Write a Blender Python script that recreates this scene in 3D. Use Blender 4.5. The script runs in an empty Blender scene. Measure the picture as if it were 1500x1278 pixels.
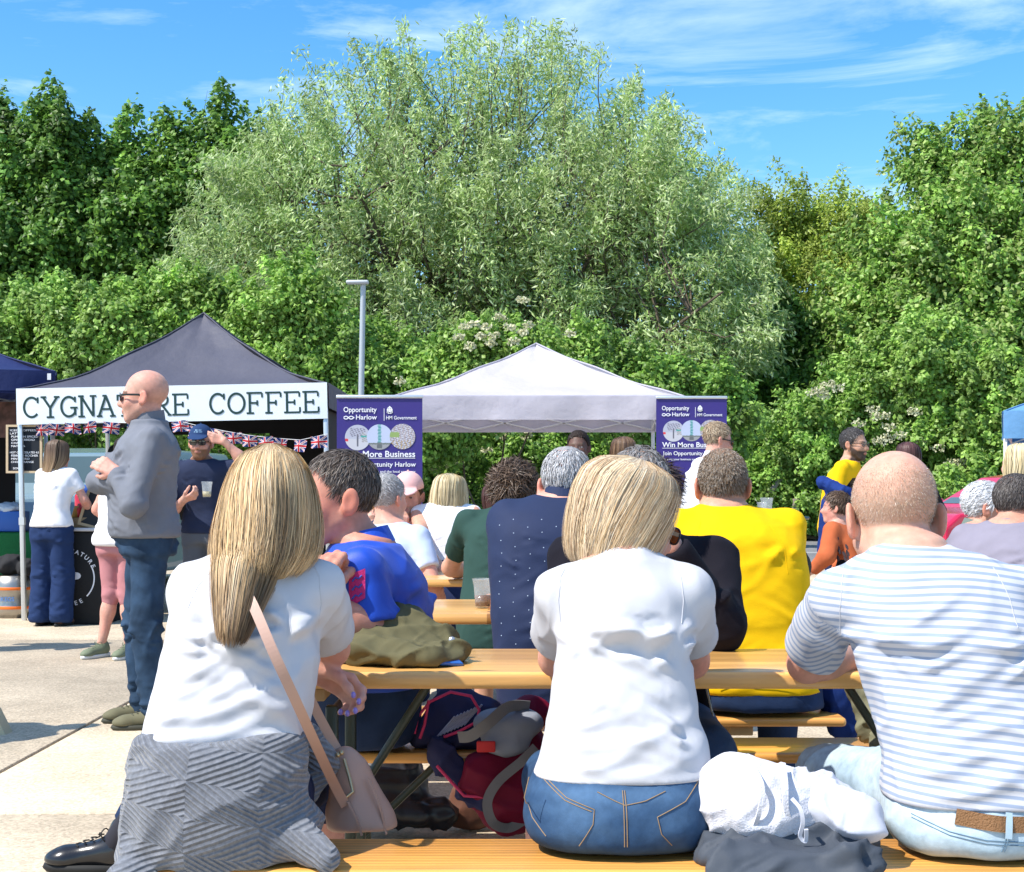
import bpy, bmesh, math, random
import numpy as np
from mathutils import Vector, Matrix
random.seed(7); rng = np.random.default_rng(7)
SC = bpy.context.scene
COL = SC.collection
# ------------------------------------------------------------------ camera, sky, sun
F = 2070.0; CH = 1.18; HY = 723.0            # focal length in photo pixels, eye height, horizon row
cam_d = bpy.data.cameras.new('camera'); cam = bpy.data.objects.new('camera', cam_d); COL.objects.link(cam)
cam.location = (0, 0, CH); cam.rotation_euler = (math.radians(90), 0, 0)
cam_d.sensor_fit = 'HORIZONTAL'; cam_d.sensor_width = 36.0; cam_d.lens = 36.0 * F / 1500.0
cam_d.shift_y = 84.0 / 1500.0; cam_d.clip_start = 0.05; cam_d.clip_end = 2000
SC.camera = cam
SUN_EL, SUN_AZ = math.radians(52), math.radians(241)   # azimuth: compass angle from +Y towards +X (behind the camera, to the left)
sun_dir = Vector((math.sin(SUN_AZ) * math.cos(SUN_EL), math.cos(SUN_AZ) * math.cos(SUN_EL), math.sin(SUN_EL)))
sl = bpy.data.lights.new('sun', 'SUN'); sl.energy = 4.6; sl.angle = math.radians(0.53); sl.color = (1.0, 0.95, 0.865)
sun = bpy.data.objects.new('sun', sl); COL.objects.link(sun)
sun.rotation_euler = (-sun_dir).to_track_quat('-Z', 'Y').to_euler(); sun.location = (-8, -8, 15)
W = bpy.data.worlds.new('World'); SC.world = W; W.use_nodes = True
wn = W.node_tree; wn.nodes.clear()
def wnode(t, **k):
    n = wn.nodes.new(t)
    for a, b in k.items(): setattr(n, a, b)
    return n
sky = wnode('ShaderNodeTexSky', sky_type='NISHITA', sun_disc=False)
sky.sun_elevation = SUN_EL; sky.sun_rotation = SUN_AZ; sky.altitude = 50; sky.air_density = 1.0; sky.dust_density = 0.35; sky.ozone_density = 2.2
hsv = wnode('ShaderNodeHueSaturation'); hsv.inputs['Saturation'].default_value = 1.36; hsv.inputs['Value'].default_value = 1.10; hsv.inputs['Hue'].default_value = 0.497
wn.links.new(sky.outputs[0], hsv.inputs['Color'])
tcw = wnode('ShaderNodeTexCoord'); mpw = wnode('ShaderNodeMapping'); mpw.inputs['Scale'].default_value = (1.6, 1.6, 7.5); mpw.inputs['Rotation'].default_value = (0.10, -0.16, 0.5)
nzw = wnode('ShaderNodeTexNoise'); nzw.inputs['Scale'].default_value = 2.3; nzw.inputs['Detail'].default_value = 8; nzw.inputs['Roughness'].default_value = 0.62; nzw.inputs['Distortion'].default_value = 0.5
wn.links.new(tcw.outputs['Generated'], mpw.inputs[0]); wn.links.new(mpw.outputs[0], nzw.inputs['Vector'])
rpw = wnode('ShaderNodeValToRGB'); rpw.color_ramp.elements[0].position = 0.455; rpw.color_ramp.elements[0].color = (0, 0, 0, 1); rpw.color_ramp.elements[1].position = 0.74; rpw.color_ramp.elements[1].color = (0.85, 0.85, 0.85, 1)
wn.links.new(nzw.outputs[0], rpw.inputs[0])
mxw = wnode('ShaderNodeMix', data_type='RGBA'); mxw.inputs['B'].default_value = (4.9, 6.0, 7.2, 1)
wn.links.new(rpw.outputs[0], mxw.inputs[0]); wn.links.new(hsv.outputs[0], mxw.inputs['A'])
bgw = wnode('ShaderNodeBackground'); bgw.inputs['Strength'].default_value = 0.145
wn.links.new(mxw.outputs['Result'], bgw.inputs[0]); ow = wnode('ShaderNodeOutputWorld'); wn.links.new(bgw.outputs[0], ow.inputs[0])
SC.view_settings.view_transform = 'Standard'; SC.view_settings.look = 'None'; SC.view_settings.gamma = 1; SC.view_settings.exposure = 0.62
SC.view_settings.use_curve_mapping = False
try:
    SC.cycles.max_bounces = 6; SC.cycles.transparent_max_bounces = 8; SC.cycles.diffuse_bounces = 3; SC.cycles.glossy_bounces = 2
    SC.cycles.transmission_bounces = 4; SC.cycles.use_denoising = True; SC.cycles.sample_clamp_indirect = 6
except Exception: pass
def PX(px, py, z): return np.array([(px - 750) * z / F, z, CH + (HY - py) * z / F])

# ------------------------------------------------------------------ materials
_M = {}
def M(name, col=(.5, .5, .5), rough=.7, bump=None, var=None, attr=False, metal=0, alpha=1, trans=0, sheen=0, sss=0, coat=0, stretch=None, spec=.35, translucent=0, bump2=None):
    if name in _M: return _M[name]
    m = bpy.data.materials.new(name); m.use_nodes = True; _M[name] = m
    nt = m.node_tree; N = nt.nodes; L = nt.links; b = N['Principled BSDF']
    b.inputs['Roughness'].default_value = rough; b.inputs['Metallic'].default_value = metal
    b.inputs['Specular IOR Level'].default_value = spec; b.inputs['Alpha'].default_value = alpha
    b.inputs['Transmission Weight'].default_value = trans; b.inputs['Sheen Weight'].default_value = sheen
    b.inputs['Coat Weight'].default_value = coat; b.inputs['Coat Roughness'].default_value = .15
    if sss:
        b.inputs['Subsurface Weight'].default_value = sss; b.inputs['Subsurface Radius'].default_value = (.012, .005, .003); b.inputs['Subsurface Scale'].default_value = 1
    tc = N.new('ShaderNodeTexCoord'); vec = tc.outputs['Object']
    if stretch:
        mp = N.new('ShaderNodeMapping'); mp.inputs['Scale'].default_value = stretch; L.new(vec, mp.inputs[0]); vec = mp.outputs[0]
    if attr:
        a = N.new('ShaderNodeAttribute'); a.attribute_name = 'Col'; c = a.outputs['Color']
    else:
        r = N.new('ShaderNodeRGB'); r.outputs[0].default_value = (*col, 1); c = r.outputs[0]
    if var:
        nz = N.new('ShaderNodeTexNoise'); nz.inputs['Scale'].default_value = var[0]; nz.inputs['Detail'].default_value = 7; L.new(vec, nz.inputs['Vector'])
        mr = N.new('ShaderNodeMapRange'); mr.inputs[1].default_value = .3; mr.inputs[2].default_value = .7; mr.inputs[3].default_value = 1 - var[1]; mr.inputs[4].default_value = 1 + var[1]
        L.new(nz.outputs[0], mr.inputs[0])
        vm = N.new('ShaderNodeVectorMath'); vm.operation = 'SCALE'; L.new(c, vm.inputs[0]); L.new(mr.outputs[0], vm.inputs['Scale']); c = vm.outputs[0]
    L.new(c, b.inputs['Base Color'])
    last = None
    for bp in (bump, bump2):
        if bp:
            nb = N.new('ShaderNodeTexNoise'); nb.inputs['Scale'].default_value = bp[0]; nb.inputs['Detail'].default_value = 5; L.new(vec, nb.inputs['Vector'])
            bu = N.new('ShaderNodeBump'); bu.inputs['Strength'].default_value = bp[1]; bu.inputs['Distance'].default_value = bp[2]; L.new(nb.outputs[0], bu.inputs['Height'])
            if last: L.new(last, bu.inputs['Normal'])
            last = bu.outputs[0]
    if last: L.new(last, b.inputs['Normal'])
    if translucent:
        t = N.new('ShaderNodeBsdfTranslucent'); L.new(c, t.inputs[0]); mx = N.new('ShaderNodeMixShader'); mx.inputs[0].default_value = translucent
        L.new(b.outputs[0], mx.inputs[1]); L.new(t.outputs[0], mx.inputs[2]); L.new(mx.outputs[0], N['Material Output'].inputs[0])
    return m
def cloth(name, col=(.1, .1, .1), rough=.85, scale=260, attr=False, var=.05, sheen=0, strength=.35):
    return M(name, col, rough=rough, bump=(scale, strength, .0012), var=(18, var), attr=attr, spec=.15, sheen=sheen)

# ------------------------------------------------------------------ objects
def tag(o, label=None, cat=None, group=None, kind=None):
    if label: o['label'] = label
    if cat: o['category'] = cat
    if group: o['group'] = group
    if kind: o['kind'] = kind
    return o
def thing(name, label, cat, loc=(0, 0, 0), rz=0, group=None):
    o = bpy.data.objects.new(name, None); COL.objects.link(o); o.empty_display_size = .1
    o.location = tuple(loc); o.rotation_euler = (0, 0, rz)
    return tag(o, label, cat, group)
def link(name, me, mat=None, parent=None, loc=(0, 0, 0), rot=(0, 0, 0)):
    o = bpy.data.objects.new(name, me); COL.objects.link(o)
    if mat is not None and not me.materials:
        for m in (mat if isinstance(mat, (list, tuple)) else [mat]): me.materials.append(m)
    if parent is not None: o.parent = parent
    o.location = tuple(loc); o.rotation_euler = rot
    return o
def np_mesh(name, V, Fa, smooth=True, col=None, mats=None):
    """V (n,3); Fa (m,3|4) int array"""
    me = bpy.data.meshes.new(name); V = np.ascontiguousarray(V, np.float32); Fa = np.ascontiguousarray(Fa, np.int32)
    k = Fa.shape[1] if len(Fa) else 3
    me.vertices.add(len(V)); me.vertices.foreach_set('co', V.ravel())
    me.loops.add(Fa.size); me.loops.foreach_set('vertex_index', Fa.ravel())
    me.polygons.add(len(Fa)); me.polygons.foreach_set('loop_start', np.arange(0, Fa.size, k, dtype=np.int32))
    me.polygons.foreach_set('loop_total', np.full(len(Fa), k, np.int32))
    me.polygons.foreach_set('use_smooth', np.full(len(Fa), smooth))
    if mats is not None: me.polygons.foreach_set('material_index', np.ascontiguousarray(mats, np.int32))
    me.update(calc_edges=True)
    if col is not None:
        a = me.color_attributes.new('Col', 'FLOAT_COLOR', 'POINT'); c = np.ones((len(V), 4), np.float32); c[:, :3] = col
        a.data.foreach_set('color', c.ravel())
    return me
class MB:
    """collects simple shapes into one mesh"""
    def __init__(s): s.V = []; s.F = []; s.mi = []; s.sm = []
    def add(s, V, F, mi=0, smooth=False):
        o = len(s.V); s.V += [tuple(map(float, v)) for v in V]; s.F += [tuple(int(i) + o for i in f) for f in F]; s.mi += [mi] * len(F); s.sm += [smooth] * len(F); return s
    def box(s, c, d, R=None, mi=0):
        c = np.array(c, float); h = np.array(d, float) / 2
        V = np.array([[x, y, z] for x in (-1, 1) for y in (-1, 1) for z in (-1, 1)]) * h
        if R is not None: V = V @ np.array(R).T
        return s.add(V + c, [(0, 1, 3, 2), (4, 6, 7, 5), (0, 4, 5, 1), (2, 3, 7, 6), (0, 2, 6, 4), (1, 5, 7, 3)], mi)
    def rbox(s, c, d, r=.01, mi=0, R=None, seg=2):
        bm = bmesh.new(); bmesh.ops.create_cube(bm, size=1)
        for v in bm.verts: v.co = Vector((v.co.x * d[0], v.co.y * d[1], v.co.z * d[2]))
        bmesh.ops.bevel(bm, geom=list(bm.edges), offset=r, segments=seg, affect='EDGES', profile=.5)
        bm.verts.index_update(); V = np.array([v.co[:] for v in bm.verts])
        if R is not None: V = V @ np.array(R).T
        s.add(V + np.array(c, float), [[v.index for v in f.verts] for f in bm.faces], mi, True); bm.free(); return s
    def tube(s, pts, rad, n=8, mi=0, caps=True):
        pts = [np.array(p, float) for p in pts]; m = len(pts); rad = [rad] * m if np.isscalar(rad) else list(rad)
        V = []; up = None
        for i in range(m):
            t = pts[min(i + 1, m - 1)] - pts[max(i - 1, 0)]; t = t / (np.linalg.norm(t) + 1e-9)
            if up is None:
                up = np.array([0, 0, 1.]) if abs(t[2]) < .9 else np.array([1., 0, 0])
            a = np.cross(t, up); a /= np.linalg.norm(a) + 1e-9; b = np.cross(a, t); up = b
            for k in range(n):
                w = 2 * math.pi * k / n; V.append(pts[i] + rad[i] * (math.cos(w) * a + math.sin(w) * b))
        Fq = [(i * n + k, i * n + (k + 1) % n, (i + 1) * n + (k + 1) % n, (i + 1) * n + k) for i in range(m - 1) for k in range(n)]
        s.add(V, Fq, mi, True)
        if caps: s.add(V[:n], [tuple(range(n))[::-1]], mi); s.add(V[-n:], [tuple(range(n))], mi)
        return s
    def ribbon(s, pts, widths, normals, th=.003, mi=0):
        """flat strap along pts with thickness"""
        pts = [np.array(p, float) for p in pts]; V = []; m = len(pts)
        for i in range(m):
            t = pts[min(i + 1, m - 1)] - pts[max(i - 1, 0)]; t /= np.linalg.norm(t) + 1e-9
            nn = np.array(normals[i] if isinstance(normals, list) else normals, float); nn = nn - t * nn.dot(t); nn /= np.linalg.norm(nn) + 1e-9
            sd = np.cross(t, nn); w = (widths[i] if isinstance(widths, list) else widths) / 2
            V += [pts[i] + sd * w + nn * th / 2, pts[i] - sd * w + nn * th / 2, pts[i] - sd * w - nn * th / 2, pts[i] + sd * w - nn * th / 2]
        Fq = [(i * 4 + k, i * 4 + (k + 1) % 4, (i + 1) * 4 + (k + 1) % 4, (i + 1) * 4 + k) for i in range(m - 1) for k in range(4)] + [(3, 2, 1, 0), tuple(range(4 * m - 4, 4 * m))]
        return s.add(V, Fq, mi)
    def lathe(s, prof, c=(0, 0, 0), n=20, mi=0):
        V = [(c[0] + r * math.cos(2 * math.pi * k / n), c[1] + r * math.sin(2 * math.pi * k / n), c[2] + z) for r, z in prof for k in range(n)]
        return s.add(V, [(i * n + k, i * n + (k + 1) % n, (i + 1) * n + (k + 1) % n, (i + 1) * n + k) for i in range(len(prof) - 1) for k in range(n)], mi, True)
    def sphere(s, c, r, n=10, mi=0):
        r = (r, r, r) if np.isscalar(r) else r
        V = [(c[0] + r[0] * math.sin(math.pi * i / n) * math.cos(2 * math.pi * k / (2 * n)), c[1] + r[1] * math.sin(math.pi * i / n) * math.sin(2 * math.pi * k / (2 * n)), c[2] + r[2] * math.cos(math.pi * i / n)) for i in range(n + 1) for k in range(2 * n)]
        return s.add(V, [(i * 2 * n + k, (i + 1) * 2 * n + k, (i + 1) * 2 * n + (k + 1) % (2 * n), i * 2 * n + (k + 1) % (2 * n)) for i in range(n) for k in range(2 * n)], mi, True)
    def mesh(s, name):
        me = bpy.data.meshes.new(name); me.from_pydata(s.V, [], s.F)
        me.polygons.foreach_set('material_index', s.mi); me.polygons.foreach_set('use_smooth', s.sm); me.update(); return me
    def build(s, name, mat, parent=None, loc=(0, 0, 0), rot=(0, 0, 0)): return link(name, s.mesh(name), mat, parent, loc, rot)
def rotz(a): c, s = math.cos(a), math.sin(a); return np.array([[c, -s, 0], [s, c, 0], [0, 0, 1.]])
def rotx(a): c, s = math.cos(a), math.sin(a); return np.array([[1., 0, 0], [0, c, -s], [0, s, c]])
def roty(a): c, s = math.cos(a), math.sin(a); return np.array([[c, 0, s], [0, 1., 0], [-s, 0, c]])
def nrm(v): v = np.array(v, float); return v / (np.linalg.norm(v) + 1e-12)
def text_mesh(body, size, bold=0.0, align='LEFT', ext=.0006):
    cu = bpy.data.curves.new('lettering', 'FONT'); cu.body = body; cu.size = size; cu.extrude = ext; cu.offset = bold * size; cu.align_x = align; cu.resolution_u = 3
    o = bpy.data.objects.new('lettering', cu); me = bpy.data.meshes.new_from_object(o); bpy.data.objects.remove(o); return me
def text(body, size, mat, parent, loc, rot=(math.pi / 2, 0, 0), bold=0.0, align='LEFT', name='lettering', fit=None):
    me = text_mesh(body, size, bold, align)
    if fit:
        xs = [v.co.x for v in me.vertices]; w = max(xs) - min(xs); k = fit / w
        for v in me.vertices: v.co.x *= k
    return link(name, me, mat, parent, loc, rot)

# ------------------------------------------------------------------ noise + implicit surfaces
def _hash(i, j, k, seed):
    h = (i.astype(np.int64) * 374761393 + j.astype(np.int64) * 668265263 + k.astype(np.int64) * 2147483647 + seed * 1274126177) & 0xffffffff
    h = ((h ^ (h >> 13)) * 1274126177) & 0xffffffff
    return ((h ^ (h >> 16)) & 0xffff) / 65535.0
def noise(P, seed=0):
    """value noise in [-1,1]"""
    P = np.asarray(P, np.float64); I = np.floor(P); f = P - I; f = f * f * (3 - 2 * f); i, j, k = I[:, 0], I[:, 1], I[:, 2]; r = 0
    for a in (0, 1):
        for b in (0, 1):
            for c in (0, 1):
                w = (f[:, 0] if a else 1 - f[:, 0]) * (f[:, 1] if b else 1 - f[:, 1]) * (f[:, 2] if c else 1 - f[:, 2])
                r = r + w * _hash(i + a, j + b, k + c, seed)
    return r * 2 - 1
def ridge(P, d, L, wd, seed=0, sharp=2.0):
    """long soft folds running along direction d; L fold length, wd fold spacing"""
    d = nrm(d); a = nrm(np.cross(d, [0.3, 1, .2])); b = np.cross(d, a)
    warp = noise(P / (wd * 2.2), seed + 5)[:, None] * wd * .9
    Q = np.stack([P @ d / L, (P @ a + warp[:, 0]) / wd, (P @ b) / wd], 1)
    n = noise(Q, seed); return (1 - np.abs(n)) ** sharp - .45
def folds(V, segs):
    """tight drapery folds: each (p, q, width, height, bend) is a raised crease with a hollow beside it"""
    d = np.zeros(len(V))
    for p, q, w, hgt, bend in segs:
        p = np.array(p, float); q = np.array(q, float); ab = q - p; L = np.linalg.norm(ab) + 1e-9; u = ab / L; W_ = V - p; t = W_ @ u / L; n = np.cross(u, (0, 1, 0)); n /= np.linalg.norm(n) + 1e-9
        s = W_ @ n - bend * L * 4 * np.clip(t, 0, 1) * (1 - np.clip(t, 0, 1)) - .003 * np.sin(t * 5 + L * 90)
        env = np.clip(t * 4, 0, 1) ** 1.5 * np.clip((1.0 - t) * 1.6, 0, 1) ** 1.3 * (t > 0) * (np.abs(s) < w * 5); ww = w * (1 + .6 * t)
        d += hgt * env * (np.exp(-(s / ww) ** 2) - .42 * np.exp(-((s + 1.9 * ww) / (1.5 * ww)) ** 2))
    return d
def projector(ob):
    from mathutils.bvhtree import BVHTree
    me = ob.data; V = np.empty(len(me.vertices) * 3, np.float32); me.vertices.foreach_get('co', V); bv = BVHTree.FromPolygons(V.reshape(-1, 3).tolist(), [tuple(p.vertices) for p in me.polygons])
    def along(p, d, off=.0):
        h = bv.ray_cast(Vector(p), Vector(nrm(d))); return np.array(p) if h[0] is None else np.array(h[0]) - nrm(d) * off
    def f(x, z, off=.0, y0=-1.5):
        h = bv.ray_cast(Vector((x, y0, z)), Vector((0, 1, 0))); return None if h[0] is None else (x, h[0].y - off, z)
    f.along = along
    return f
def smin(a, b, k):
    if k <= 0: return np.minimum(a, b)
    h = np.maximum(k - np.abs(a - b), 0) / k; return np.minimum(a, b) - h * h * k * .25
def smax(a, b, k): return -smin(-a, -b, k)
def cap(a, b, ra, rb=None):
    a = np.array(a, float); b = np.array(b, float); rb = ra if rb is None else rb; ab = b - a; L2 = ab.dot(ab) + 1e-12
    def f(P):
        t = np.clip((P - a) @ ab / L2, 0, 1); return np.linalg.norm(P - a - t[:, None] * ab, axis=1) - (ra + (rb - ra) * t)
    return f
def ell(c, r, R=None):
    c = np.array(c, float); r = np.array(r, float)
    def f(P):
        Q = P - c
        if R is not None: Q = Q @ R
        k0 = np.linalg.norm(Q / r, axis=1); k1 = np.linalg.norm(Q / (r * r), axis=1) + 1e-9; return k0 * (k0 - 1) / k1
    return f
def prof(keys, n=2.4, zmin=None, zmax=None, e=0.0, rnd=.012):
    """stack of super-ellipses; keys (z, cx, cy, a, b)"""
    K = np.array(sorted(keys), float); z = K[:, 0]; zz = np.linspace(z[0], z[-1], 80); T = []
    for c in range(1, 5):
        y = K[:, c]; m = np.gradient(y, z)
        i = np.clip(np.searchsorted(z, zz) - 1, 0, len(z) - 2); h = z[i + 1] - z[i]; t = (zz - z[i]) / h
        T.append((2 * t**3 - 3 * t**2 + 1) * y[i] + (t**3 - 2 * t**2 + t) * h * m[i] + (-2 * t**3 + 3 * t**2) * y[i + 1] + (t**3 - t**2) * h * m[i + 1])
    z0 = z[0] if zmin is None else zmin; z1 = z[-1] if zmax is None else zmax
    def f(P):
        Z = P[:, 2]; cx, cy, a, b = [np.interp(Z, zz, t) for t in T]; a = a + e; b = b + e
        x = np.abs(P[:, 0] - cx); y = np.abs(P[:, 1] - cy); q = ((x / a) ** n + (y / b) ** n) ** (1 / n) + 1e-9
        r = np.hypot(x, y); d = r * (1 - 1 / q); d = np.where(r < 1e-4, -np.minimum(a, b), d)
        return smax(d, np.maximum(z0 - Z, Z - z1), rnd)
    return f
def union(fs, k=.02):
    def f(P):
        d = fs[0](P)
        for g in fs[1:]: d = smin(d, g(P), k)
        return d
    return f
def nets(f, lo, hi, h, B=6):
    lo = np.array(lo, float); hi = np.array(hi, float); nb = np.maximum(np.ceil((hi - lo) / (h * B)).astype(int), 1); n = nb * B
    ci = np.stack(np.meshgrid(*[np.arange(q) for q in nb], indexing='ij'), -1).reshape(-1, 3)
    dc = f(lo + (ci * B + (B - 1) / 2) * h); near = np.abs(dc) < B * h * 1.25 + .004
    D = np.repeat(np.repeat(np.repeat(dc.reshape(nb), B, 0), B, 1), B, 2).astype(np.float32)
    off = np.stack(np.meshgrid(*[np.arange(B)] * 3, indexing='ij'), -1).reshape(-1, 3)
    I = (ci[near][:, None, :] * B + off[None]).reshape(-1, 3)
    if not len(I): return np.zeros((0, 3)), np.zeros((0, 4), int)
    D[I[:, 0], I[:, 1], I[:, 2]] = f(lo + I * h)
    s = D < 0; c = np.zeros(tuple(n - 1), np.uint8); offs = [(a, b, d) for a in (0, 1) for b in (0, 1) for d in (0, 1)]
    for a, b, d in offs: c += s[a:n[0] - 1 + a, b:n[1] - 1 + b, d:n[2] - 1 + d]
    act = np.argwhere((c > 0) & (c < 8)); 
    if not len(act): return np.zeros((0, 3)), np.zeros((0, 4), int)
    idx = np.full(tuple(n - 1), -1, np.int32); idx[tuple(act.T)] = np.arange(len(act))
    val = np.stack([D[act[:, 0] + a, act[:, 1] + b, act[:, 2] + d] for a, b, d in offs], 1); acc = np.zeros((len(act), 3)); cnt = np.zeros(len(act))
    O = np.array(offs)
    for p in range(8):
        for q in range(p + 1, 8):
            if np.abs(O[p] - O[q]).sum() == 1:
                va, vb = val[:, p], val[:, q]; m = (va < 0) != (vb < 0); t = np.where(m, va / np.where(m, va - vb, 1), 0)
                acc += (O[p] + t[:, None] * (O[q] - O[p])) * m[:, None]; cnt += m
    V = lo + (act + acc / cnt[:, None]) * h; Q = []
    for ax in range(3):
        u, v = (ax + 1) % 3, (ax + 2) % 3; sl0 = [slice(None)] * 3; sl1 = [slice(None)] * 3; sl0[ax] = slice(0, -1); sl1[ax] = slice(1, None)
        e = s[tuple(sl0)] != s[tuple(sl1)]; E = np.argwhere(e); E = E[(E[:, u] > 0) & (E[:, v] > 0) & (E[:, u] < n[u] - 1) & (E[:, v] < n[v] - 1)]
        du = np.zeros(3, int); du[u] = 1; dv = np.zeros(3, int); dv[v] = 1
        q = np.stack([idx[tuple((E - du - dv).T)], idx[tuple((E - dv).T)], idx[tuple(E.T)], idx[tuple((E - du).T)]], 1)
        fl = ~s[tuple(E.T)]; q[fl] = q[fl][:, ::-1]; Q.append(q)
    Q = np.concatenate(Q); Q = Q[(Q >= 0).all(1)]; return V, Q
def relax(V, Q, it=2, k=.6):
    for _ in range(it):
        C = V[Q].mean(1); A = np.zeros_like(V); w = np.bincount(Q.ravel(), minlength=len(V)) + 1e-9
        for c in range(3): A[:, c] = np.bincount(Q.ravel(), np.repeat(C[:, c], Q.shape[1]), minlength=len(V))
        A /= w[:, None]; m = w > .5; V = np.where(m[:, None], V + (A - V) * k, V)
    return V
def vnormals(V, Q):
    n = np.cross(V[Q[:, 2]] - V[Q[:, 0]], V[Q[:, 3 if Q.shape[1] > 3 else 1]] - V[Q[:, 1 if Q.shape[1] > 3 else 0]]); N = np.zeros_like(V)
    for c in range(3): N[:, c] = np.bincount(Q.ravel(), np.repeat(n[:, c], Q.shape[1]), minlength=len(V))
    return N / (np.linalg.norm(N, axis=1)[:, None] + 1e-12)
def implicit(name, f, lo, hi, h, mat, parent=None, disp=None, col=None, it=2, loc=(0, 0, 0), rot=(0, 0, 0)):
    V, Q = nets(f, np.array(lo) - 2 * h, np.array(hi) + 2 * h, h); V = relax(V, Q, it)
    if disp is not None: V = V + vnormals(V, Q) * disp(V)[:, None]
    me = np_mesh(name, V, Q, True, col=None if col is None else col(V))
    return link(name, me, mat, parent, loc, rot)
# ------------------------------------------------------------------ people
def ik(S, T, l1, l2, pole):
    S = np.array(S, float); T = np.array(T, float); d = T - S; D = np.linalg.norm(d); D2 = min(D, (l1 + l2) * .995); u = d / (D + 1e-9); T = S + u * D2
    c = (l1 * l1 + D2 * D2 - l2 * l2) / (2 * l1 * D2); c = max(-1, min(1, c)); p = np.array(pole, float); p = p - u * p.dot(u); p = nrm(p)
    return S + u * l1 * c + p * l1 * math.sqrt(max(0, 1 - c * c)), T
def hand_sdf(wr, hd, pn, k=1.0, side=1, curl=.5, thumb=.6, spread=1.0):
    """wrist, direction of the hand, palm normal; side=+1 when the thumb is towards cross(hd,pn)"""
    hd = nrm(hd); pn = nrm(np.array(pn) - hd * np.dot(hd, pn)); sd = np.cross(hd, pn) * side; fs = []
    tips = []
    for i, (o, lf) in enumerate([(.029, .92), (.010, 1.05), (-.010, .98), (-.028, .78)]):
        kn = wr + (hd * (.088 - .004 * abs(i - 1)) + sd * o * spread) * k; fs.append(cap(wr + sd * o * .55 * k, kn, .0135 * k, .0115 * k)); p = kn; a = curl * (.7 + .12 * i)
        for j, sl_ in enumerate((.043, .027, .021)):
            dr = hd * math.cos(a) + pn * math.sin(a); q = p + dr * sl_ * lf * k; fs.append(cap(p, q, (.0098 - .0009 * j) * k, (.009 - .0009 * j) * k)); p = q; a += curl * (.95 if j == 0 else .7)
        tips.append((p, dr))
    b = wr + (hd * .022 + sd * .024 + pn * .006) * k; d1 = nrm(hd * .75 + sd * .65 * thumb + pn * .35); m = b + d1 * .042 * k; d2 = nrm(hd * .85 + sd * .15 * thumb + pn * (.3 + curl * .5)); t = m + d2 * .033 * k; t2 = t + nrm(d2 + pn * curl * .3) * .024 * k
    fs += [cap(b, m, .015 * k, .0125 * k), cap(m, t, .0115 * k, .0105 * k), cap(t, t2, .0103 * k, .0085 * k)]; tips.append((t2, d2))
    return union(fs, .009 * k), tips
def head_sdf(fem=False, ear=1.0):
    j = .9 if fem else 1.0
    solid = union([ell((0, -.018, .045), (.077, .098, .088)), ell((0, .03, -.012), (.063, .064, .082)), cap((.05 * j, .005, -.045), (.022, .064, -.088), .022 * j, .02), cap((-.05 * j, .005, -.045), (-.022, .064, -.088), .022 * j, .02), ell((0, .066, -.09), (.03 * j, .024, .021)), ell((0, .052, -.03), (.05, .043, .05))], .028)
    bits = union([cap((0, .086, .018), (0, .112, -.02), .008, .0125), ell((0, .104, -.027), (.0175, .013, .010)), ell((0, .078, .03), (.05, .016, .012))], .012)
    lips = union([ell((0, .0965, -.0525), (.024, .009, .0055)), ell((0, .095, -.0625), (.021, .009, .0062))], .004)
    sock = [ell((s * .031, .1, .009), (.019, .016, .0125)) for s in (-1, 1)]; eyes = [ell((s * .031, .0775, .009), (.014, .0115, .0115)) for s in (-1, 1)]
    cheeks = [ell((s * .041, .066, -.02), (.02, .018, .018)) for s in (-1, 1)]
    ears = []; holes = []
    for s in (-1, 1):
        R = rotz(s * .38) @ rotx(.16); ears.append(ell((s * .085, -.012, .0), (.0085, .0205 * ear, .034 * ear), R)); ears.append(ell((s * .077, .0, -.018), (.011, .011, .014)))
        holes.append(ell((s * .0945, -.005, .004), (.0075, .012 * ear, .021 * ear), R))
    def f(P):
        d = smin(solid(P), bits(P), .012)
        for c in cheeks: d = smin(d, c(P), .02)
        for s in sock: d = smax(d, -s(P), .012)
        for e in eyes: d = smin(d, e(P), .004)
        d = smax(d, -ell((0, .112, -.0575), (.03, .0085, .0014))(P), .002); d = smin(d, lips(P), .005)
        e = smin(union(ears, .008)(P), d + .002, .006); 
        for h in holes: e = smax(e, -h(P), .004)
        return smin(d, e, .004)
    return f
HAIRLINE = ([-.12, -.035, -.012, .012, .03, .055, .075, .12], [-.072, -.066, .012, .004, .03, .07, .088, .092])
def hair_mask(q, rec=0):
    y = q[:, 1] + rec * np.clip((q[:, 2] - .03) / .06, 0, 1); side = np.interp(y, *HAIRLINE); return q[:, 2] - side - np.clip(np.abs(q[:, 0]) - .045, 0, 1) * 0
def strip_mesh(P, Nn, w, cols):
    """P (n,s,3) strand points; ribbons facing Nn (n,s,3); w (s,) widths; cols (n,s,3)"""
    n, s, _ = P.shape; T = np.gradient(P, axis=1); T /= np.linalg.norm(T, axis=2, keepdims=True) + 1e-9; sd = np.cross(T, Nn); sd /= np.linalg.norm(sd, axis=2, keepdims=True) + 1e-9
    ww = (w[None, :, None] if w.ndim == 1 else w[:, :, None]); V = np.stack([P + sd * ww / 2, P - sd * ww / 2], 2).reshape(-1, 3); base = (np.arange(n)[:, None] * s + np.arange(s - 1)[None]).ravel() * 2
    Q = np.stack([base, base + 1, base + 3, base + 2], 1); return V, Q, np.repeat(cols.reshape(-1, 3), 2, axis=0)
def pal(cols, n, jit=.12, r=None):
    c = np.array(cols, float)[rng.integers(0, len(cols), n)]; return np.clip(c * (1 + jit * rng.normal(size=(n, 1))), .003, 1)
HAIRM = lambda: M('hair strands', attr=True, rough=.5, spec=.4, sheen=0)
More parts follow.
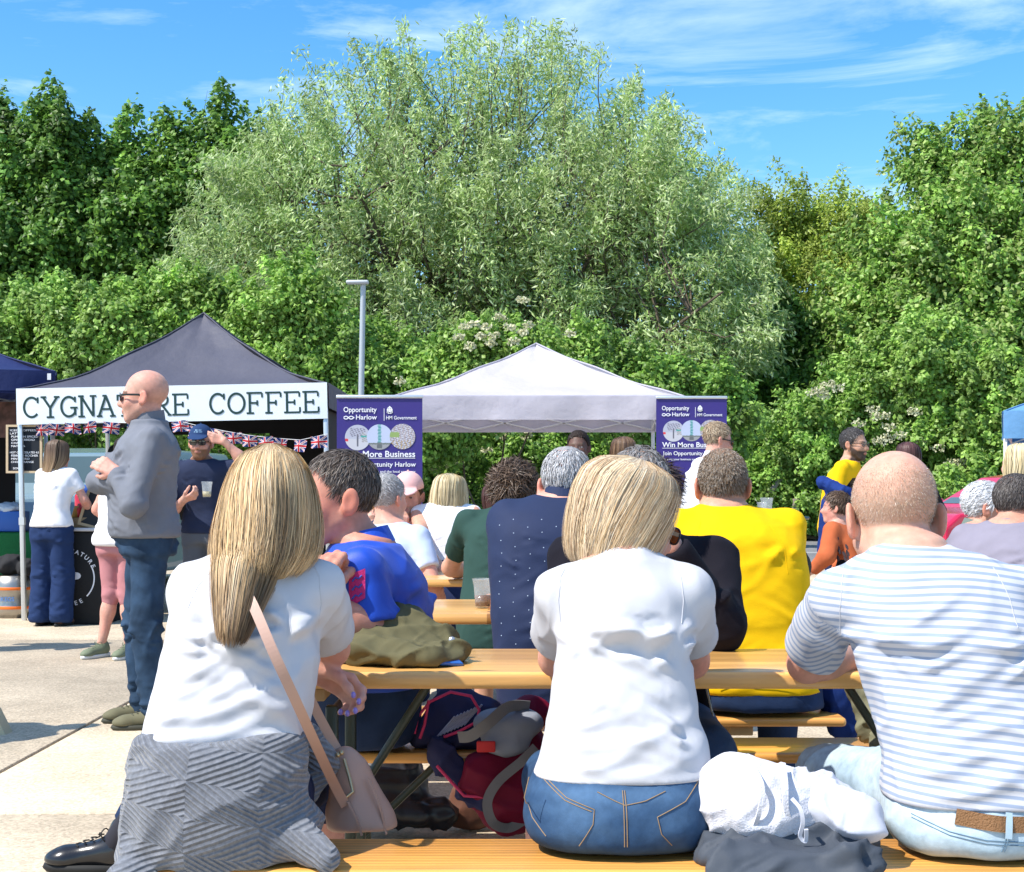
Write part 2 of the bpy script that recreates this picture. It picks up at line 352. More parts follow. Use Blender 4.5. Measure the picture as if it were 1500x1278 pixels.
SHELLM = lambda: M('hair mass', attr=True, rough=.75, spec=.2, bump=(420, .5, .002))
SKINM = lambda: M('skin', attr=True, rough=.56, spec=.32, sss=.12, bump=(420, .25, .0008), var=(60, .07), bump2=(110, .2, .0014))
def short_hair(parent, hf, o, R, hs, cols, L=.025, n=2200, w=.002, messy=.3, rec=0, shell=.008, comb=(0, .6, -.35), thin=None, name='hair', low=0):
    c = np.array([0, -.018, .045]); r = np.array([.077, .098, .088]) + shell
    def sh(P):
        q = ((P - o) @ R) / hs; d = smax(ell(c, r)(q), -(hair_mask(q, rec) + low), .012); d = smax(d, -hf(q) - .004, .003); 
        return d * hs
    b = o + R @ np.array([0, -.02, .04]) * hs; ex = .125 * hs
    dark = np.array(cols).mean(0) * .62
    def ccol(V):
        q = ((V - o) @ R) / hs; C = np.tile(dark, (len(V), 1)) * (1 + .25 * noise(V * 160, 3))[:, None]; return C
    sc = implicit(name, sh, b - ex, b + ex, .0065 * hs, SHELLM(), parent, col=ccol, disp=lambda V: .0022 * noise(V * 150, 8))
    d = rng.normal(size=(n * 3, 3)); d /= np.linalg.norm(d, axis=1)[:, None]; q = c + d * r * .985; m = (hair_mask(q, rec) + low > .002) & (q[:, 2] > -.085)
    if thin is not None: m &= rng.random(len(q)) > thin(q)
    q = q[m][:n]; nn = (q - c) / r**2; nn /= np.linalg.norm(nn, axis=1)[:, None]; s = 4; k = len(q)
    cb = np.array(comb, float)[None] + messy * rng.normal(size=(k, 3)); cb += np.stack([noise(q * 40, 21), noise(q * 40, 22), noise(q * 40, 23)], 1) * messy * 1.6
    cb -= nn * (cb * nn).sum(1)[:, None]; cb /= np.linalg.norm(cb, axis=1)[:, None] + 1e-9
    L_ = L * (.6 + .8 * rng.random(k)); P = np.zeros((k, s, 3)); 
    for i in range(s):
        t = i / (s - 1); P[:, i] = q + nn * (L_ * (t * (.25 + .4 * messy) - .18 * t * t))[:, None] + cb * (L_ * t * .95)[:, None] + np.array([0, 0, -1]) * (L_ * .12 * t * t)[:, None]
    cc = pal(cols, k)[:, None, :] * np.linspace(.75, 1.1, s)[None, :, None]
    Nn = np.repeat((nn + .35 * rng.normal(size=nn.shape))[:, None], s, 1); V, Q, C = strip_mesh(P, Nn, np.array([1, .95, .7, .15]) * w / hs, cc)
    V = (V * hs) @ R.T + o; link('hair_strand', np_mesh('hair strands', V, Q, False, C), HAIRM(), sc)
    return sc
def flow_hair(parent, keys, cols, n=2500, w=.0035, phi=(115, 100), s=22, root=None, o=(0, 0, 0), R=np.eye(3), dark=.45, end=.06, n_cl=60, ez=.6, layer=.16, wig=.006, cutf=None, dk=None, h=.008, tipcols=None, fly=.02):
    """hair falling over stacked ellipses; keys (z,cx,cy,a,b) from the crown down"""
    K = np.array(sorted(keys, key=lambda k: -k[0]), float); z0, z1 = K[0, 0], K[-1, 0]; R = np.array(R); o = np.array(o, float)
    zs_ = np.linspace(K[-1, 0], K[0, 0], 70); Kr = K[::-1]; R2 = [zs_]
    for c in range(1, 5):
        y = Kr[:, c]; zz_ = Kr[:, 0]; m = np.gradient(y, zz_); m[-1] = (y[-1] - y[-2]) / (zz_[-1] - zz_[-2]); i_ = np.clip(np.searchsorted(zz_, zs_) - 1, 0, len(zz_) - 2); h_ = zz_[i_ + 1] - zz_[i_]; t_ = (zs_ - zz_[i_]) / h_
        v_ = (2 * t_**3 - 3 * t_**2 + 1) * y[i_] + (t_**3 - 2 * t_**2 + t_) * h_ * m[i_] + (-2 * t_**3 + 3 * t_**2) * y[i_ + 1] + (t_**3 - t_**2) * h_ * m[i_ + 1]; v_ = np.convolve(np.pad(v_, 2, mode='edge'), np.ones(5) / 5, 'valid'); R2.append(np.maximum(v_, .003) if c > 2 else v_)
    K = np.stack(R2, 1)[::-1]
    base = np.array(cols).mean(0)
    kk = [(a[0], a[1], a[2], max(a[3] - .015, .003), max(a[4] - .015, .003)) for a in K]; pf = prof(kk, n=2.0, rnd=.01)
    def sh(P):
        Q = (P - o) @ R; d = pf(Q)
        cxy = np.interp(Q[:, 2], K[::-1, 0], K[::-1, 2]); tt = np.clip((z0 - Q[:, 2]) / (z0 - z1), 0, 1); 
        lim = np.interp(Q[:, 2], K[::-1, 0], K[::-1, 4]) * .35 * (1 - tt) - .005; d = smax(d, (Q[:, 1] - cxy) - lim, .01)
        if cutf is not None: d = smax(d, cutf(Q), .008)
        return d
    Rm = max(K[:, 3].max(), K[:, 4].max()) + .03; cm = np.array([K[:, 1].mean(), K[:, 2].mean(), (z0 + z1) / 2]); ext = np.array([Rm + np.ptp(K[:, 1]) / 2, Rm + np.ptp(K[:, 2]) / 2, (z0 - z1) / 2 + .02]); e2 = np.abs(R) @ ext
    me_c = o + R @ cm
    def cc(V):
        Q = (V - o) @ R; t = np.clip((z0 - Q[:, 2]) / (z0 - z1), 0, 1)[:, None]; g = np.arctan2(Q[:, 0] - np.interp(Q[:, 2], K[::-1, 0], K[::-1, 1]), .03)
        return np.clip(base * dark * (1 + .3 * noise(np.stack([g * 14, t[:, 0] * 1.5, t[:, 0]], 1), 4))[:, None], .003, 1)
    sc = implicit('hair', sh, me_c - e2, me_c + e2, h, SHELLM(), parent, col=cc)
    cl = rng.random(n_cl) * 2 - 1; ci = rng.integers(0, n_cl, n); u = cl[ci] + rng.normal(size=n) * .05; lay = rng.random(n); csh = rng.random(n_cl)
    tend = 1 - end * rng.random(n) ** .7 - .05 * csh[ci]; tst = .0 + .10 * rng.random(n); flyaway = (rng.random(n) < .09); wk_ = rng.random(n) * 50; fr_ = rng.random(n)
    P = np.zeros((n, s, 3)); Nn = np.zeros((n, s, 3)); ss = np.linspace(0, 1, s)
    for i, t_ in enumerate(ss):
        t = (tst + (tend - tst) * t_); tz = t ** ez * 0 + t; z = z0 - (z0 - z1) * (tz ** 1.25 * .35 + tz * .65) ; 
        cx = np.interp(z, K[::-1, 0], K[::-1, 1]); cy = np.interp(z, K[::-1, 0], K[::-1, 2]); a = np.interp(z, K[::-1, 0], K[::-1, 3]); b = np.interp(z, K[::-1, 0], K[::-1, 4])
        ph = np.radians(phi[0] + (phi[1] - phi[0]) * t); f = u * ph + .05 * noise(np.stack([u * 6, t * 3, csh[ci] * 20], 1), 9) + .13 * t * noise(np.stack([csh[ci] * 60, t * 2.2, t * 0], 1), 12) + .022 * noise(np.stack([wk_, t * 2.5, t * 0], 1), 14)
        sc_ = 1 - layer * lay * np.minimum(t * 3, 1) * .6 + flyaway * (.02 + fly * 4 * t * fr_) + wig * 2.2 * noise(np.stack([csh[ci] * 90, t * 4, t], 1), 15)
        th = .006 * (1 - lay)
        P[:, i] = np.stack([cx + (a * sc_ + th) * np.sin(f), cy - (b * sc_ + th) * np.cos(f), z + 0 * f], 1); Nn[:, i] = np.stack([np.sin(f) / (a + .01), -np.cos(f) / (b + .01), np.full(n, .0)], 1)
    Nn[:, :3, 2] += 8; Nn /= np.linalg.norm(Nn, axis=2, keepdims=True) + 1e-9; Nn += .2 * rng.normal(size=(n, 1, 3))
    c0 = pal(cols, n_cl, .1)[ci] * .5 + pal(cols, n, .12) * .5; tc = c0 if tipcols is None else pal(tipcols, n, .1); tt = np.clip((ss - .25) / .75, 0, 1)[None, :, None]
    C = c0[:, None] * (1 - tt) + tc[:, None] * tt; C = C * (1 - .35 * lay[:, None, None])
    if dk is not None:
        m_ = np.exp(-((u - dk[0]) / dk[1]) ** 2)[:, None] * np.clip((ss[None] - dk[2]) / .2, 0, 1); C = C * (1 - dk[3] * m_[:, :, None]); C[:, 0] *= .6; C[:, 1] *= .8
    ww = np.linspace(1, .8, s) * w; ww[-1] = w * .15; ww[0] *= .6; V, Q, Cc = strip_mesh(P, Nn, ww, C); V = V @ R.T + o
    link('hair_strand', np_mesh('hair strands', V, Q, False, np.clip(Cc, .003, 1)), HAIRM(), sc); return sc
MALE = [(0, .168, .120), (.14, .176, .128), (.34, .160, .112), (.55, .166, .118), (.72, .182, .120), (.86, .172, .104), (.94, .120, .08), (1.0, .068, .062)]
FEM = [(0, .178, .125), (.16, .180, .125), (.38, .138, .098), (.56, .142, .105), (.72, .155, .112), (.86, .148, .092), (.94, .105, .07), (1.0, .055, .052)]
def figure(label, at=(0, 0), yaw=0.0, sit=True, S=1.0, fem=False, seat=.478, lean=.10, side=0.0, hunch=.03, sw=None, kx=1.0, ky=1.0, belly=0.0, keys=None, neckz=None,
           head=(0, .02, .125, 0, 0, 0), hs=None, ear=1.0, skin=(.52, .30, .21), R=None, L=None, poleR=(.6, -.5, -.6), poleL=(-.6, -.5, -.6), handR={}, handL={}, top=None, bottom=None,
           hair=None, h=.010, beard=None, crop=None, lips=(.42, .17, .13), brow=(.12, .08, .05), legs=None, shoes=None, group=None, hh=None, knees=None, name='person', elb={}, scale=1.0, topZ=None, eb=-.004, swl=None, nzo=0, drop=0):
    yaw = math.radians(yaw); root = thing(name, label, 'person', (at[0], at[1], 0), yaw, group); g = 1.0 if not fem else .93; hs = hs or (1.0 if not fem else .94); sk = np.array(skin)
    z0 = seat if sit else .86 * S; nz = neckz or (seat + .60 * S if sit else 1.47 * S); T = nz - z0; base = FEM if fem else MALE
    if keys is None: keys = [(z0 + t * T, side * t, lean * t ** 1.3 - hunch * math.sin(math.pi * t) + belly * max(0, 1 - abs(t - .3) / .3) * .5, a * kx * S, b * ky * S + belly * max(0, 1 - abs(t - .3) / .3) * .5) for t, a, b in base]
    K = sorted(keys); nk = np.array([K[-1][1], K[-1][2], nz]); sw = sw or (.185 if not fem else .158) * S
    shz = nz - .062 * S - drop; cyS = np.interp(shz, [k[0] for k in K], [k[2] for k in K]); cxS = np.interp(shz, [k[0] for k in K], [k[1] for k in K])
    sh = {1: np.array([cxS + sw, cyS + .005, shz - .012]), -1: np.array([cxS - (swl or sw), cyS + .005, shz - .012])}
    l1, l2 = .285 * S * g, .25 * S * g; ra = .047 * g; arms = []; sleeves = []; hands = []; tips = []
    tgt = {1: R, -1: L}; pole = {1: poleR, -1: poleL}; hp = {1: handR, -1: handL}; J = {}
    for s in (1, -1):
        t = tgt[s]
        if t is None: t = sh[s] + np.array([s * .06, .12, -.42 * S])
        el, wr = ik(sh[s], t, l1, l2, pole[s])
        if s in elb: el = np.array(elb[s], float); wr = el + nrm(np.array(t, float) - el) * min(l2 * 1.05, max(np.linalg.norm(np.array(t, float) - el), l2 * .8))
        J[s] = (sh[s], el, wr); arms += [cap(sh[s], el, ra * 1.05, ra * .86), cap(el, el + (wr - el) * .35, ra * .86, ra * .88), cap(el + (wr - el) * .3, wr, ra * .86, ra * .56)]
        d = hp[s]; hd = nrm(wr - el) if 'dir' not in d else np.array(d['dir'], float); pn = d.get('palm', (0, 0, -1)); f, tp = hand_sdf(wr + hd * .0, hd, pn, 1.02 * g * S, d.get('side', -s if pn[2] < 0 else s), d.get('curl', .45), d.get('thumb', .8)); hands.append((f, wr + hd * .08)); tips.append(tp)
    o = nk + np.array(head[:3]) * hs
    if topZ: o[2] = topZ - .133 * hs
    Rh = rotz(math.radians(head[3])) @ rotx(math.radians(head[4])) @ roty(math.radians(head[5])); hf = head_sdf(fem, ear)
    neck = union([cap(nk + (0, -.01, -.05), o + Rh @ np.array([0, -.022, -.045]) * hs, .061 * g * hs, .053 * g * hs)] + [cap(nk + (0, 0, -.03), sh[s] + (0, 0, .018), .042, .036) for s in (1, -1)], .045)
    torso = prof(keys, e=eb, zmin=(seat + .02) if sit else None); hfw = lambda P: hf(((P - o) @ Rh) / hs) * hs
    if sit:
        hip = {s: np.array([s * .085 * kx + K[0][1], .02 + K[0][2], seat + .095]) for s in (1, -1)}
        kn = {s: np.array([s * .13 + K[0][1], .44 * S + K[0][2], seat + .045]) for s in (1, -1)}; an = {s: kn[s] + np.array([0, .0, -(seat - .04)]) for s in (1, -1)}
        if knees:
            for s in knees: kn[s] = np.array(knees[s][0], float); an[s] = np.array(knees[s][1], float)
    else:
        hip = {s: np.array([s * .088 * kx + K[0][1], K[0][2], z0 + .04]) for s in (1, -1)}; kn = {s: np.array([s * .10 + K[0][1], .02, .49 * S]) for s in (1, -1)}; an = {s: np.array([s * .10 + K[0][1], -.02, .085]) for s in (1, -1)}
        if knees:
            for s in knees: kn[s] = np.array(knees[s][0], float); an[s] = np.array(knees[s][1], float)
    legf = []
    for s in (1, -1): legf += [cap(hip[s], kn[s], .082 * g * kx, .058 * g), cap(kn[s], kn[s] * .65 + an[s] * .35, .057 * g, .056 * g), cap(kn[s] * .7 + an[s] * .3, an[s], .055 * g, .036 * g)]
    thigh_ = union([legf[0], legf[3]], .03); calf_ = union([legf[1], legf[2], legf[4], legf[5]], .03)
    legu = (lambda P: smin(smax(thigh_(P), seat + .012 - P[:, 2], .02), calf_(P), .02)) if sit else union(legf, .03); hfs = [f for f, _ in hands]; armu = union(arms, .03)
    def body(P):
        d = smin(torso(P), neck(P), .05); d = smin(d, armu(P), .035); d = smin(d, legu(P), .04)
        for f in hfs: d = smin(d, f(P), .018)
        return smin(d, hfw(P), .022)
    lowz = .03; hi = np.array([max(o[0] + .14, *[p[0] for s in (1, -1) for p in (*J[s], kn[s])]) + .17, max(o[1] + .14, *[p[1] for s in (1, -1) for p in (*J[s], kn[s], an[s])]) + .17, o[2] + .2])
    lo = np.array([min(o[0] - .14, *[p[0] for s in (1, -1) for p in (*J[s], kn[s])]) - .17, min(o[1] - .14, *[p[1] for s in (1, -1) for p in (*J[s], kn[s], an[s])]) - .17, 0.0])
    ka = np.array(keys); lo[0] = min(lo[0], (ka[:, 1] - ka[:, 3]).min() - .04); hi[0] = max(hi[0], (ka[:, 1] + ka[:, 3]).max() + .04); lo[1] = min(lo[1], (ka[:, 2] - ka[:, 4]).min() - .04); hi[1] = max(hi[1], (ka[:, 2] + ka[:, 4]).max() + .04)
    hb = [(o - .15 * hs, o + .15 * hs, (hh or h * .5))] + [(c - .115, c + .115, h * .42) for _, c in hands]
    Vs, Qs, n0 = [], [], 0
    V, Q = nets(body, lo, hi, h * 1.1); V = relax(V, Q, 2); C = V[Q].mean(1); kp = np.ones(len(Q), bool)
    for a, b, hv in hb: kp &= ~((C > a + h * .6) & (C < b - h * .6)).all(1)
    Vs.append(V); Qs.append(Q[kp]); n0 = len(V)
    for a, b, hv in hb: V, Q = nets(body, a, b, hv); V = relax(V, Q, 1, .5); Vs.append(V); Qs.append(Q + n0); n0 += len(V)
    V = np.concatenate(Vs); Q = np.concatenate(Qs); used = np.zeros(len(V), bool); used[Q] = True; mp = np.cumsum(used) - 1; V = V[used]; Q = mp[Q]
    q = ((V - o) @ Rh) / hs; c = np.tile(sk, (len(V), 1)); hd_ = (q[:, 2] > -.12) & (np.abs(q[:, 0]) < .12) & (np.abs(q[:, 1]) < .14)
    def paint(m, col, k=1.0):
        m = np.clip(m, 0, 1)[:, None] * k; return c * (1 - m) + np.array(col) * m
    red = np.exp(-((np.abs(q[:, 0]) - .045) ** 2 / .0006 + (q[:, 2] + .02) ** 2 / .001)) * (q[:, 1] > .03) + np.exp(-(q[:, 0] ** 2 / .0003 + (q[:, 2] + .025) ** 2 / .0006)) * (q[:, 1] > .09); c = paint(red * .35 * hd_, sk * (1.08, .68, .62))
    c = paint((np.abs(q[:, 0]) > .079) * (np.abs(q[:, 1] + .01) < .035) * (np.abs(q[:, 2]) < .045) * .5, sk * (1.1, .7, .62))
    c = paint(hd_ * (q[:, 1] > .087) * (1 - ((q[:, 0] / .0245) ** 2 + ((q[:, 2] + .0575) / .0115) ** 2)) * 3, lips)
    arch = .032 + .006 * np.clip(1 - ((np.abs(q[:, 0]) - .033) / .02) ** 2, 0, 1) - .004; c = paint(hd_ * (q[:, 1] > .06) * (np.abs(q[:, 0]) > .012) * (np.abs(q[:, 0]) < .052) * (1 - np.abs(q[:, 2] - arch) / .006) * 2, brow, .8)
    ex = np.abs(q[:, 0]) - .031; eyem = hd_ * (q[:, 1] > .075) * (1 - (ex / .0125) ** 2 - ((q[:, 2] - .009) / .0042) ** 2) * 4; c = paint(eyem, (.45, .42, .4)); c = paint(eyem * (np.abs(ex) < .0058), (.03, .025, .02))
    c = paint(hd_ * (q[:, 1] > .07) * (np.abs(ex) < .015) * (1 - np.abs(q[:, 2] - .0145) / .0016), brow, .7)
    if beard is not None:
        bm_ = np.minimum(np.clip((-.035 - q[:, 2] + .5 * np.clip(q[:, 1] - .085, 0, 1) * 0 + np.clip(.06 - q[:, 1], 0, 1) * .6) / .008, 0, 1), np.clip((q[:, 1] + .0) / .015, 0, 1)) * hd_; lipm = 1 - ((q[:, 0] / .025) ** 2 + ((q[:, 2] + .0575) / .010) ** 2); bm_ = bm_ * (1 - (lipm > 0) * (q[:, 1] > .085)); c = paint(bm_ * beard[1], beard[0])
    if crop is not None:
        m = np.clip(hair_mask(q, crop.get('rec', 0)) / .012, 0, 1) * (q[:, 2] > -.075) * hd_ * (hf(q) < .004) * (np.abs(q[:, 0]) < .081); top_ = np.clip(((q[:, 2] - crop.get('topz', .09)) / .03), 0, 1); m = m * (1 - crop.get('bald', 0) * top_)
        c = paint(m * crop.get('k', .6) * (.8 + .4 * (noise(V * 420, 5) * .5 + .5)), crop['col'])
    elb = sum(np.exp(-((V - J[s][1]) ** 2).sum(1) / .0022) for s in (1, -1)); c = paint(elb * .5, sk * (1.05, .66, .58))
    c = c * (1 + .07 * noise(V * 28, 2) + .06 * noise(V * 90, 6))[:, None] * (1 + noise(V * 14, 16)[:, None] * np.array([.02, -.08, -.08]))
    b = link('body', np_mesh('body', V, Q, True, np.clip(c, .003, 1)), SKINM(), root)
    if crop is not None and crop.get('n'):
        d = rng.normal(size=(crop['n'] * 3, 3)); d /= np.linalg.norm(d, axis=1)[:, None]; cc_, rr = np.array([0, -.018, .045]), np.array([.077, .098, .088]); p = cc_ + d * rr; tt = np.clip((p[:, 2] - crop.get('topz', .09)) / .03, 0, 1)
        m = (hair_mask(p, crop.get('rec', 0)) > .003) & (p[:, 2] > -.07) & (rng.random(len(p)) > crop.get('bald', 0) * tt); p = p[m][:crop['n']]; nn = (p - cc_) / rr ** 2; nn /= np.linalg.norm(nn, axis=1)[:, None]
        for _ in range(3): p = p - nn * hf(p)[:, None] * .9
        tdir = np.array([0, -.2, -1.]) + .3 * rng.normal(size=p.shape); Ls = crop.get('L', .006); P = np.stack([p, p + nn * Ls * .5 + tdir * Ls * .5, p + nn * Ls * .7 + tdir * Ls], 1); cl = pal(crop['pal'], len(p))[:, None] * np.ones((1, 3, 1))
        Vv, Qq, Cc = strip_mesh(P, np.repeat((nn + rng.normal(size=nn.shape) * .6)[:, None], 3, 1), np.array([1, .8, .2]) * crop.get('w', .0012), cl); link('hair', np_mesh('hair', (Vv * hs) @ Rh.T + o, Qq, False, Cc), HAIRM(), root)
    out = dict(root=root, J=J, o=o, Rh=Rh, hs=hs, nk=nk, K=K, hf=hf, hip=hip, kn=kn, an=an, tips=tips, body=body, sh=sh, bodyobj=b)
    if bottom: out['trousers'] = trousers(out, bottom, root, sit, seat, g, kx, h, lo, hi, keys)
    root.scale = (scale,) * 3
    if top: out['top'] = shirt(out, top, root, nz, z0, T, g, h, lo, hi, keys, ra, sw)
    if shoes:
        for s in (1, -1): shoe(root, an[s], shoes.get('dir', {}).get(s, (s * .12, 1, 0)), shoes, s)
    if hair:
        k = dict(hair); st = k.pop('style')
        if st == 'short': out['hair'] = short_hair(root, hf, o, Rh, hs, **k)
        elif st == 'flow':
            if k.pop('frame', 'head') == 'head': k['keys'] = [tuple(x * hs for x in a) for a in k['keys']]; out['hair'] = flow_hair(root, o=o, R=Rh, **k)
            else: out['hair'] = flow_hair(root, **k)
    return out
def shirt(o, t, root, nz, z0, T, g, h, lo, hi, keys, ra, sw):
    e = t.get('e', .012); hem = t.get('hem', z0 + .10 * T); fs = [prof(keys, e=e, zmin=hem, zmax=nz + t.get('up', -.004), rnd=.01)]; J = o['J']; sl_ = t.get('sleeve', 'short'); flare = t.get('flare', .012)
    ends = []; sides = []
    for s in (1, -1):
        arm = []; sides.append(arm)
        S_, E, Wr = J[s]; arm.append(cap(o['nk'] + (0, -.004, -.04 + t.get('trap', 0)), S_ + (0, 0, .012), .047, .049))
        if sl_ == 'short':
            k = t.get('sl', .62); e1 = S_ + (E - S_) * k; arm.append(cap(S_, e1, ra + .014, ra + .004 + flare)); ends.append((e1 - 0 * (E - S_), nrm(E - S_)))
        elif sl_ == 'long':
            arm += [cap(S_, E, ra + .018, ra + .014), cap(E, Wr, ra + .013, ra * .62 + .014)]; ends.append((Wr, nrm(Wr - E)))
        elif sl_ == 'half':
            e1 = E + (Wr - E) * t.get('sl', .3); arm += [cap(S_, E, ra + .018, ra + .016), cap(E, e1, ra + .014, ra + .014)]; ends.append((e1, nrm(Wr - E)))
    aus = [union(a, .03) for a in sides]
    hole = ell(o['nk'] + np.array([0, .012, .03 + t.get('neck', 0)]), (.072 * g + t.get('nw', 0), .075 * g, .05))
    def f(P):
        a = None
        for k_, au in enumerate(aus):
            b_ = au(P)
            if ends: p, d = ends[k_]; b_ = smax(b_, np.where(np.linalg.norm(P - p, axis=1) < .13, (P - p) @ d, -1), .003)
            a = b_ if a is None else smin(a, b_, .02)
        d = smin(fs[0](P), a, .045)
        if t.get('hood') is not None: d = smin(d, t['hood'](P), .02)
        d = smax(d, -hole(P), .008)
        if t.get('cut') is not None: d = smax(d, t['cut'](P), .006)
        return d
    w = t.get('wr', .006); rr_ = random.Random(t.get('seed', 1) * 7 + 3); kz = np.array(sorted(keys)); segs = []; A_ = lambda z, i: np.interp(z, kz[:, 0], kz[:, i])
    hz = hem; nf = t.get('nf', 1.0)
    fd_ = t.get('fd', rr_.choice((-1, 1)))
    for gi in range(int(5 * nf)):   # families of nearly parallel creases slanting over the back and belly
        u0 = [.06, .16, .27, .38, .52, .12, .33][gi % 7] + rr_.uniform(-.03, .03); z = z0 + u0 * T; z = max(z, hz + .025); sd_ = fd_ if rr_.random() < .8 else -fd_; L_ = rr_.uniform(.20, .40) * (1 - .25 * u0); an_ = rr_.uniform(.10, .40) + .35 * u0; bd = rr_.uniform(-.14, .02); m0 = rr_.uniform(.55, 1.0); sp_ = rr_.uniform(.026, .044)
        for q_ in range(rr_.choice((2, 3, 4))):
            zz = z + q_ * sp_ * (1 + .15 * rr_.uniform(-1, 1)); x0 = A_(zz, 1) + sd_ * A_(zz, 3) * m0 * rr_.uniform(.85, 1.05); Lq = L_ * rr_.uniform(.55, 1.1); aq = an_ + .05 * q_ + rr_.uniform(-.05, .05)
            if zz < z0 + .8 * T: segs.append(((x0, 0, zz), (x0 - sd_ * Lq * math.cos(aq), 0, zz + Lq * math.sin(aq)), rr_.uniform(.0075, .012), w * rr_.uniform(.35, .85) * (1 - .5 * u0), bd))
    for s in (1, -1):              # pulls from the armpits
        S_, E, _ = J[s]
        for i in range(int(5 * nf)):
            a0 = rr_.uniform(-.9, .35); p = S_ + np.array([-s * .035, 0, -.07 + rr_.uniform(-.02, .02)]); L_ = rr_.uniform(.09, .20); segs.append((p, p + L_ * np.array([-s * math.cos(a0), 0, math.sin(a0)]), rr_.uniform(.007, .012), w * rr_.uniform(.4, 1.0), rr_.uniform(-.15, .15)))
        for i in range(4):
            p = S_ + (E - S_) * rr_.uniform(.25, .6) + np.array([-s * .04, 0, -.02]); segs.append((p, p + np.array([s * rr_.uniform(.05, .09), 0, rr_.uniform(-.01, .05)]), rr_.uniform(.006, .010), w * rr_.uniform(.4, .9), 0.1))
    seed = t.get('seed', int(abs(lo[0] * 991)) % 97); zA = K0 = keys[0][0]
    def disp(V):
        u = np.clip((V[:, 2] - z0) / T, 0, 1); low = .45 + .9 * (1 - u) * (u > 0) + .25 * noise(V * 5, seed)
        d = w * .95 * ridge(V, (1, .1, .35), .30, .075, seed, 2.2) * low + w * .6 * ridge(V, (.8, 0, -.7), .25, .055, seed + 1, 2.0) * np.clip(noise(V * 4, seed + 7) + .3, 0, 1)
        for s in (1, -1):
            S_, E, _ = J[s]; m = np.exp(-(((V - S_) * (1, 1, .8)) ** 2).sum(1) / .02); r = ridge(V, (s * .25, .1, 1), .25, .05, seed + 3 + s, 2); d = d + w * .7 * r * m
            m2 = np.exp(-((V - (E)) ** 2).sum(1) / .006); 
            if sl_ != 'short': d = d + w * .9 * ridge(V, np.cross(E - S_, (0, 1, .3)), .2, .035, seed + 9, 2) * m2
        d = d * .6 + folds(V, segs) * .95 + w * .22 * noise(V * 22, seed + 11) + (t['disp'](V) if t.get('disp') else 0)
        d = d * np.clip((V[:, 2] - hem + .004) / .03, .15, 1)
        return np.maximum(d, -max(e, .008) * .8)
    col = t.get('col')
    sh = implicit(t.get('name', 'tshirt'), f, lo, hi, t.get('h', h), t['mat'], root, disp=disp, col=None if col is None else (lambda V: col(V, o)), it=2)
    for p, d, s in [(p, d, 1) for p, d in ends]:
        if sl_ == 'short' and t.get('cuff', True):
            pass
    if t.get('collar'):
        m = MB(); c = o['nk'] + np.array([0, -.002, .018]); pts = [c + np.array([math.sin(a) * .066 * g, -math.cos(a) * .062 * g, .012 * math.cos(a) - .008]) for a in np.linspace(-2.4, 2.4, 26)]
        m.ribbon(pts, .045, [nrm((p - c) * (1, 1, 0)) + np.array([0, 0, .5]) for p in pts], .005); m.build('collar', t.get('cmat', t['mat']), sh)
    elif t.get('rib', True):
        m = MB(); c = o['nk'] + np.array([0, .004, .008 + t.get('neck', 0) * .3]); rr = .064 * g + t.get('nw', 0) * .8; pts = [c + np.array([math.sin(a) * rr, -math.cos(a) * rr * .95, -.020 * (1 - math.cos(a)) + .004]) for a in np.linspace(0, 2 * math.pi, 33)]
        m.tube(pts, .0065, 8, caps=False); m.build('neckband', t.get('cmat', t['mat']), sh)
    return sh
